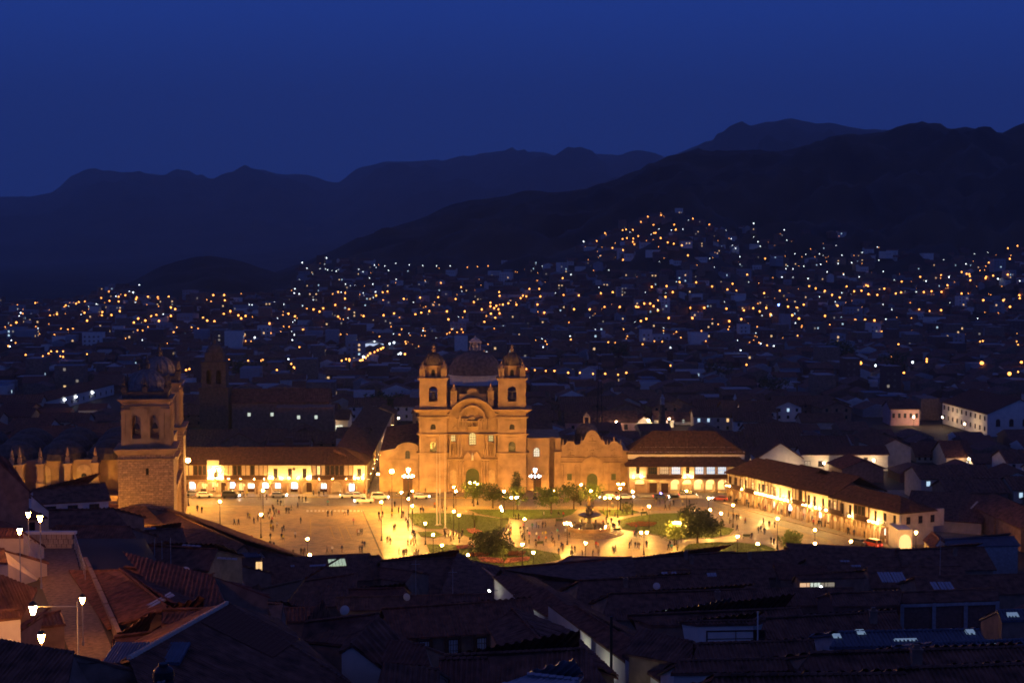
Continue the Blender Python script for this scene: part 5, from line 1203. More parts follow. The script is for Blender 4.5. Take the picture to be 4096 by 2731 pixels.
def brickify(m, sx=1.1, sz=.5):
    n, l = m.node_tree.nodes, m.node_tree.links; b = n['Principled BSDF']; old = b.inputs['Base Color'].links[0].from_socket
    t = n.new('ShaderNodeTexCoord'); mp = n.new('ShaderNodeCombineXYZ'); sp = n.new('ShaderNodeSeparateXYZ'); l.new(t.outputs['Object'], sp.inputs[0])
    ad = n.new('ShaderNodeMath'); l.new(sp.outputs['X'], ad.inputs[0]); l.new(sp.outputs['Y'], ad.inputs[1]); l.new(ad.outputs[0], mp.inputs['X']); l.new(sp.outputs['Z'], mp.inputs['Y'])
    br = n.new('ShaderNodeTexBrick'); br.inputs['Scale'].default_value = 1; br.inputs['Brick Width'].default_value = sx; br.inputs['Row Height'].default_value = sz; br.inputs['Mortar Size'].default_value = .04
    br.inputs['Color1'].default_value = (.75, .75, .75, 1); br.inputs['Color2'].default_value = (1.15, 1.1, 1.05, 1); br.inputs['Mortar'].default_value = (.5, .48, .45, 1); l.new(mp.outputs[0], br.inputs['Vector'])
    mx = n.new('ShaderNodeMix'); mx.data_type = 'RGBA'; mx.blend_type = 'MULTIPLY'; mx.inputs[0].default_value = 1; l.new(old, mx.inputs[6]); l.new(br.outputs['Color'], mx.inputs[7]); l.new(mx.outputs[2], b.inputs['Base Color'])
brickify(M['stone_blocks'])
M['dome_rib'] = mat('ribbed_dome_stone', (.20, .17, .15), vary=.3, scale=1.5)
cath_tower(0); cath_tower(42)
f = MB(); f.wall(-6, -1.2, 0, 1, 12, 42, []); f.box(-5, -1.2, 12, 42, 0, 17); f.box(-5, -1.0, 20, 34, 17, 23)
for y in (14, 17, 21, 25, 29, 33, 37, 40): f.cyl(-.9, y, .5, 11, .45, .4, 8)
f.box(-1.6, -.2, 12.1, 41.9, 11, 12); f.box(-1.6, -.3, 18, 36, 17, 17.8); f.build('facade', ['stone'], cat)
n_ = MB(); n_.box(-96, -6, 9, 46, 0, 19.6); n_.box(-96, -12.5, 4, 9, 0, 12)
n_.build('nave_wall', ['stone'], cat)
v_ = MB()
for i in range(8):
    for j in range(3):
        cx, cy = -89+i*10.6, 14+j*13; v_.lathe(cx, cy, [(5.6*math.cos(R(a)), 19.5+4.0*math.sin(R(a))) for a in (0, 20, 40, 60, 80)], 16, sx=.95, sy=1.1)
v_.build('vaulted_roof', ['stone_dark'], cat)
for dx in (-55, -48, -42, -35.5, -33.8, -29.4, -23.5, -17.5):
    b = MB(); b.box(dx-.7, dx+.7, 5.5, 9, 0, 19); b.box(dx-.9, dx+.9, 5.2, 6.3, 0, 15); b.box(dx-1, dx+1, 5.1, 9.1, 18.8, 19.3); b.build('buttress', ['stone'], cat); pinnacle(cat, dx, 6.4, 19.3, 3.6, .5)
for dx in (-52, -39, -29.2, -20.3):
    b = MB(); b.prism([(dx-1.6, 12.4), (dx-1.6, 17.2)]+[(dx-1.6*math.cos(math.pi*k/8), 17.2+1.3*math.sin(math.pi*k/8)) for k in range(1, 8)]+[(dx+1.6, 17.2), (dx+1.6, 12.4)], 8.7, 9); b.build('arch_surround', ['stone_pale'], cat)
    window(cat, dx, 8.68, 12.9, 1.2, 3.7, 'glass_green' if dx == -29.2 else 'glass', True, 'stone_dark', (1, 4), .1)

# ---------------------------------------------------------------- second dark church behind, with its lit side range
def zc(V, D): d = ray(2048, V); return CAMZ + D*d.z/d.y
dt = thing('dark_church', 'unlit church tower with dome rising among dark roofs behind the arcade', 'church', q(0, 0) if False else Vector(((850-2048)/F*520, 520, 0)), R(4))
b = MB(); b.box(-5, 5, 0, 10, 0, 19); cornice(b, -5, 5, 0, 10, 18.6, .8, .5); b.wall(-4.2, 4.2, 19.4, 28, .6, 1.4, [(-1.7, 1.6, 20.5, 25.5, True), (1.7, 1.6, 20.5, 25.5, True)])
b.box(-4.2, -3.2, 1.4, 9.2, 19.4, 28); b.box(3.2, 4.2, 1.4, 9.2, 19.4, 28); b.box(-3.2, 3.2, 8.4, 9.2, 19.4, 28); cornice(b, -4.2, 4.2, .6, 9.2, 27.6, .8, .5); b.build('tower', ['stone_dark'], dt)
b = MB(); b.wall(-3.2, 3.2, 28.4, 31.5, 1.6, 2.2, [(0, 1.2, 29, 30.8, True)]); b.box(-3.2, 3.2, 2.2, 8.2, 28.4, 31.5); b.lathe(0, 5, [(3.1*math.cos(R(a)), 31.5+3*math.sin(R(a))) for a in (0, 20, 45, 70, 84)], 14); b.lathe(0, 5, [(.5, 34.3), (.5, 35.5), (.2, 36), (.05, 37)], 8); b.build('dome', ['stone_dark'], dt)
b = MB(); b.box(6, 40, 2, 16, 0, 14); b.build('nave', ['adobe'], dt); add_roof(dt, gable_box(6, 40, 2, 16, 14, 18), 'tile2', .6)
b = MB(); b.box(22, 42, -8, 1.9, 0, 13); b.build('side_range', ['adobe'], dt)
for x in (12, 20, 30, 36): MB().box(-.5, .5, -.05, 0, 0, 1.2).build('window', ['winw'], dt, (x, 1.98 if x < 22 else -8.02, 9))
# ---------------------------------------------------------------- radio mast
rm = thing('radio_mast', 'thin lattice radio mast rising over the roofs behind the chapel', 'mast', Vector(((2400-2048)/F*540, 540, 0)))
b = MB(); H_ = 31
for sx, sy in ((-1, -1), (1, -1), (1, 1), (-1, 1)): b.tube((sx*1.0, sy*1.0, 0), (sx*.25, sy*.25, H_), .09, 4)
for i in range(14):
    z0, z1 = H_*i/14, H_*(i+1)/14; r0 = 1-.75*i/14; r1 = 1-.75*(i+1)/14
    for (a, c), (d, e) in (((-1, -1), (1, -1)), ((1, -1), (1, 1)), ((1, 1), (-1, 1)), ((-1, 1), (-1, -1))): b.tube((a*r0, c*r0, z0), (d*r1, e*r1, z1), .05, 3)
b.build('lattice', ['red_iron'] if 'red_iron' in M else ['iron'], rm)
for z in (20, 26, 29): MB().lathe(0, 0, [(.1, 0), (.7, .1), (.7, .4), (.1, .5)], 10).build('antenna_drum', ['concrete'], rm, (0, -.5, z))
# ---------------------------------------------------------------- billboards
for (x, y, D, w, h, m, lb, inner) in ((857, 803, 1000, 14, 8, 'farb', 'large lit billboard with a dark red picture by the bright avenue', True), (836, 812, 980, 7, 7, 'farb', 'lower lit billboard with white top and dark red base', True), (961, 793, 1100, 17, 9, 'farb', 'brightest white billboard, just left of the church dome', False), (990, 812, 1050, 15, 5, 'farb', 'dim pale blue lit roof sign below the white billboard', False), (1011, 796, 1100, 8, 5, 'farb', 'small bright sign beside the church tower dome', False), (1005-0, 1000, 560, 0, 0, None, '', False)):
    if not m: continue
    P = qy(x, y, D); t = thing('billboard', lb, 'billboard', (P.x, D, 0), 0)
    MB().box(-w/2, w/2, -.1, 0, P.z-h/2, P.z+h/2).build('panel', [m if w != 15 else 'winb'], t)
    if inner: MB().box(-w*.38, w*.30, -.2, -.1, P.z-h*.36, P.z+h*.2).build('picture', ['brick'], t)
    for s in (-.3, .3): MB().box(s*w-.2, s*w+.2, 0, .4, 0, P.z-h/2).build('post', ['iron'], t)

# ---------------------------------------------------------------- town houses
def house_proto(w, d, h, rh, wall, roof, nwin, axis='x', lit=0, flat=False, sp=.9, detail=False):
    hw = MB(); hw.box(-w/2, w/2, -d/2, d/2, 0, h)
    if not flat:
        if axis == 'x':
            for s in (-1, 1): hw.add([(s*w/2, -d/2, h), (s*w/2, d/2, h), (s*w/2, 0, h+rh*.97)], [(0, 1, 2)])
        else:
            for s in (-1, 1): hw.add([(-w/2, s*d/2, h), (w/2, s*d/2, h), (0, s*d/2, h+rh*.97)], [(0, 1, 2)])
        rf = MB()
        for f in gable_box(-w/2, w/2, -d/2, d/2, h, h+rh, ov=.5, axis=axis): roof_face(rf, f, sp, 0, 1)
    else:
        hw.box(-w/2, w/2, -d/2, -d/2+.2, h, h+.7); hw.box(-w/2, w/2, d/2-.2, d/2, h, h+.7); hw.box(-w/2, -w/2+.2, -d/2+.2, d/2-.2, h, h+.7); hw.box(w/2-.2, w/2, -d/2+.2, d/2-.2, h, h+.7)
        rf = MB(); rf.box(-1.2, 1.2, 0, 2.4, h, h+2.2)
    wm = hw.mesh('wall', [wall]); rfm = rf.mesh('roof', [roof])
    wins = []
    rows = 2 if h > 4.5 else 1
    for r in range(rows):
        for i in range(nwin):
            wins.append((-w/2+w*(i+.5)/nwin, -d/2-.02, 1.2+2.8*r, 'glass' if random.random() > lit else random.choice(('winf', 'winf', 'shopy', 'winb'))))
    return wm, rfm, wins
_pw = {m: MB().box(-.45, .45, -.03, .03, 0, 1.25).mesh('window', [m]) for m in ('glass', 'winf', 'shopy', 'winb', 'winw')}
def place_house(pr, x, y, z, rz, label, group, name='house', s=1.0):
    wm, rfm, wins = pr
    t = thing(name, label, 'house', (x, y, z), rz, group); t.scale = (s, s, 1)
    link('wall', wm, t); link('roof', rfm, t)
    for wx, wy, wz, m in wins: link('window', _pw[m], t, (wx, wy, wz))
    return t
PR = []
WN = {'white': 'whitewashed', 'cream': 'cream', 'adobe': 'mud-walled', 'brick': 'brick', 'pinkw': 'pinkish', 'concrete': 'grey concrete'}
for w, d, h, rh, wall, roof, nw, ax, lit, flat in ((14, 12, 6, 2.6, 'white', 'tile2', 4, 'x', .1, False), (11, 14, 5.5, 2.4, 'adobe', 'tile2', 3, 'y', .0, False), (18, 11, 6.2, 2.4, 'cream', 'tile', 5, 'x', .15, False), (12, 12, 4.2, 2.4, 'adobe', 'tile3', 3, 'x', .0, False),
        (15, 13, 7.5, 2.8, 'concrete', 'tile2', 4, 'x', .1, False), (13, 11, 8, 0, 'brick', 'brick', 4, 'x', .25, True), (10, 15, 5.8, 2.2, 'white', 'tile', 3, 'y', .1, False), (20, 12, 5, 2.8, 'adobe', 'tile', 5, 'x', .05, False), (12, 12, 10, 0, 'concrete', 'concrete', 4, 'x', .3, True)):
    PR.append((house_proto(w, d, h, rh, wall, roof, nw, ax, lit, flat), WN[wall], flat, ax, w, d))
EXC = [(-100, 108, 285, 426), (-36, -3, 425, 500), (-28, 32, 420, 480), (30, 72, 420, 445), (-70, -12, 420, 428), (-190, -74, 322, 400), (-112, -60, 510, 545), (-50, -22, 425, 560)]
def blocked(x, y, r=7):
    return any(a-r < x < b+r and c-r < y < d+r for a, b, c, d in EXC)
NOTE = []   # filled below by the notable houses: (x, y, radius)
NH = []
def note_house(label, x1, x2, ye, D, h=None, depth=11, axis='x', wall='white', roof='tile2', rh=2.6, rot=0, zb=0, wins=(), name='house', flat=False, panes='glass', sp=.5, lamp_=None, pos=None, grp=None):
    """a house whose front eave spans photograph x1..x2 (q units) at height ye, D metres away"""
    a, b = qy(x1, ye, D), qy(x2, ye, D); w = (b-a).length; z = a.z if h is None else h
    t = thing(name, label, 'house', ((a.x+b.x)/2, D, zb), R(rot), grp)
    z -= zb
    wl_ = MB(); wl_.box(-w/2, w/2, 0, depth, 0, z)
    if not flat:
        if axis == 'x':
            for s in (-1, 1): wl_.add([(s*w/2, 0, z), (s*w/2, depth, z), (s*w/2, depth/2, z+rh*.97)], [(0, 1, 2)])
        else:
            for yy in (0, depth): wl_.add([(-w/2, yy, z), (w/2, yy, z), (0, yy, z+rh*.97)], [(0, 1, 2)])
        wl_.build('wall', [wall], t)
        if axis == 'x': add_roof(t, gable_box(-w/2, w/2, 0, depth, z, z+rh), roof, sp)
        else: add_roof(t, gable_box(-w/2, w/2, 0, depth, z, z+rh, axis='y'), roof, sp)
    else: wl_.build('wall', [wall], t)
    for wx, wz, ww, wh, m in wins: window(t, -w/2+w*wx, -.03, z*wz, ww, wh, m, False, 'wood', (1, 1), .1)
    NOTE.append(((a.x+b.x)/2, D+depth/2, max(w, depth)/2)); NH.append((label, (a+b)/2, D, w)); return t, w, z
# long white range lit by wall lamps, upper left
pA, pB = q(99, 950), q(262, 906); dd = pB-pA
t = thing('house', 'long white building slanting away with three bright wall lamps, upper part beyond the cathedral', 'house', pA, math.atan2(dd.y, dd.x)); L_ = dd.length
MB().box(0, L_, 0, 10, 0, 5.2).build('wall', ['white'], t); add_roof(t, gable_box(0, L_, 0, 10, 5.2, 7.6), 'tile2', .7)
for u in (.27, .42, .66): MB().box(-.5, .5, -.7, -.3, 0, .5).build('wall_light', ['far_wl'] if 'far_wl' in M else ['lampblue'], t, (L_*u, 0, 3.4))
for u in range(12): window(t, L_*(u+.5)/12, -.02, 1.2, 1.0, 1.6, 'glass', False, 'wood', (1, 0), .1)
NOTE.append(((pA.x+pB.x)/2, (pA.y+pB.y)/2, 32))
# houses behind the chapel
note_house('pinkish white long house with dark roof right behind the chapel dome', 1300, 1462, 968, 556, depth=12, wall='pinkw', rh=3.5, wins=((.1, .1, 1.2, 1.6, 'glass'), (.62, .3, 1.6, 1.1, 'winb'), (.85, .1, 1.4, 2, 'glass')))
note_house('white gabled house with one bright round lamp, behind the restaurant roof', 1458, 1500, 972, 560, depth=12, axis='y', rh=2.6, wins=((.5, .3, 1.5, 1.5, 'winw'),))
note_house('tall pinkish white house below the small statue, behind the restaurant', 1503, 1548, 962, 566, depth=10, wins=((.3, .5, .9, 1.6, 'winw'), (.75, .5, .9, 1.6, 'glass')))
note_house('pale greenish white long house sloping behind the restaurant roof', 1552, 1640, 966, 575, depth=12, wins=((.2, .4, 1, 1.4, 'winw'), (.6, .4, 1, 1.4, 'glass')), wall='white')
t = thing('monument', 'statue on a tall pedestal above the white houses behind the restaurant', 'statue', Vector((qy(1521, 960, 552).x, 552, 0)))
MB().lathe(0, 0, [(1.5, 0), (1.4, 6), (1.1, 6.2), (1.0, 10), (1.3, 10.2)], 8).build('pedestal', ['stone_dark'], t); MB().lathe(0, 0, [(.9, 0), (.8, 1.4), (1.0, 2.4), (.4, 3.0), (.5, 3.4), (.1, 3.8)], 8).build('figure', ['concrete'], t, (0, 0, 10.2))
# large white two-storey building, upper right
c0 = qy(2267, 1002, 537); c1 = qy(2164, 980, 580); c0.z = c1.z = 0; dd = c0-c1; L_ = dd.length
t = thing('house', 'large white two-storey building with rows of small windows and arched gable end', 'house', c1, math.atan2(dd.y, dd.x))
zE = 8.4; mb = MB(); mb.box(0, L_, 0, 24, 0, zE); mb.add([(L_, 0, zE), (L_, 24, zE), (L_, 12, zE+5)], [(0, 1, 2)]); mb.build('wall', ['white'], t)
add_roof(t, gable_box(0, L_, 0, 24, zE, zE+5.1), 'tile3', .6)
for i in range(10):
    for zz in (1.8, 5.6): window(t, L_*(i+.5)/10, -.02, zz, 1.1, 1.7, 'glass', False, 'wood', (1, 0), .1)
for i in range(4): window(t, L_+.02, 4+i*5, 3.6, 1.6, 2.8, 'glass', True, 'wood', (1, 1), .1, rz=math.pi/2)
NOTE.append(((c0.x+c1.x)/2, 560, 34))
note_house('pink and pale blue building with a row of windows, left of the big white one', 2046, 2112, 938, 572, depth=12, wall='pinkw', rh=2.5, wins=tuple(((i+.5)/5, .45, 1.0, 1.8, 'glass') for i in range(5)))
note_house('tall plain cream block between the pink building and the big white one', 2116, 2158, 915, 590, depth=14, wall='adobe', flat=True)
note_house('low dark building with lit white porch posts in the middle distance', 1842, 1940, 968, 560, depth=12, wall='cream', rh=2.6)
note_house('flat house with pale lit front far right of the chapel', 1715, 1765, 885, 720, depth=12, wall='pinkw', flat=True, wins=tuple(((i+.5)/6, .5, 1.2, 1.6, 'glass') for i in range(6)))
# white houses right behind the right arcade
note_house('white gable-ended house rising just behind the arcade corner', 1742, 1842, 1050, 428, depth=14, axis='y', rh=4.2, wall='white', roof='tile')
note_house('long white house with one lit window behind the right arcade', 1842, 1905, 1042, 446, depth=9, rh=1.8, wins=((.2, .35, 1.8, 1.8, 'glass_w'), (.7, .35, 1.8, 1.8, 'glass_w')) if 'glass_w' in M else ((.2, .35, 1.8, 1.8, 'winf'), (.7, .35, 1.8, 1.8, 'glass')), roof='tile3')
note_house('wide whitish house with a bright yellow window and dark doorway behind the arcade', 1905, 2040, 1042, 452, depth=10, rh=1.8, wall='white', wins=((.12, .4, 1.6, 1.7, 'glass'), (.36, .5, 2.0, 1.5, 'shopy'), (.62, .45, 1.2, 1.8, 'glass'), (.25, .05, 2.2, 1.9, 'glass')), roof='tile3')
note_house('small hip-roofed house with pale columned front at far right', 2105, 2172, 1046, 470, depth=12, axis='x', rh=3.4, wall='cream', roof='tile3', wins=tuple(((i+.5)/5, .35, .7, 1.8, 'glass') for i in range(5)))
note_house('cream house with two bluish lit windows and reddish roof at far right', 2174, 2235, 1048, 455, depth=15, axis='x', rh=4, wall='cream', roof='tile3', wins=((.55, .3, 1.0, 1.5, 'winb'), (.8, .3, 1.0, 1.5, 'winb'), (.2, .3, .9, 1.4, 'glass')))
note_house('dim grey-blue walled yard house at the picture edge, far right', 2238, 2340, 1062, 448, depth=12, rh=2, wall='concrete')
# broad brown roof with skylight strips across the side street
t, w, z = note_house('broad brown-roofed building with four skylight strips across the side street', 2080, 2250, 1192, 352, depth=24, axis='x', rh=4.6, wall='cream', roof='tile', rot=-24, zb=0)
add = MB()
for i in range(4): MB().box(0, .5, 0, 3.6, 0, .05).build('skylight', ['cream'], t, (w*(.32+.14*i), 4.6, z+4.6*(5.6/12)+.12)).rotation_euler = (math.atan(4.6/12), 0, R(-20))
t, w, z = note_house('small corner house with a brightly lit white arch below', 2062, 2096, 1216, 328, depth=8, rh=1.4, wall='white', flat=True, zb=0)
MB().prism([(w*.5-1.3, 0), (w*.5-1.3, 2.6), (w*.5-.9, 3.6), (w*.5, 4.0), (w*.5+.9, 3.6), (w*.5+1.3, 2.6), (w*.5+1.3, 0)], -.12, -.02).build('lit_arch', ['shopy'], t, (-w/2, 0, 0))
# clerestory on the arcade roof
P = aty(2850+1085/2.94, 1750+435/2.94, 380); t = thing('roof_monitor', 'small white clerestory with brown roof riding on the arcade roof', 'dormer', (P.x, P.y, P.z-1.6), R(-57+0))
MB().box(-5, 5, 0, 6, -1.5, 1.5).build('wall', ['white'], t); add_roof(t, gable_box(-5, 5, 0, 6, 1.5, 3.0), 'tile', .45)
# dark gabled roof with a bluish porch behind the left arcade
note_house('gabled brown roof with pale edge right behind the left arcade', 507, 594, 1017, 452, depth=12, axis='y', rh=3.2, wall='adobe', roof='tile')
note_house('whitish house with a curved pale roof edge near the end of the left arcade', 772, 845, 1003, 468, depth=12, axis='x', rh=2.4, wall='white', roof='tile2', wins=((.2, .4, 1.6, 1.6, 'glass'),))
note_house('low white-walled courtyard house with a yellow lit window and dark tree', 625, 800, 962, 545, depth=12, axis='x', rh=2.8, wall='white', roof='tile2', wins=((.88, .3, 3.0, 1.8, 'winw'), (.5, .3, 1.2, 1.6, 'glass')))
tree(0, 0, 7, 12, 'dark broad tree standing in the courtyard behind the left arcade', m='leaf2', pos=Vector((qy(718, 970, 538).x, 537, 0)), dense=.8)
# near-middle town: individual houses
spots = []
y = 436.0; row = 0
while y < 1010 and len(spots) < 2000:
    x = -.40*y-10; row += 1
    while x < .40*y+10:
        jx, jy = x+random.uniform(-2, 2), y+random.uniform(-2.5, 2.5)
        if not blocked(jx, jy) and not any((jx-a)**2+(jy-b)**2 < (r+8)**2 for a, b, r in NOTE):
            spots.append((jx, jy))
        x += random.uniform(15.5, 19)
    y += 15.5 if row % 3 else 21
for y in range(300, 430, 17):       # right and left of the square
    for x in list(range(118, int(.42*y)+14, 17))+list(range(-int(.42*y)-6, -98, 17)):
        if not blocked(x, y, 5) and not any((x-a)**2+(y-b)**2 < (r+8)**2 for a, b, r in NOTE): spots.append((x+random.uniform(-2, 2), y+random.uniform(-2, 2)))
PROT = ((1296, 1640, 986, 552), (2160, 2352, 992, 535), (2040, 2120, 964, 566), (1735, 2045, 1074, 428), (2100, 2240, 1068, 450), (95, 265, 948, 612), (590, 780, 908, 512), (880, 920, 1000, 540), (1838, 1945, 978, 552))
def covers(x, y):
    c = (2048+F*x/y)/K; w_ = 8*F/y/K; top = (1365.5+F*math.tan(math.atan((CAMZ-8.5)/y)-R(PITCH)))/K
    return any(y < D_ and c-w_ < b_ and c+w_ > a_ and top < lim for a_, b_, lim, D_ in PROT)
low_spots = [p for p in spots if covers(*p)]; spots = [p for p in spots if not covers(*p)]
spots.sort(key=lambda p: p[1])
ZN = lambda x, y: ('beyond the cathedral' if x < -.19*y else 'behind the long arcade' if x < -.06*y else 'behind the big church' if x < .05*y else 'behind the chapel and restaurant' if x < .17*y else 'behind the right arcade')
LMK = ((-.38, 'at the far cathedral side'), (-.31, 'above the cathedral vaults'), (-.25, 'above the cathedral towers'), (-.20, 'beside the unlit church tower'), (-.15, 'above the arcade galleries'), (-.10, 'above the arcade middle'), (-.06, 'above the arcade corner'), (-.02, 'by the side street'), (.03, 'behind the church dome'), (.07, 'by the radio mast'), (.11, 'above the chapel'), (.16, 'above the restaurant'), (.21, 'above the arcade bend'), (.26, 'above the right arcade'), (.31, 'below the big white building'), (9, 'beside the big white building'))
def ZN2(x, y):
    for a, n in LMK:
        if x/y < a: return n
near, far = spots[:185], spots[185:]
for x, y in near:
    pr, wn, flat, ax, w, d = random.choice(PR[:4]+PR[6:8]+PR[1:4]) if random.random() < .9 else random.choice(PR)
    dist = 'quite near' if y < 330 else 'near' if y < 380 else 'mid-distance' if y < 445 else 'in the first row' if y < 462 else 'in the second row' if y < 482 else 'in the third row' if y < 502 else 'in the fourth row' if y < 524 else 'in the fifth row' if y < 545 else 'in the sixth row' if y < 565 else 'beyond the sixth row'
    lb = f"{wn} {'flat-roofed' if flat else 'gable-fronted' if ax == 'y' else 'tile-roofed'} house {dist} {ZN2(x, y)}"
    place_house(pr, x, y, 0, R(random.choice((4, 4, 94, -3, 4))+random.uniform(-3, 3)), lb, 'houses of the old town '+ZN(x, y), s=random.uniform(.9, 1.12))
# the town beyond: one mass
def mass(name, pts, label, big=1.0, low=False):
    mb = MB(); mats = ['white', 'adobe', 'brick', 'concrete', 'tile2', 'tile3', 'winf', 'far_win', 'sheet', 'far_win2']
    for x, y, z in pts:
        w = random.uniform(7, 15)*big; d = random.uniform(7, 13)*big; tall = random.random() < (.03 if y < 1000 else .07); h = random.uniform(2.5, 5.5) if not tall else random.uniform(8, 14)
        if low: tall = False; h = 3.2; w = random.uniform(9, 13); d = random.uniform(9, 13)
        a = random.choice((.07, .07+math.pi/2, -.3, .5)) if y > 1100 else random.choice((.07, .07+math.pi/2)); ca, sa = math.cos(a), math.sin(a)
        def tr(L): return [(x+p*ca-q_*sa, y+p*sa+q_*ca, z+r) for p, q_, r in L]
        wm = random.choice((0, 1, 1, 1, 2, 2, 3)); V = [(-w/2, -d/2, -4), (w/2, -d/2, -4), (w/2, d/2, -4), (-w/2, d/2, -4), (-w/2, -d/2, h), (w/2, -d/2, h), (w/2, d/2, h), (-w/2, d/2, h)]
        mb.add(tr(V), [(0, 1, 5, 4), (1, 2, 6, 5), (2, 3, 7, 6), (3, 0, 4, 7)], wm)
        if tall or (not low and random.random() < .3): mb.add(tr(V[4:]), [(0, 1, 2, 3)], 3 if random.random() < .6 else 8)
        else:
            rh = random.uniform(1.5, 2.6); rm_ = random.choice((4, 4, 5)); RV = [(-w/2-.4, -d/2-.5, h-.1), (w/2+.4, -d/2-.5, h-.1), (w/2+.4, d/2+.5, h-.1), (-w/2-.4, d/2+.5, h-.1), (-w/2-.4, 0, h+rh), (w/2+.4, 0, h+rh)]
            mb.add(tr(RV), [(0, 1, 5, 4), (2, 3, 4, 5)], rm_); mb.add(tr(RV), [(1, 2, 5), (3, 0, 4)], wm)
        for i in range(int(w//3)):
            for r_ in range(int(h//2.8)):
                lit = not low and random.random() < (.09 if not tall else .14)
                xx = -w/2+1.2+i*3; zz = .9+r_*2.8
                for yy in (-d/2-.04,): mb.add(tr([(xx, yy, zz), (xx+1.2, yy, zz), (xx+1.2, yy, zz+1.3), (xx, yy, zz+1.3)]), [(0, 1, 2, 3)], random.choice((6, 7, 7, 9)) if lit else 1)
    return tag(mb.build(name, mats), label, 'town', kind='stuff')
M['far_win'] = emi('far_lit_window', (1.0, .62, .25), 1.0, 'NONE'); M['far_win2'] = emi('far_lit_window_cool', (.6, .85, 1.0), .9, 'NONE')
mass('courtyard_sheds', [(x, y, -.6) for x, y in low_spots], 'plain low roofs packed between the larger houses of the old town', low=True)
mass('distant_houses', [(x, y, 0) for x, y in far], 'mass of dark roofs of the old town beyond the square')
ULIM = [(-200, 705), (0, 702), (150, 692), (250, 668), (300, 662), (330, 678), (660, 680), (700, 606), (850, 592), (900, 622), (1100, 618), (1300, 606), (1340, 562), (1480, 496), (1560, 488), (1640, 525), (1900, 525), (2050, 580), (2352, 568), (2600, 560)]
pts = []
tries = 0
while len(pts) < 5200 and tries < 60000:
    tries += 1
    y = 1010+1350*random.random()**1.25; x = random.uniform(-.42, .42)*y; z = ground(x, y)
    U = 2048+F*x/y; V = 1365.5+F*math.tan(math.atan((CAMZ-z)/y)-R(PITCH))
    if V/K < interp(ULIM, U/K)+3: continue
    if V/K < 640 and random.random() < .6: continue
    pts.append((x, y, z))
mass('hillside_houses', pts, 'mass of small dark houses of the far town climbing the hillsides')
# far trees as dark clumps between houses
for i, (x, y, D, w, h) in enumerate(((980, 885, 640, 16, 9), (1650, 830, 760, 14, 12), (2060, 800, 800, 18, 14), (1930, 790, 900, 26, 12), (880, 895, 600, 20, 9), (1420, 790, 880, 16, 14), (560, 840, 760, 20, 11), (1780, 870, 680, 16, 10))):
    P = qy(x, y, D); tree(0, 0, h, w, ('dark round tree group left of the church tower', 'dark tree above the low roofs beyond the restaurant', 'tall dark tree at the far right district', 'wide dark grove in the right district', 'broad dark tree by the side street end', 'dark tree near the radio mast top', 'dark tree behind the unlit church tower', 'dark tree among roofs beyond the right arcade')[i], m='leaf2', pos=Vector((P.x, D, 0)), dense=.6)

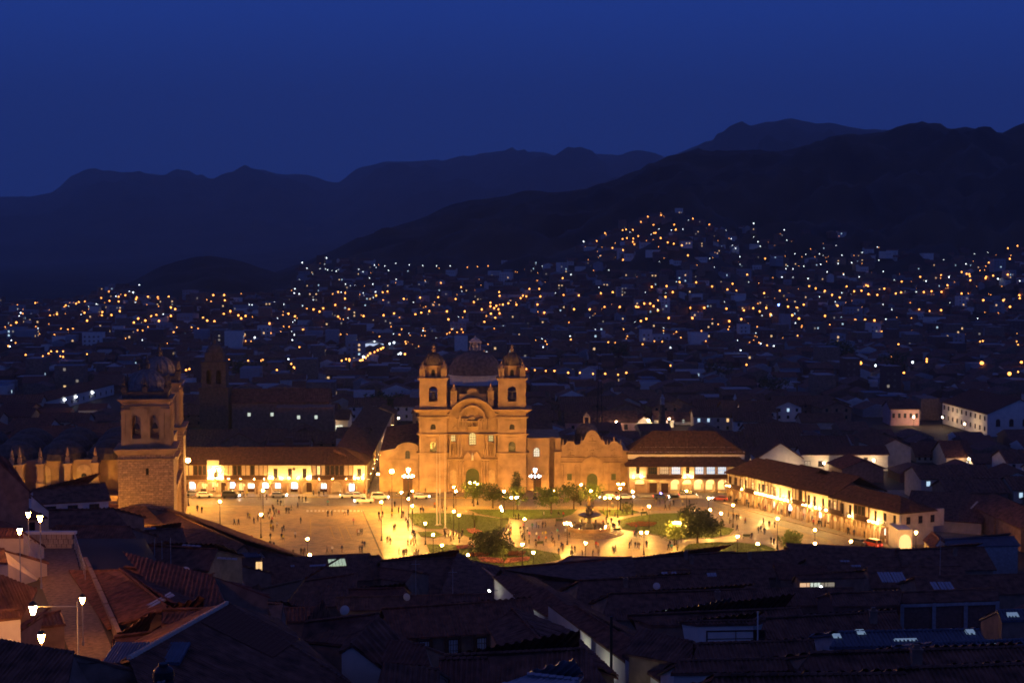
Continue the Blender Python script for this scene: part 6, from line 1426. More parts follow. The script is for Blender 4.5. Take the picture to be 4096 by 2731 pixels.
# ---------------------------------------------------------------- lamps of the far town
FL5 = "500,880 513,882 430,906 461,903 465,910 533,905w 545,907 503,924 545,926 576,905 628,908 625,922 350,935 362,928 390,926 302,943 443,940w 250,955 296,952 80,943 75,955 28,943 162,933 95,978W 88,993W 105,985 137,994 195,988 212,990 230,992 245,988 262,985 300,987 388,978 400,983 470,975 468,992 442,1002 512,990 562,996 550,972 640,851W 612,887W 595,885w 680,908 725,908 727,922 775,905 775,925 845,903 915,904 980,902 1030,902 970,930 1033,928 745,967w 785,958 805,965 845,970 750,985w 785,995 695,995 718,990 635,1007 615,1022 668,1015 730,1020 733,1033 890,1003 933,1005 952,1015 985,1022 1028,985 1058,978 1095,990 1108,1003 1128,998 1058,1042 1090,1042 560,1050 575,1055 605,1055 632,1058 655,1060 680,1045 708,1060 780,1038 812,1045 762,1066 798,1068 880,1045 910,1050 946,1057 985,1072 1035,1075 1170,1093W 1187,1075 1128,1107 165,1042 280,1050 312,1055 335,1050 313,1068 250,1080 347,1082W 380,1083W 420,1075w 385,1045 400,1014 460,1042 495,1040 130,1068 160,1070 180,1075 50,1040 30,1050 75,1024 38,1130 45,1133w 90,1068 28,1065 118,1170 197,1178 223,1165 235,1157 262,1155 290,1155 277,1178 290,1180 400,1168 1345,1020w 1240,972 1260,928w 1145,943w 1158,946w 1275,1003w 1300,993 1325,990 1355,995 1368,1002 1390,957w 1397,1000 1410,965 1440,965 1468,972 1485,960 1540,948 1355,882w 1352,895w 1375,898w 1390,1055 1328,1042 1303,1040 1238,1030 1290,1065 1270,1070 1245,1072 1215,1072 1352,1080w 1343,1103w 1375,1137 1490,1137 1388,748w 1410,778w 1500,728w 1505,783w 1545,793w 1565,823w 1587,850w 1567,883w 1587,893 1648,780w 1668,800w 1697,822w 1712,848w 1725,882w 1668,887w 1720,762w 1768,763w 1818,758w 1880,768w 1942,772w 2005,770w 2068,765w 2147,779O 2193,770O 2242,763O 1785,788w 1820,826w 1758,887 1780,880 1650,903 1728,903 1530,898 1530,912w 1585,912 1553,883 1855,914 1930,909 2013,907 2025,847 2118,860 2213,875 2293,887 2295,908 2093,919 2177,932 2253,937 2253,955 2280,947 2310,940 2335,947 2213,965 2270,965 2290,965 2295,980 2275,1003 2255,985 2232,1000 1500,1012 1553,1000 1605,997 1567,960 1580,960 1603,962 1540,1038 1497,1018 1670,995 1762,990 1810,985 1688,940 1760,925 1908,985 1935,983 1972,980 2053,978 2060,1015 2135,975 2225,1025 1448,1068 1393,1055 1508,1065 1565,1078 1595,1097 1605,1083 1622,1083 1570,1100 1797,1042 1845,1055 1743,1088 1835,1080 1862,1110 1865,1120 1943,1060w 2053,1075 2065,1070 2075,1055 2100,1068 2123,1042 2120,1055 2127,1068 2207,1148 2223,1157 2235,1160w 2233,1183 2253,1187 2270,1190 1570,1200 1590,1192 1605,1190 1605,1200 1140,1200 1207,1195 1200,1200 1325,1190w 1338,1215 1350,1228 1355,1233 1453,1208 1383,1222W 870,1236 855,1240 893,1240 793,1237 1272,1240 1052,1196 1790,1120W 1810,1115W 1700,1165O 1690,1175O 1720,1160O 1680,1185O 1665,1195O 1735,1150O 1750,1145O 1760,1140O 1670,1180W 1655,1200O 1840,1165W 1860,1168O 1830,1168w 1650,1145w 1720,1110w"
FL6 = "624,540 685,540 592,577 650,585 745,575 752,601 831,559 906,585 508,600 524,595 555,616 427,627 389,653 329,651w 508,644 528,638 557,638 580,646 562,664 555,655 461,689 510,707 510,737 652,611 660,617 683,656 715,677 743,689 780,703 808,715 675,598w 732,599w 785,603w 983,605w 1007,647w 1027,687w 1047,726w 1110,582W 1118,623w 1130,667w 1140,697w 1163,734 1250,612w 1262,650w 1300,717w 1350,714w 1412,714w 1515,720w 1608,708w 1678,697w 1685,739w 1705,793w 1597,760w 1560,768w 1560,775w 1498,762w 1418,760w 1340,769w 1290,778w 1258,788w 1447,808w 1523,813w 1595,816w 1360,824w 1290,828w 1240,825w 233,819 271,803w 125,868 80,875 66,903 40,917 50,908 130,914 117,940 20,943 200,893w 237,905 307,905 408,902 463,897 530,889 563,883 612,873 642,862 710,858 770,855 846,855 919,866 1013,852 1080,811 1135,819 990,873 1030,888 1001,903 865,906 738,902 705,915 670,927 635,935 607,943 570,955 580,960 495,966 425,967 357,970 285,972 148,978 650,967 670,968 820,963 883,960 895,977w 855,979 985,959 928,943w 1065,967 1108,960 1168,962 1225,945b 1218,955w 1268,952 1230,884 1158,892 1315,870 1365,863 1395,870 1437,885 1470,899 1505,910 1515,896w 1412,915w 1385,930 1365,938 1340,943 1310,958 1387,938 1485,929w 1495,945 1537,858 1572,879 1605,883 1635,858 1637,895 1678,897 1710,872 1627,852 1738,838 1790,837 1763,892 1787,893 1748,915 1777,914w 1875,826 1902,842w 1970,813 2007,820w 2065,803 2088,803 2100,803 2105,833 2103,820 2175,825 2178,815 2210,812 2277,808 2232,837W 2332,841w 2190,748 2225,742 2287,740 2278,683 2322,677 2085,758w 2000,855 2000,870 2065,890 2068,921 1927,883 1973,888 1857,884w 1892,890 2165,930 2257,931 2287,960 2330,897 2332,920 1870,966O 1918,975O 1971,976 1580,972O 1438,996 1460,1032 1508,1006 1577,1016 1622,1010 1665,1015 1717,1013W 1287,995 1318,1007 1302,1028w 1330,1046 1393,1043 1225,1040 1188,988 1138,978 1053,1010 998,1023 998,1045 993,1055 920,1015 932,1040 947,1033 828,1005 870,1062 720,1005 617,1007 592,1020 512,1053 755,1065 775,1093 890,1107 600,1083 600,1124 430,1078 405,1083 360,1093 372,1097 473,1115 442,1113 530,1085 690,1111 728,1140w 267,1085w 270,1102 153,1107 143,1137w 1165,1075 1173,1080 1127,1042 1312,1083 1537,1068 1698,1063 1835,1059 1202,1130w 1172,1128 1050,1150w 1142,1121w 1775,1123 2150,1110 2163,1107 2318,1110 2325,1125 728,1220 1077,1218 1602,1210X 1670,1222W 1743,1183O 1840,1207W 1905,1190O 1905,1202O 2158,1210X 1800,1255 2340,1205O 2325,1248 2285,1257X 525,1254 428,1257 372,1258 312,1256 258,1254 195,1246 155,1246 105,1241 66,1239 487,1262"
def lamp_hit(qx, qy_, h=7):
    d = ray(qx*K, qy_*K); y = 560.0
    while y < 4200:
        t = y/d.y; x = d.x*t; z = CAMZ+d.z*t
        if z <= ground(x, y)+h: return Vector((x, y, ground(x, y)))
        y += 6 if y < 1200 else 10
    return None
fl = []
for txt, x0 in ((FL5, 0), (FL6, 1176)):
    for w_ in txt.split():
        k = w_[-1] if w_[-1] in 'wWObX' else 'o'; a, b_ = w_.rstrip('wWObX').split(',')
        P = lamp_hit(x0+float(a)/2, 229.7+float(b_)/2)
        if P: fl.append((P, k, x0+float(a)/2))
fl.sort(key=lambda t: (t[0].y if t[1] in 'o' else t[0].y*.6))
M['far_b'] = emi('far_blue', (.1, .2, 1.0), 40)
def far_mesh(r, m):
    mb = MB(); mb.tube((0, 0, 0), (0, 0, 6.8), .12, 4, 0); mb.ball(0, 0, 7, r, 6, 4, 1); return mb.mesh('street_lamp', ['iron', m])
FM = {('o', 0): far_mesh(.45, 'far_o'), ('o', 1): far_mesh(.62, 'far_o'), ('w', 0): far_mesh(.42, 'far_w'), ('w', 1): far_mesh(.55, 'far_w'), ('b', 0): far_mesh(.8, 'far_b'), ('O', 0): far_mesh(.6, 'far_o'), ('W', 0): far_mesh(.7, 'far_w'), ('X', 0): far_mesh(.9, 'far_o')}
rest = MB()
for i, (P, k, qx) in enumerate(fl):
    kk = (k, 1) if (k in 'ow' and P.y > 1500) else (k, 0)
    zone = next(n for a_, n in ((60, 'left of everything'), (130, 'above the outermost cathedral vault'), (200, 'above the cathedral vaults'), (270, 'left of the cathedral towers'), (330, 'above the nearer cathedral dome'), (400, 'above the farther cathedral dome'), (460, 'between cathedral and unlit tower'), (530, 'above the unlit church tower'), (620, 'right of the unlit tower'), (700, 'above the long side range'), (780, 'above the courtyard tree'), (850, 'by the red billboards'), (920, 'above the bright avenue'), (1000, 'above the left church tower'), (1090, 'above the great dome'), (1180, 'above the right church tower'), (1260, 'right of the church'), (1340, 'above the chapel'), (1420, 'around the radio mast'), (1500, 'above the restaurant left half'), (1600, 'above the restaurant'), (1700, 'above the arcade bend'), (1800, 'above the arcade roofs'), (1900, 'in the dark grove district'), (2020, 'above the pink building'), (2140, 'left of the big white building'), (2250, 'above the big white building'), (9999, 'at the outer hillside')) if qx < a_)
    ht = next(n for a_, n in ((600, 'very low'), (700, 'low'), (820, 'lower-middle'), (950, 'middle'), (1100, 'upper-middle'), (1300, 'high'), (1600, 'very high'), (9999, 'topmost')) if P.y < a_)
    cn = {'o': 'small orange', 'w': 'small white', 'b': 'vivid blue', 'O': 'bright orange', 'W': 'bright white', 'X': 'very large orange'}[k]
    if i < 290:
        o = link('street_lamp', FM[kk], None, P); o.scale = (random.uniform(.7, 1.25),)*2+(1,); tag(o, f'{cn} far street lamp {ht} {zone}', 'street lamp', 'street lamps of the far town')
    else:
        r = .85; n0 = len(rest.v); rest.tube(P, P+Vector((0, 0, 6.8)), .12, 4, 0); rest.ball(P.x, P.y, P.z+7, r, 6, 4, 2 if k in 'wW' else 1)
for _ in range(850):
    while True:
        y = 1000+1200*random.random(); x = random.uniform(-.40, .40)*y; z = ground(x, y)
        if (1365.5+F*math.tan(math.atan((CAMZ-z)/y)-R(PITCH)))/K > interp(ULIM, (2048+F*x/y)/K)+6: break
    rest.ball(x, y, z+random.uniform(2, 7), random.uniform(.22, .42), 6, 3, 2 if random.random() < .3 else 1)
tag(rest.build('distant_street_lamps', ['iron', 'far_o', 'far_w']), 'remaining tiny street lights of the far hillside town', 'street lights', kind='stuff')
# ---------------------------------------------------------------- near rooftops below the viewpoint
def tanv(qy_): return math.tan(R(PITCH)+math.atan((qy_*K-1365.5)/F))
def gz(x, y): return ground(x, y)
def on_plane(qx, qy_, P0, n):
    d = ray(qx*K, qy_*K); o = Vector((0, 0, CAMZ)); t = (P0-o).dot(n)/d.dot(n); return o+d*t
FGH = []
def fg(label, r1, r2, e1, e2, D, wall='adobe', rm='tile2', pitch=.42, sp=.34, chim=0, sky=(), back=True, wd=7.5, seg=3, rz2=None, hr=7.6, cat_='house', ridge_m=None):
    """gable roof from its ridge and front eave in the photograph; D = metres to the ridge's first end"""
    def hgt(Dd):
        a_ = qy(*r1, Dd); b_ = q(*r2, a_.z); m_ = (a_+b_)/2; return abs(a_.z-gz(m_.x, min(m_.y, 300))-hr)
    D = min((D*(.85+.01*i) for i in range(31)), key=lambda Dd: hgt(Dd)+.02*abs(Dd-D))
    A = qy(*r1, D); B = q(*r2, A.z if rz2 is None else rz2)
    hor = (B-A); hor.z = 0; hor.normalize()
    def eave(px, ref):
        m = ref.z-.15
        while m > ref.z-12:
            dist = abs((q(*px, m)-ref).cross(hor).z)
            if (ref.z-m)/max(dist, .01) >= pitch: break
            m -= .04
        return q(*px, m)
    E1, E2 = eave(e1, A), eave(e2, B)
    ze = (E1.z+E2.z)/2; E1 = q(*e1, ze); E2 = q(*e2, ze)
    if B.z != A.z: E1 = eave(e1, A); E2 = eave(e2, B)
    n = (B-A).cross(E1-A).normalized(); n = -n if n.z < 0 else n
    c = (A+B+E1+E2)/4; g0 = min(gz(p.x, p.y) for p in (A, B, E1, E2))
    t = thing('house', label, cat_, (c.x, c.y, g0), 0, 'rooftops below the viewpoint')
    L = lambda p: Vector(p)-Vector((c.x, c.y, g0))
    perp = Vector((-hor.y, hor.x, 0)); 
    def mirror(p, ref):
        v = p-ref; k = v.dot(perp); r = max(abs(k), 4.5)*(1 if k > 0 else -1); o_ = ref-perp*r+hor*v.dot(hor); o_.z = ref.z-abs(r)/max(abs(k), .01)*(ref.z-p.z); return o_
    F1, F2 = mirror(E1, A), mirror(E2, B)
    mb = MB(); roof_face(mb, [L(E1), L(E2), L(B), L(A)], sp, 0, seg)
    if back: roof_face(mb, [L(F2), L(F1), L(A), L(B)], sp*2, 0, 1)
    o = mb.build('roof', [rm], t)
    rc = MB(); nn = max(3, int((B-A).length/.45))
    for i in range(nn):
        p0 = A+(B-A)*(i/nn); p1 = A+(B-A)*((i+.92)/nn); rc.tube(L(p0)+Vector((0, 0, .05)), L(p1)+Vector((0, 0, .1)), .13, 5)
    rc.build('ridge_tiles', [ridge_m or rm], o)
    # walls under the eaves, gable ends
    ins = .06
    q4 = [E1, E2, F2, F1]; cc = (E1+E2+F1+F2)/4
    wv = [p+(cc-p)*ins for p in q4]; top = [Vector((p.x, p.y, p.z-.12+.02)) for p in wv]
    ra, rb = A+(cc-A)*ins, B+(cc-B)*ins; ra.z = A.z-.15; rb.z = B.z-.15
    w = MB(); V = [L(Vector((p.x, p.y, g0-1))) for p in wv]+[L(p) for p in top]+[L(ra), L(rb)]
    w.add(V, [(0, 1, 5, 4), (2, 3, 7, 6), (1, 2, 6, 9, 5), (3, 0, 4, 8, 7)]); w.build('wall', [wall], t)
    for (sx, sy, sw, sh, m, tilt) in sky:
        P = on_plane(sx, sy, A, n)
        up = (A-E1); up = up-hor*up.dot(hor); up.normalize()
        s = MB(); s.add([L(P-hor*sw/2-up*sh/2+n*.16), L(P+hor*sw/2-up*sh/2+n*.16), L(P+hor*sw/2+up*sh/2+n*.16), L(P-hor*sw/2+up*sh/2+n*.16)], [(0, 1, 2, 3)])
        s.add([L(P-hor*(sw/2+.06)-up*(sh/2+.06)+n*.05), L(P+hor*(sw/2+.06)-up*(sh/2+.06)+n*.05), L(P+hor*(sw/2+.06)+up*(sh/2+.06)+n*.05), L(P-hor*(sw/2+.06)+up*(sh/2+.06)+n*.05)], [(0, 1, 2, 3)])
        so = s.build('skylight', [m], t)
        f_ = MB()
        for k in range(1, int(sw/.7)+1): c0 = P-hor*sw/2+hor*(sw*k/(int(sw/.7)+1)); f_.tube(L(c0-up*sh/2+n*.18), L(c0+up*sh/2+n*.18), .03, 4)
        if len(f_.v) and m != 'sk_b': f_.build('glazing_bar', ['iron'], so)
    for i in range(chim):
        u = random.uniform(.2, .8); p = A+(B-A)*u+(E1-A)*random.uniform(.1, .4); b = MB(); b.box(-.35, .35, -.35, .35, -.8, 1.1); b.box(-.42, .42, -.42, .42, 1.1, 1.22); b.box(-.2, .2, -.2, .2, 1.22, 1.5); b.build('chimney', ['adobe'], o, L(p))
    FGH.append((cc.x, cc.y, max((A-B).length, 8)/2))
    info = dict(t=t, A=A, B=B, E1=E1, E2=E2, n=n, c=c, g0=g0, L=L, hor=hor, perp=perp)
    return info
def wall_windows(h, n, w=1.0, ht=1.4, m='glass', dz=1.9, frac=(.08, .92)):
    E1, E2 = h['E1'], h['E2']; d = E2-E1; ang = math.atan2(d.y, d.x)
    for i in range(n):
        u = frac[0]+(frac[1]-frac[0])*(i+.5)/n; mm = m[i % len(m)] if isinstance(m, (list, tuple)) else m
        cc = (h['A']+h['B'])/2; p = E1+d*u; inw = (cc-p); inw.z = 0; p = p+h['perp']*(1 if inw.dot(h['perp']) > 0 else -1)*.20
        window(h['t'], *(h['L'](Vector((p.x, p.y, E1.z-dz)))), w, ht, mm, False, 'wood', (1, 1), .12, rz=ang)
M['sk_w'] = emi('lit_skylight', (.80, 1.0, .62), .42, 'NONE'); M['sk_d'] = mat('dull_skylight', (.30, .32, .36), vary=.1, rough=.3); M['sk_b'] = emi('cool_lit_skylight', (.50, .75, 1.0), .20, 'NONE')
# row along the square
fg('dark tiled roof with a glowing greenish skylight cutting across the open square', (591, 1283), (850, 1271), (598, 1345), (876, 1330), 262, rm='tile2', chim=0, sky=((774, 1292, 3.2, 2.2, 'sk_w', 0), (672, 1300, .7, .5, 'sk_d', 0), (730, 1299, 3.0, .5, 'sk_d', 0)))
fg('dark low roof ending right of the greenish skylight, at the foot of the shining path', (846, 1277), (872, 1276), (856, 1330), (905, 1330), 258)
fg('broad dark hipped roof whose corner points at the front lawn', (872, 1287), (1058, 1279), (880, 1366), (1120, 1368), 255, pitch=.34)
fg('hip end roof sloping down to the white-walled street from the broad dark roof', (1052, 1281), (1100, 1296), (1010, 1366), (1178, 1368), 252, pitch=.36)
fg('dark roof starting with a pointed corner at the white-walled street, facing the front lawn', (1150, 1304), (1452, 1278), (1136, 1321), (1468, 1348), 258, pitch=.36, sky=())
fg('dark roof in front of the fountain with ragged ridge', (1440, 1283), (1690, 1266), (1450, 1340), (1700, 1330), 262, chim=2)
fg('dark roof below the roadside lawn with small bluish parapet pieces', (1680, 1270), (1860, 1262), (1690, 1330), (1870, 1322), 265, rm='tile2', chim=1)
fg('dark roof below the small round tree and right road', (1800, 1258), (2068, 1259), (1850, 1318), (2080, 1312), 270, rm='tile2', pitch=.36)
fg('dark roof right of the road end, under the brown gable', (2060, 1262), (2260, 1256), (2076, 1310), (2290, 1308), 268, chim=1)
fg('small orange-lit gable-fronted house at the right end of the square', (2140, 1221), (2158, 1238), (2120, 1240), (2142, 1262), 292, wall='cream', rm='tile', pitch=.5, back=True)
fg('bluish sheet-roofed house at the picture edge beyond the dark rooftops', (2172, 1238), (2330, 1232), (2168, 1256), (2345, 1252), 292, rm='sheet', wall='concrete')
# rows behind, right block
fg('long dark roof in the second row with a pale lit ridge patch', (1330, 1332), (1590, 1322), (1318, 1398), (1610, 1390), 222, chim=1)
fg('dark roof in the second row with a faint dormer and lit slot', (1520, 1310), (1760, 1304), (1535, 1358), (1770, 1352), 240, sky=((1526, 1316, 1.0, .5, 'sk_d', 0), (1635, 1320, 1.6, 1.0, 'sk_d', 0), (1548, 1316, .8, .6, 'sk_d', 0)))
fg('dark roof with two thin slanting skylights left of centre right', (1850, 1282), (2060, 1280), (1862, 1335), (2080, 1332), 246, sky=((1940, 1289, 1.8, .5, 'sk_d', 0), (1966, 1300, 1.8, .5, 'sk_d', 0)))
fg('dark roof with a row of four slanting skylight strips', (1990, 1304), (2210, 1300), (2000, 1350), (2230, 1345), 228, sky=tuple((2026+15*i, 1326, 1.0, 3.0, 'sk_d', 0) for i in range(4)))
fg('dark roof with three bright slanting skylight strips', (2100, 1325), (2352, 1318), (2110, 1370), (2370, 1362), 212, sky=tuple((2148+17*i, 1348, 1.0, 2.6, 'sk_w' if i == 9 else 'sk_d', 0) for i in range(3)))
fg('roof with a pinkish sloping panel beside the lit terrace', (1775, 1298), (1900, 1302), (1790, 1330), (1905, 1330), 236, rm='tile3')
h = fg('terrace house with three warm lit windows and a hanging bulb', (1825, 1320), (1985, 1316), (1838, 1329), (1990, 1326), 226, wall='adobe'); wall_windows(h, 3, 2.6, 1.7, ['shopy_dim' if 'shopy_dim' in M else 'winf', 'winw', 'winf'], 2.3, (.02, .5))
MB().ball(0, 0, 0, .28, 8, 5).build('hanging_lamp', ['lampblue'], h['t'], h['L'](qy(1886, 1349, 222)))
fg('broad dark hipped roof in the right block, third row', (1400, 1362), (1740, 1352), (1380, 1424), (1700, 1420), 196, chim=1)
fg('dark roof with long straight eave in the right block', (1720, 1352), (1960, 1350), (1735, 1392), (1975, 1388), 200)
h = fg('brick building with three framed blank panels at the right', (2075, 1360), (2290, 1352), (2068, 1385), (2296, 1378), 186, wall='brick', rm='tile2', pitch=.25)
for i in range(4):
    E1, E2 = h['E1'], h['E2']; P = E1+(E2-E1)*(i/3*.96+.02); MB().box(-.25, .25, -.12, .1, -4.6, -.1).build('concrete_frame', ['concrete'], h['t'], h['L'](P+Vector((0, .1, 0))))
for dz in (-.35, -4.6): MB().box(0, (E2-E1).length*.96, -.14, .1, dz-.2, dz+.2).build('concrete_beam', ['concrete'], h['t'], h['L'](E1+Vector((.3, .1, 0))), math.atan2((E2-E1).y, (E2-E1).x))
h = fg('brick house with blind bays left of the framed brick building', (1905, 1362), (2072, 1358), (1912, 1392), (2066, 1390), 190, wall='brick', pitch=.3)
fg('long dark roof above the white balcony wall', (1440, 1412), (1840, 1396), (1500, 1436), (1850, 1430), 172)
h = fg('house with a white stepped balcony wall and dark recess', (1560, 1428), (1760, 1424), (1600, 1434), (1735, 1432), 162, wall='white', pitch=.3); wall_windows(h, 1, 5.6, 1.6, 'dark', 2.2, (.35, 1.0))
MB().box(-.06, .06, -.06, .06, -3, 1.2).build('drain_pipe', ['white'], h['t'], h['L'](h['E2']+Vector((.2, -.1, 0))))
fg('dark blue sheet roof behind the white balcony wall', (1560, 1402), (1690, 1398), (1552, 1418), (1712, 1418), 178, rm='sheet', sky=((1556, 1410, 2.2, 1.0, 'sk_d', 0), (1560, 1404, 2.8, .3, 'sk_w', 0)))
fg('low dark roof just under the white balcony wall', (1600, 1479), (1870, 1471), (1590, 1518), (1880, 1510), 134, rm='tile2')
fg('big dark roof filling the third row right of the white balcony', (1740, 1420), (2060, 1404), (1760, 1480), (2080, 1466), 158, chim=1, rm='tile2')
fg('dark roof near the bottom between the street and the courtyard', (1470, 1446), (1592, 1476), (1436, 1500), (1590, 1530), 140, rm='tile2', pitch=.36)
h = fg('low courtyard house with bluish glowing roof lights', (1925, 1452), (2250, 1446), (1905, 1486), (2270, 1480), 148, rm='sheet', wall='concrete', pitch=.3, sky=((1922, 1461, .6, .5, 'sk_b', 0), (1976, 1452, .7, .6, 'sk_b', 0), (2080, 1470, 1.9, .22, 'sk_b', 0), (2228, 1452, .7, .6, 'sk_b', 0)))
fg('dark sheet-roofed yard building with bluish lit strips at the lower right', (2140, 1478), (2352, 1470), (2120, 1520), (2370, 1510), 132, rm='sheet', wall='concrete', pitch=.3, sky=((2280, 1484, .8, .4, 'sk_b', 0), (2222, 1502, 1.0, .25, 'sk_b', 0), (2292, 1500, .5, .25, 'sk_b', 0)))
fg('roof with pale blue sheets at the right picture edge', (2290, 1402), (2400, 1400), (2300, 1425), (2400, 1422), 176, rm='sheet', sky=((2325, 1412, 1.2, .6, 'sk_b', 0),))
fg('broad black roof along the bottom edge, right side', (1860, 1500), (2352, 1486), (1780, 1600), (2400, 1590), 118, rm='tile2', pitch=.36, chim=1)
fg('dark roof at the bottom with a small bluish-white lit wall', (1560, 1518), (1850, 1512), (1540, 1546), (1840, 1540), 122, rm='tile2', wall='white')
fg('dark roof in the bottom right corner', (2060, 1536), (2400, 1524), (2040, 1630), (2420, 1620), 104, rm='tile2')
fg('black roof at the bottom edge right of the white street wall', (1640, 1552), (2080, 1548), (1600, 1640), (2100, 1640), 100, rm='tile2')
# white-walled street: houses on its right side, stepping uphill
SW = []
for lb, r1, r2, e1, e2, D in (('white-walled street house opening onto the front lawn', (1190, 1318), (1236, 1352), (1131, 1323), (1176, 1362), 254),
                          ('dark-roofed street house above the second stretch of white wall', (1250, 1352), (1330, 1410), (1178, 1366), (1250, 1412), 232),
                          ('street house over the long lit stretch of white wall', (1322, 1390), (1440, 1466), (1253, 1383), (1358, 1462), 205),
                          ('street house with a broken white wall below the dark roof', (1425, 1452), (1500, 1506), (1362, 1466), (1440, 1522), 164),
                          ('brightest white street house with blue shutters at the bottom edge', (1500, 1486), (1632, 1580), (1428, 1503), (1540, 1580), 140)):
    h = fg(lb, r1, r2, e1, e2, D, wall='white', rm='tile', pitch=.4, sp=.32); SW.append(h)
def wall_patch(label, pts, D0, D1, h_=None): pass
h = SW[-1]; d = h['E2']-h['E1']
for u in (.28, .55):
    P = h['E1']+d*u-h['perp']*0; sgn = 1 if ((h['A']+h['B'])/2-P).dot(h['perp']) > 0 else -1
    MB().box(-.55, .55, -.12, .0, 0, 1.7).build('blue_shutter', ['blue'], h['t'], h['L'](P+h['perp']*sgn*.42+Vector((0, 0, -2.6))), math.atan2(d.y, d.x))
# roofs between the street and the square's left part
fg('corrugated roof in the second row with a satellite dish', (690, 1335), (822, 1316), (655, 1392), (815, 1392), 206, rm='tile', sp=.45)
fg('short steep tiled eave over the bluish street light', (652, 1397), (752, 1394), (660, 1427), (744, 1424), 168, rm='tile', sp=.45, pitch=.5)
h = fg('smooth brown sheet roof lit from the alley', (600, 1352), (700, 1330), (612, 1378), (655, 1386), 236, rm='sheet_brown' if 'sheet_brown' in M else 'adobe')
fg('brown low roof glowing beside the alley lamp', (612, 1384), (650, 1388), (626, 1420), (645, 1424), 190, rm='adobe')
fg('dark roof left of the gallery house', (700, 1428), (870, 1408), (690, 1470), (880, 1490), 152, rm='tile2')
fg('red sheet awning roof with bluish edges between dark roofs', (872, 1303), (948, 1312), (872, 1328), (932, 1336), 236, rm='tile3', pitch=.3)
fg('roof with a red plastic strip edge under the broad dark roof', (800, 1352), (930, 1350), (806, 1386), (944, 1389), 216, rm='tile3', sky=((860, 1388, .1, .1, 'sk_d', 0),))
fg('dark roof directly above the lit slot and white dish', (770, 1372), (1130, 1364), (776, 1402), (1140, 1394), 200, rm='tile2')
# gallery house
h = fg('long tiled roof house with a glazed gallery below its eave', (876, 1397), (1222, 1376), (905, 1467), (1232, 1448), 150, rm='tile', sp=.36, seg=5, wall='adobe')
E1, E2 = h['E1'], h['E2']; d = E2-E1; ang = math.atan2(d.y, d.x); Lg = d.length
for i in range(9):
    p = E1+d*(.16+.80*i/8); MB().box(-.14, .14, -.14, .14, -3.4, 0).build('post', ['wood'], h['t'], h['L'](p+Vector((0, -.02, 0))))
for i in (0, 2, 4, 6, 7):
    p = E1+d*(.16+.80*(i+.5)/8); window(h['t'], *(h['L'](p+Vector((0, .18, -3.1)))), Lg*.8/8-.4, 2.7, 'gal' if 'gal' in M else 'winb_dim' if 'winb_dim' in M else 'glass', False, 'wood', (3, 3), .1, rz=ang)
MB().box(0, Lg*.18, -.05, .05, -4.0, -3.1).build('balcony_panel', ['white'], h['t'], h['L'](E1+d*.79+Vector((0, -.1, 0))), ang)
fg('reddish roof in front of the left end of the glazed gallery', (890, 1472), (976, 1482), (876, 1520), (990, 1530), 132, rm='tile3')
fg('wide tiled roof below the glazed gallery with a purplish stretch', (1020, 1506), (1345, 1490), (1010, 1575), (1400, 1580), 122, rm='tile', sp=.34, seg=4)
fg('purplish tiled roof at the bottom edge between two roofs', (1008, 1514), (1120, 1512), (1015, 1600), (1140, 1600), 112, rm='tile3', sp=.34)
fg('long plain roof descending beside the white street wall', (1178, 1396), (1268, 1500), (1120, 1440), (1190, 1560), 140, rm='tile', pitch=.3)
fg('pale low gable roof peeking at the bottom edge', (1212, 1548), (1330, 1562), (1150, 1570), (1250, 1600), 108, rm='sk_d', pitch=.3)
fg('dark roof at the bottom between white gable and purple roof', (880, 1530), (1010, 1538), (860, 1600), (1010, 1600), 110, rm='tile2')
# white gabled house by the near big roof
h = fg('pale gable-walled small house beside the big near roof', (806, 1479), (850, 1440), (779, 1497), (800, 1460), 118, wall='white', rm='tile2', pitch=.5)
# left block along the square
fg('dark long roof rising to the stone tower foot', (240, 1157), (336, 1165), (262, 1196), (380, 1206), 288, rm='tile2')
h = fg('dark tiled roof sloping down toward the open square from the stone tower', (354, 1157), (560, 1250), (300, 1222), (470, 1330), 292, rm='tile', pitch=.30, sp=.4)
fg('small end roof over the white gable wall at the edge of the open square', (520, 1232), (600, 1266), (520, 1262), (586, 1275), 262, rm='tile2', wall='white', pitch=.4)
h = fg('brown-walled house with a yellow lit window facing the alley', (520, 1272), (590, 1270), (528, 1280), (602, 1277), 238, wall='brick', rm='sheet', pitch=.3); wall_windows(h, 1, 1.4, 3.0, 'shopy', 3.9, (.80, 1.0))
fg('low roof with a bluish white edge strip in the left block', (260, 1222), (420, 1212), (250, 1252), (430, 1246), 236, rm='tile2', sky=((300, 1216, 9, .3, 'sk_d', 0),))
fg('dark roof in the left block with an aerial and blue sheets', (300, 1248), (500, 1262), (300, 1290), (480, 1310), 214, rm='tile2', sky=((440, 1254, 2.5, .3, 'sk_d', 0), (522, 1283, 2.6, .2, 'sk_d', 0)))
h = fg('house with a long pale wall under a dark roof in the left block', (285, 1276), (400, 1270), (284, 1282), (411, 1278), 192, wall='white', pitch=.35)
fg('dark sheet-roofed house with pale streaks beside the alley', (410, 1288), (540, 1296), (420, 1340), (560, 1350), 196, rm='tile2', sky=((515, 1290, 3, .25, 'sk_d', 0), (515, 1297, 3, .25, 'sk_d', 0)))
fg('big striped clay roof in the left block, centre', (285, 1302), (490, 1322), (384, 1394), (520, 1392), 168, hr=6, rm='tile3', sp=.42, seg=4)
fg('reddish roof whose eave slants along the lit lane, with a pale bluish panel', (275, 1306), (385, 1395), (158, 1309), (246, 1442), 150, hr=2.6, rm='tile3', pitch=.34, seg=4, sky=((345, 1394, 1.3, 4.5, 'sk_d', 0),))
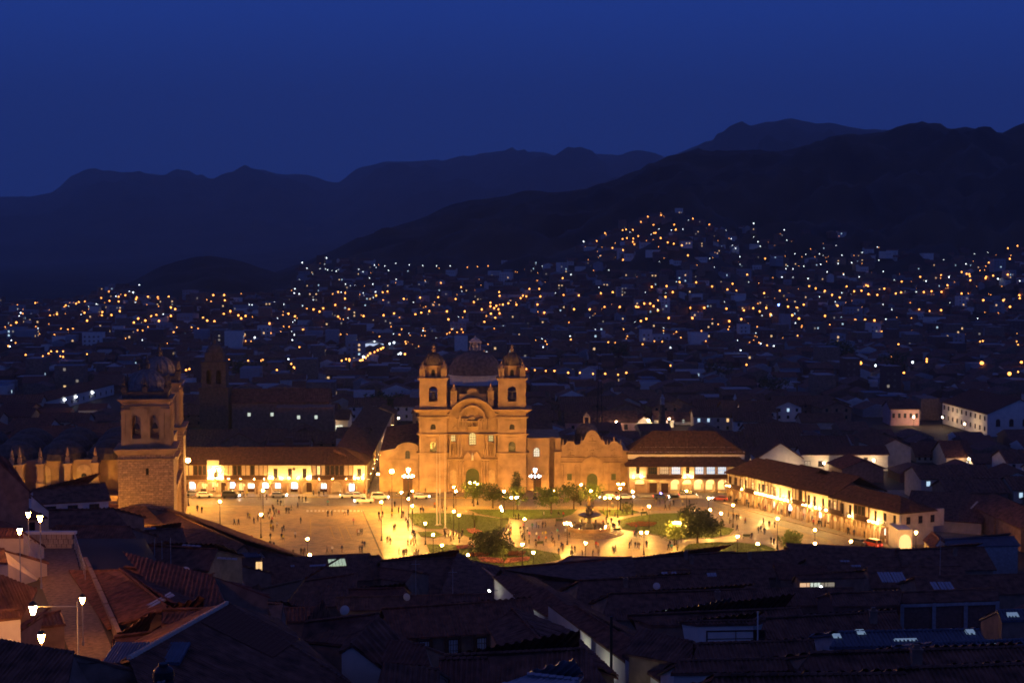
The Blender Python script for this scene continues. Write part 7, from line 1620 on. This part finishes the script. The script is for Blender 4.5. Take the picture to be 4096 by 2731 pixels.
fg('dark roof between the black-roofed white house and the lane wall', (112, 1170), (262, 1170), (112, 1212), (300, 1214), 232, hr=8, rm='tile2')
fg('low dark roof above the pale coping of the lane wall', (128, 1208), (300, 1210), (150, 1248), (320, 1250), 206, hr=8, rm='tile2')
fg('brown roof right of the lane railing', (196, 1262), (300, 1276), (204, 1306), (290, 1306), 176, hr=4, rm='tile3')
MBp = None
fg('low roof at the foot of the striped clay roof', (372, 1400), (478, 1398), (370, 1432), (440, 1436), 138, rm='tile2', sp=.42)
fg('orange-tinted triangular roof left of the big near ridge', (450, 1344), (510, 1336), (395, 1398), (480, 1400), 150, rm='tile3')
h = fg('low house at the lane bend with small wall openings', (262, 1462), (400, 1446), (280, 1486), (380, 1484), 112, hr=3, rm='tile2', wall='adobe')
fg('dark block in the bottom left corner beside the lane', (-40, 1470), (170, 1500), (-60, 1590), (150, 1610), 84, hr=6, rm='tile2')
fg('dark big roof left of the lane with a bluish slope', (-60, 1358), (86, 1352), (-60, 1460), (40, 1430), 128, hr=4, rm='tile2', pitch=.36)
fg('small dark roof with pointed corner below the bracket lantern', (100, 1412), (140, 1404), (95, 1438), (152, 1432), 112, hr=3.5, rm='tile2')
h = fg('house with white walls and reddish roof under the three lanterns', (-20, 1176), (62, 1164), (-20, 1194), (110, 1188), 190, wall='cream', rm='tile3'); wall_windows(h, 2, 1.0, 1.4, 'glass')
fg('low roof with a dark edge under the pair of lanterns', (-40, 1214), (50, 1216), (-40, 1232), (54, 1232), 158, hr=4, wall='cream', rm='tile3')
fg('pale bluish walled house at the left picture edge beside the stone wall', (-60, 1256), (10, 1262), (-60, 1286), (18, 1292), 142, hr=3.5, wall='cream', rm='tile2')
h = fg('black-roofed white house in front of the cathedral with two dark windows', (75, 1124), (242, 1108), (78, 1158), (256, 1148), 262, wall='white', rm='tile2', pitch=.4); wall_windows(h, 3, 2.0, 1.7, 'glass', 2.3)
h = fg('tall orange-lit building at the left picture edge', (-90, 1030), (-22, 1040), (-90, 1046), (-16, 1052), 210, wall='adobe', rm='tile2')
h = fg('white house with one dark window between left edge and black roof', (10, 1128), (70, 1134), (12, 1138), (72, 1142), 235, wall='white', rm='tile2'); wall_windows(h, 1, 2.2, 2.4, 'glass', 3.2, (.1, .6))

# the big near roof (hipped, with individually laid tiles)
z_r = 39.4; ap = q(522, 1385, z_r); r2 = q(296, 1512, z_r); g0 = gz(ap.x, ap.y)
t = thing('house', 'biggest near roof with an orange-lit mortar ridge and rows of old clay tiles', 'house', (ap.x, ap.y, g0)); L = lambda p: Vector(p)-Vector((ap.x, ap.y, g0))
e1 = q(836, 1592, 34.4); eb = q(640, 1420, 34.4); e2 = q(300, 1760, 34.4)
F1 = [L(r2), L(ap), L(e1), L(e2)]; F2 = [L(ap), L(eb), L(e1)]
mb = MB()
for f in (F1, F2): roof_face(mb, f, .27, 0, 12, a=.05)
el = [q(150, 1560, 34.4), q(430, 1400, 34.4)]
roof_face(mb, [L(ap), L(r2), L(el[0]), L(el[1])], .27, 0, 4)
o = mb.build('roof', ['tile2'], t)
w = MB(); P4 = [e2, e1, eb, el[1], el[0]]; w.slab([(L(p).x, L(p).y) for p in P4], 0-4, 34.0-g0); w.build('wall', ['adobe'], t)
rc = MB(); dv = r2-ap; nn = int(dv.length/.42)
for i in range(nn): rc.tube(L(ap+dv*(i/nn)), L(ap+dv*((i+.95)/nn))+Vector((0, 0, .06)), .2, 6)
rc.build('mortar_ridge', ['ridge_mortar' if 'ridge_mortar' in M else 'cream'], o)
rc = MB(); dv = e1-ap; nn = int(dv.length/.42)
for i in range(nn): rc.tube(L(ap+dv*(i/nn))+Vector((0, 0, .05)), L(ap+dv*((i+.95)/nn))+Vector((0, 0, .1)), .12, 5)
rc.build('hip_ridge', ['tile2'], o)
tm = MB()
for k in range(6):
    pass
N_ = 6; vv = []
for yy in (0, .42):
    r = .085 if yy == 0 else .105
    for k in range(N_+1): a = math.pi*k/N_; vv.append((r*math.cos(a), yy, r*math.sin(a)*.8+(.02 if yy else .035)))
tmv = MB().add(vv, [(k, k+1, k+N_+2, k+N_+1) for k in range(N_)]).mesh('tile', ['tile'])
A_, B_ = Vector(F1[1]), Vector(F1[0]); hor = (B_-A_).normalized(); nrm = (B_-A_).cross(Vector(F1[2])-A_).normalized(); nrm = -nrm if nrm.z < 0 else nrm
dn = nrm.cross(hor); dn = -dn if dn.z > 0 else dn
rot = Matrix((hor, dn, nrm)).transposed()
if rot.determinant() < 0: rot = Matrix((-hor, dn, nrm)).transposed()
cnt = 0
for i in range(20):
    for j in range(15):
        p = A_+hor*(.4+i*.27)+dn*(.35+j*.40)+nrm*(.055+random.uniform(0, .012))
        o2_ = link('tile', tmv, t, p); o2_.rotation_euler = (rot@Matrix.Rotation(random.uniform(-.05, .05), 3, 'Z')).to_euler()

# water tank on the near roofs
t = thing('water_tank', 'black plastic water tank standing on the low shed roof at the bottom edge', 'water tank', q(376, 1560, 40.0))
b = MB(); b.lathe(0, 0, [(.62, -1.2), (.62, -.1), (.6, 0), (.62, .1), (.62, .55), (.55, .68), (.35, .82), (.3, .84), (.3, .92), (.26, .95)], 20)
for z in (-.9, -.5, .2, .4): b.lathe(0, 0, [(.635, z-.03), (.645, z), (.635, z+.03)], 20, cap=False)
b.build('tank_body', [mat('black_plastic', (.012, .014, .018), rough=.4, vary=0)], t)
b = MB(); b.cyl(0, 0, .95, 1.03, .3, .27, 16); b.build('tank_lid', ['iron'], t)
b = MB()
for k, (a0, zz, ww) in enumerate(((-1.9, .02, .05), (-1.8, .04, .04), (-1.72, .0, .05), (-1.62, .03, .03), (-1.45, .06, .05), (-1.36, .05, .04), (-1.27, .09, .05))):
    b.box(.625*math.cos(a0)-ww, .625*math.cos(a0)+ww, .625*math.sin(a0)-.03, .625*math.sin(a0), zz-.06, zz+.06)
b.build('faded_marking', ['concrete'], t)
t = thing('shed', 'blue-grey shed roof supporting the black water tank at the bottom edge', 'shed', q(345, 1580, 36.5))
MB().box(-2.6, 2.2, -1.5, 1.6, -3, 2.2).build('wall', ['concrete'], t); b = MB(); roof_face(b, [(-2.8, -1.7, 2.25), (2.4, -1.7, 2.25), (2.4, 1.8, 2.7), (-2.8, 1.8, 2.7)], .2, 0, 1, a=.04); b.build('roof', ['sheet'], t)
# aerials, dishes, poles on roofs
for i, (x, y, D, h_) in enumerate(((1404, 1460, 118, 3.2), (355, 1262, 178, 2.6), (372, 1264, 176, 2.4), (392, 1262, 174, 2.8), (245, 1180, 240, 2.4), (1040, 1325, 200, 2.2), (1870, 1520, 110, 3.0), (2160, 1250, 250, 2.5), (955, 1310, 205, 3.0))):
    P = qy(x, y, D); g0 = gz(P.x, P.y); t = thing('aerial', ('thick dark post standing beside the white street wall', 'left thin pole of three on the left block', 'middle thin pole of three on the left block', 'right thin pole of three on the left block', 'thin aerial near the stone tower foot', 'bluish aerial on the broad dark hipped roof', 'thin pole on the bottom right roof', 'short pole by the orange gable house', 'bluish cross aerial above the red awning roof')[i], 'aerial', (P.x, P.y, g0), 0, 'poles and aerials on roofs')
    MB().cyl(0, 0, 0, P.z-g0+h_*.5, .05 if i else .14, .04 if i else .12, 6).build('pole', ['iron' if i in (0, 6) else 'concrete'], t)
    if i in (5, 8, 4): MB().box(-.6, .6, -.03, .03, 0, .06).build('antenna_bar', ['concrete'], t, (0, 0, P.z-g0+h_*.3))
for i, (x, y, D) in enumerate(((791, 1400, 150), (935, 1370, 190), (426, 1310, 165), (1508, 1345, 200))):
    P = qy(x, y, D); t = thing('satellite_dish', ('white satellite dish right of the alley eaves', 'white satellite dish under the broad dark roof', 'small dish on the striped clay roof', 'small dish in the right block')[i], 'satellite dish', P, random.uniform(-.5, .5))
    b = MB(); b.add([(.5*r*math.cos(a), -.12*(1-r*r)-0.1+.0, .5*r*math.sin(a)) for r in (.05, .5, 1) for a in [2*math.pi*k/14 for k in range(14)]], [(j*14+k, j*14+(k+1) % 14, (j+1)*14+(k+1) % 14, (j+1)*14+k) for j in range(2) for k in range(14)]); b.build('dish', ['white'], t)
    MB().tube((0, 0, 0), (0, .1, -1.8), .04, 5).build('mount', ['iron'], t)

# ---------------------------------------------------------------- lane at lower left
def qt(x, y, dz=0.0):
    d = ray(x*K, y*K); yy = 40.0
    while yy < 300:
        t = yy/d.y
        if CAMZ+d.z*t <= ground(d.x*t, yy)+dz: return Vector((d.x*t, yy, ground(d.x*t, yy)+dz))
        yy += .5
    return q(x, y, 0)
M['lane'] = mat('lane_cobbles', (.17, .105, .065), vary=.45, scale=2.2, bump=.9, bscale=7, detail=8)
M['ridge_mortar'] = mat('ridge_mortar_', (.22, .15, .10), vary=.3, scale=2)
lane_px = [(60, 1240), (165, 1240), (178, 1300), (172, 1340), (215, 1400), (262, 1490), (262, 1560), (190, 1560), (150, 1480), (120, 1420), (100, 1370), (85, 1320)]
NL = 24; Lp = [(60+ (i/NL)*0, 0) for i in range(1)]
left = [(66, 1246), (78, 1290), (92, 1340), (112, 1390), (138, 1440), (160, 1500), (175, 1570)]; right = [(166, 1246), (178, 1290), (188, 1340), (214, 1390), (236, 1440), (262, 1500), (286, 1570)]
v = []
for (a, b_), (c, d) in zip(left, right):
    for k in range(6): v.append(qt(a+(c-a)*k/5, b_+(d-b_)*k/5, .12))
f_ = [(j*6+k, j*6+k+1, (j+1)*6+k+1, (j+1)*6+k) for j in range(6) for k in range(5)]
tag(MB().add(v, f_).build('lane', ['lane']), kind='structure')
P1, P2 = qt(62, 1262), qt(166, 1262); dd = P2-P1
t = thing('parapet_wall', 'orange-lit rough stone wall with pale coping closing the lane', 'wall', P1, math.atan2(dd.y, dd.x)); b = MB()
for i in range(9):
    for j in range(4): w0 = dd.length/9; b_x = i*w0+(.0 if j % 2 else w0*.3); b.box(b_x, min(dd.length+.3, b_x+w0-.06), -.03*random.random(), .5, j*.55-.5, j*.55+.02)
b.build('stone_course', ['stone_pale'], t); MB().box(-.2, dd.length+.4, -.15, .65, 1.7, 2.0).build('coping', ['white'], t)
P1, P2 = qt(172, 1262), qt(196, 1345); dd = P2-P1; t = thing('railing', 'thin metal railing along the side of the sloping lane', 'railing', P1); 
for i in range(9): p = dd*(i/8); MB().cyl(p.x, p.y, p.z-.2, p.z+1.9, .035, .035, 5).build('baluster', ['concrete'], t)
MB().tube((0, 0, 1.9), dd+Vector((0, 0, 1.9)), .04, 5).build('handrail', ['concrete'], t)
P1, P2 = qt(196, 1300), qt(292, 1520); 
for i in range(7):
    a = P1+(P2-P1)*(i/7); c = P1+(P2-P1)*((i+.97)/7); dd = c-a
    o = MB().box(0, Vector((dd.x, dd.y)).length, -.2, .2, -1.5, 1.0+.0).build('lane_wall', ['adobe'], None, a, math.atan2(dd.y, dd.x)); tag(o, kind='structure')
M['lampst2'] = emi('lane_lantern_small', (1.0, .38, .08), 260)
def lane_lamp(gx, gy, hx, hy, D, label, arm=0, m='lampst', s=1.0):
    if s < 1.2: m = 'lampst2'
    """globe at (gx, gy); foot straight below at image height hy"""
    G = qy(gx, gy, D); base = gz(G.x+arm, G.y); t = thing('street_lamp', label, 'street lamp', (G.x+arm, G.y, base), 0, 'lanterns of the lane')
    H = G.z-base
    b = MB(); b.cyl(0, 0, -1, .5, .13, .1, 8); b.cyl(0, 0, .5, H+(.2 if not arm else .5), .06, .05, 6); b.build('post', ['concrete'], t)
    if arm: MB().tube((0, 0, H+.1), (-arm, 0, H+.1), .05, 5).build('bracket', ['concrete'], t)
    lm = MB(); lm.lathe(0, 0, [(.10*s, -.42*s), (.24*s, .12*s), (.10*s, .24*s)], 8); lm.build('lantern', [m], t, (-arm, 0, H))
    MB().lathe(0, 0, [(.27*s, .13*s), (.22*s, .3*s), (.03, .42*s)], 8).build('lantern_cap', ['iron'], t, (-arm, 0, H))
lane_lamp(58, 1152, 0, 0, 190, 'topmost small lantern above the reddish roof at the left')
lane_lamp(65, 1178, 0, 0, 150, 'left lantern of the pair on one post above the stone wall')
lane_lamp(92, 1187, 0, 0, 146, 'right lantern of the pair on one post above the stone wall', s=1.1)
lane_lamp(45, 1216, 0, 0, 140, 'lantern at the left edge beside the white walls')
lane_lamp(189, 1374, 0, 0, 124, 'lantern on a slim white post in the middle of the lane')
lane_lamp(76, 1395, 0, 0, 106, 'brightest lantern held out on a bracket from a white post', arm=3.2, s=1.2)
lane_lamp(95, 1460, 0, 0, 100, 'lantern on the wall just below the bracket lantern', s=1.05)
h = fg('white-walled lane house lit by the bracket lantern', (-30, 1408), (46, 1400), (-30, 1425), (50, 1416), 98, hr=4, wall='white', rm='tile2')
# cool lights in the white-walled street and the alley, some assumed from lit walls
M['cool'] = emi('cool_wall_lamp', (.95, 1.0, .80), 60)
cl = [(SW[0], .25, 'assumed cool white lamp at the plaza mouth of the white-walled street'), (SW[1], .5, 'assumed cool white lamp half way down the white-walled street'), (SW[2], .88, 'bright cool lamp lighting the long white wall'), (SW[3], .4, 'assumed cool lamp at the broken white wall'), (SW[4], .8, 'brightest cool lamp at the bottom of the white-walled street')]
for h, u, lb in cl:
    P = h['E1']+(h['E2']-h['E1'])*u; inw = (h['A']+h['B'])/2-P; sg = 1 if inw.dot(h['perp']) > 0 else -1; P = P-h['perp']*sg*1.3+Vector((0, 0, -1.6))
    t = thing('wall_lamp', lb, 'lamp', P, 0, 'cool street lamps'); MB().ball(0, 0, 0, .16, 8, 5).build('bulb', ['cool'], t); MB().tube((0, 0, 0), h['perp']*sg*1.75, .03, 4).build('bracket', ['iron'], t)
P = q(648, 1430, 22); t = thing('wall_lamp', 'bluish white lamp glaring in the alley between roofs', 'lamp', P, 0, 'cool street lamps'); MB().ball(0, 0, 0, .3, 8, 5).build('bulb', ['cool'], t); MB().tube((0, 0, 0), (1.2, 0, -.3), .04, 4).build('bracket', ['iron'], t)
# unseen strong lamps assumed between cathedral, roofs and square to light tower and nave
for i, (x, y, z) in enumerate(((-92, 314, 7), (-80, 306, 7), (-72, 318, 8), (-104, 328, 5), (-60, 300, 6), (-60, 296, 6.5), (-95, 322, 8))):
    t = thing('street_lamp', ('assumed street lamp at the foot of the cathedral side wall', 'assumed street lamp before the stone tower, behind the dark roofs', 'assumed street lamp at the square side of the stone tower', 'assumed street lamp among the cathedral buttresses', 'assumed street lamp by the cathedral side near the picture edge', 'assumed street lamp behind the sloping dark roof at the square', 'assumed street lamp close under the stone tower front', 'assumed street lamp before the cathedral doors', 'assumed street lamp at the farther tower of the cathedral')[i], 'street lamp', (x, y, 0), 0, 'assumed street lamps at the cathedral')
    link('post', lamp_parts(7, 'single')[0], t); link('globe', MB().ball(0, 0, 0, .22, 8, 5).mesh('globe', ['assumed_cathlamp']) if 'assumed_cathlamp' in M else lamp_parts(7, 'single')[1], t, (0, 0, 7))
# fill the gaps of the near town with plain low houses
inf = []
for y in range(64, 262, 15):
    x = -.40*y-8
    while x < .40*y+10:
        jx, jy = x+random.uniform(-2, 2), y+random.uniform(-2, 2); U = 2048+F*jx/jy
        lane = jy < 215 and abs(jx+.295*jy) < 11; street = abs(jx-(4.5-.07*(jy-180))) < 7
        if not lane and not street:
            inf.append((jx, jy, gz(jx, jy-5)-3.5))
        x += 15
mass('infill_houses', inf, 'plain low roofs packed between the near houses below the viewpoint', low=True)

M['midlamp'] = emi('pale_lamp_globe', (1.0, .66, .34), 1100)
def added_lamp(P, lb):
    t = thing('street_lamp', lb, 'street lamp', (P.x, P.y, 0), 0, 'lamps of the streets behind the square'); MB().cyl(0, 0, 0, 3.6, .06, .05, 5).build('post', ['iron'], t); MB().ball(0, 0, 3.8, .17, 8, 5).build('globe', ['midlamp'], t)  # lamp added in front of a house wall to brighten it
for key, lb in (('pinkish white long', 'added warm lamp brightening the pinkish white long house behind the chapel'), ('white gabled house', 'lamp before the white gabled house behind the restaurant'), ('tall pinkish', 'added lamp brightening the tall pinkish house below the statue'), ('pale greenish', 'added lamp brightening the pale greenish long house'), ('white gable-ended', 'added lamp brightening the white gable-ended house'), ('long white house', 'added lamp brightening the long white house with one lit window'), ('wide whitish', 'added lamp brightening the wide whitish house'), ('small hip-roofed', 'added lamp brightening the columned house at far right'), ('cream house with two', 'added lamp brightening the cream house at far right'), ('pink and pale', 'added lamp brightening the pink and pale blue building'), ('low white-walled', 'added lamp brightening the courtyard house behind the left arcade')):
    h_ = next(h for h in NH if h[0].startswith(key)); added_lamp(Vector((h_[1].x+h_[3]*.2, h_[2]-4, 0)), lb)
nn_ = Vector(((c0-c1).y, -(c0-c1).x, 0)).normalized()
for u, lb in ((.3, 'added pale lamp brightening the long side of the large white building'), (.8, 'added pale lamp brightening the corner of the large white building')): added_lamp(c1+(c0-c1)*u+nn_*5, lb)
for x, y, z, lb in ((180, 950, 3, 'added lamp in front of the long white slanting building'), (640, 905, 5, 'added orange lamp before the side range of the unlit church'), (560, 912, 5, 'added orange lamp below the unlit church tower'), (915, 960, 5, 'assumed whitish lamp far down the side street'), (908, 1010, 5, 'assumed lamp half way down the side street')):
    P = q(x, y, z); t = thing('street_lamp', lb, 'street lamp', (P.x, P.y, 0), 0, 'lamps of the streets behind the square'); MB().cyl(0, 0, 0, z-.2, .06, .05, 5).build('post', ['iron'], t); MB().ball(0, 0, z, .17, 8, 5).build('globe', ['midlamp'], t)
# ---------------------------------------------------------------- look-alikes told apart by their order in view
sets = {}
for o in bpy.data.objects:
    if o.parent is None and o.get('label') and not o.get('kind'): sets.setdefault(o['label'], []).append(o)
ORD = ('second', 'third', 'fourth', 'fifth', 'sixth', 'seventh', 'eighth', 'ninth', 'tenth', 'eleventh')
for lb, os_ in sets.items():
    if 1 < len(os_) <= 12:
        os_.sort(key=lambda o: o.location.x/max(1, o.location.y))
        for i, o in enumerate(os_):
            e = 'leftmost' if i == 0 else 'rightmost' if i == len(os_)-1 else ORD[i-1]+' from left'
            if len((lb+' '+e).split()) <= 16: o['label'] = f'{lb}, {e}'
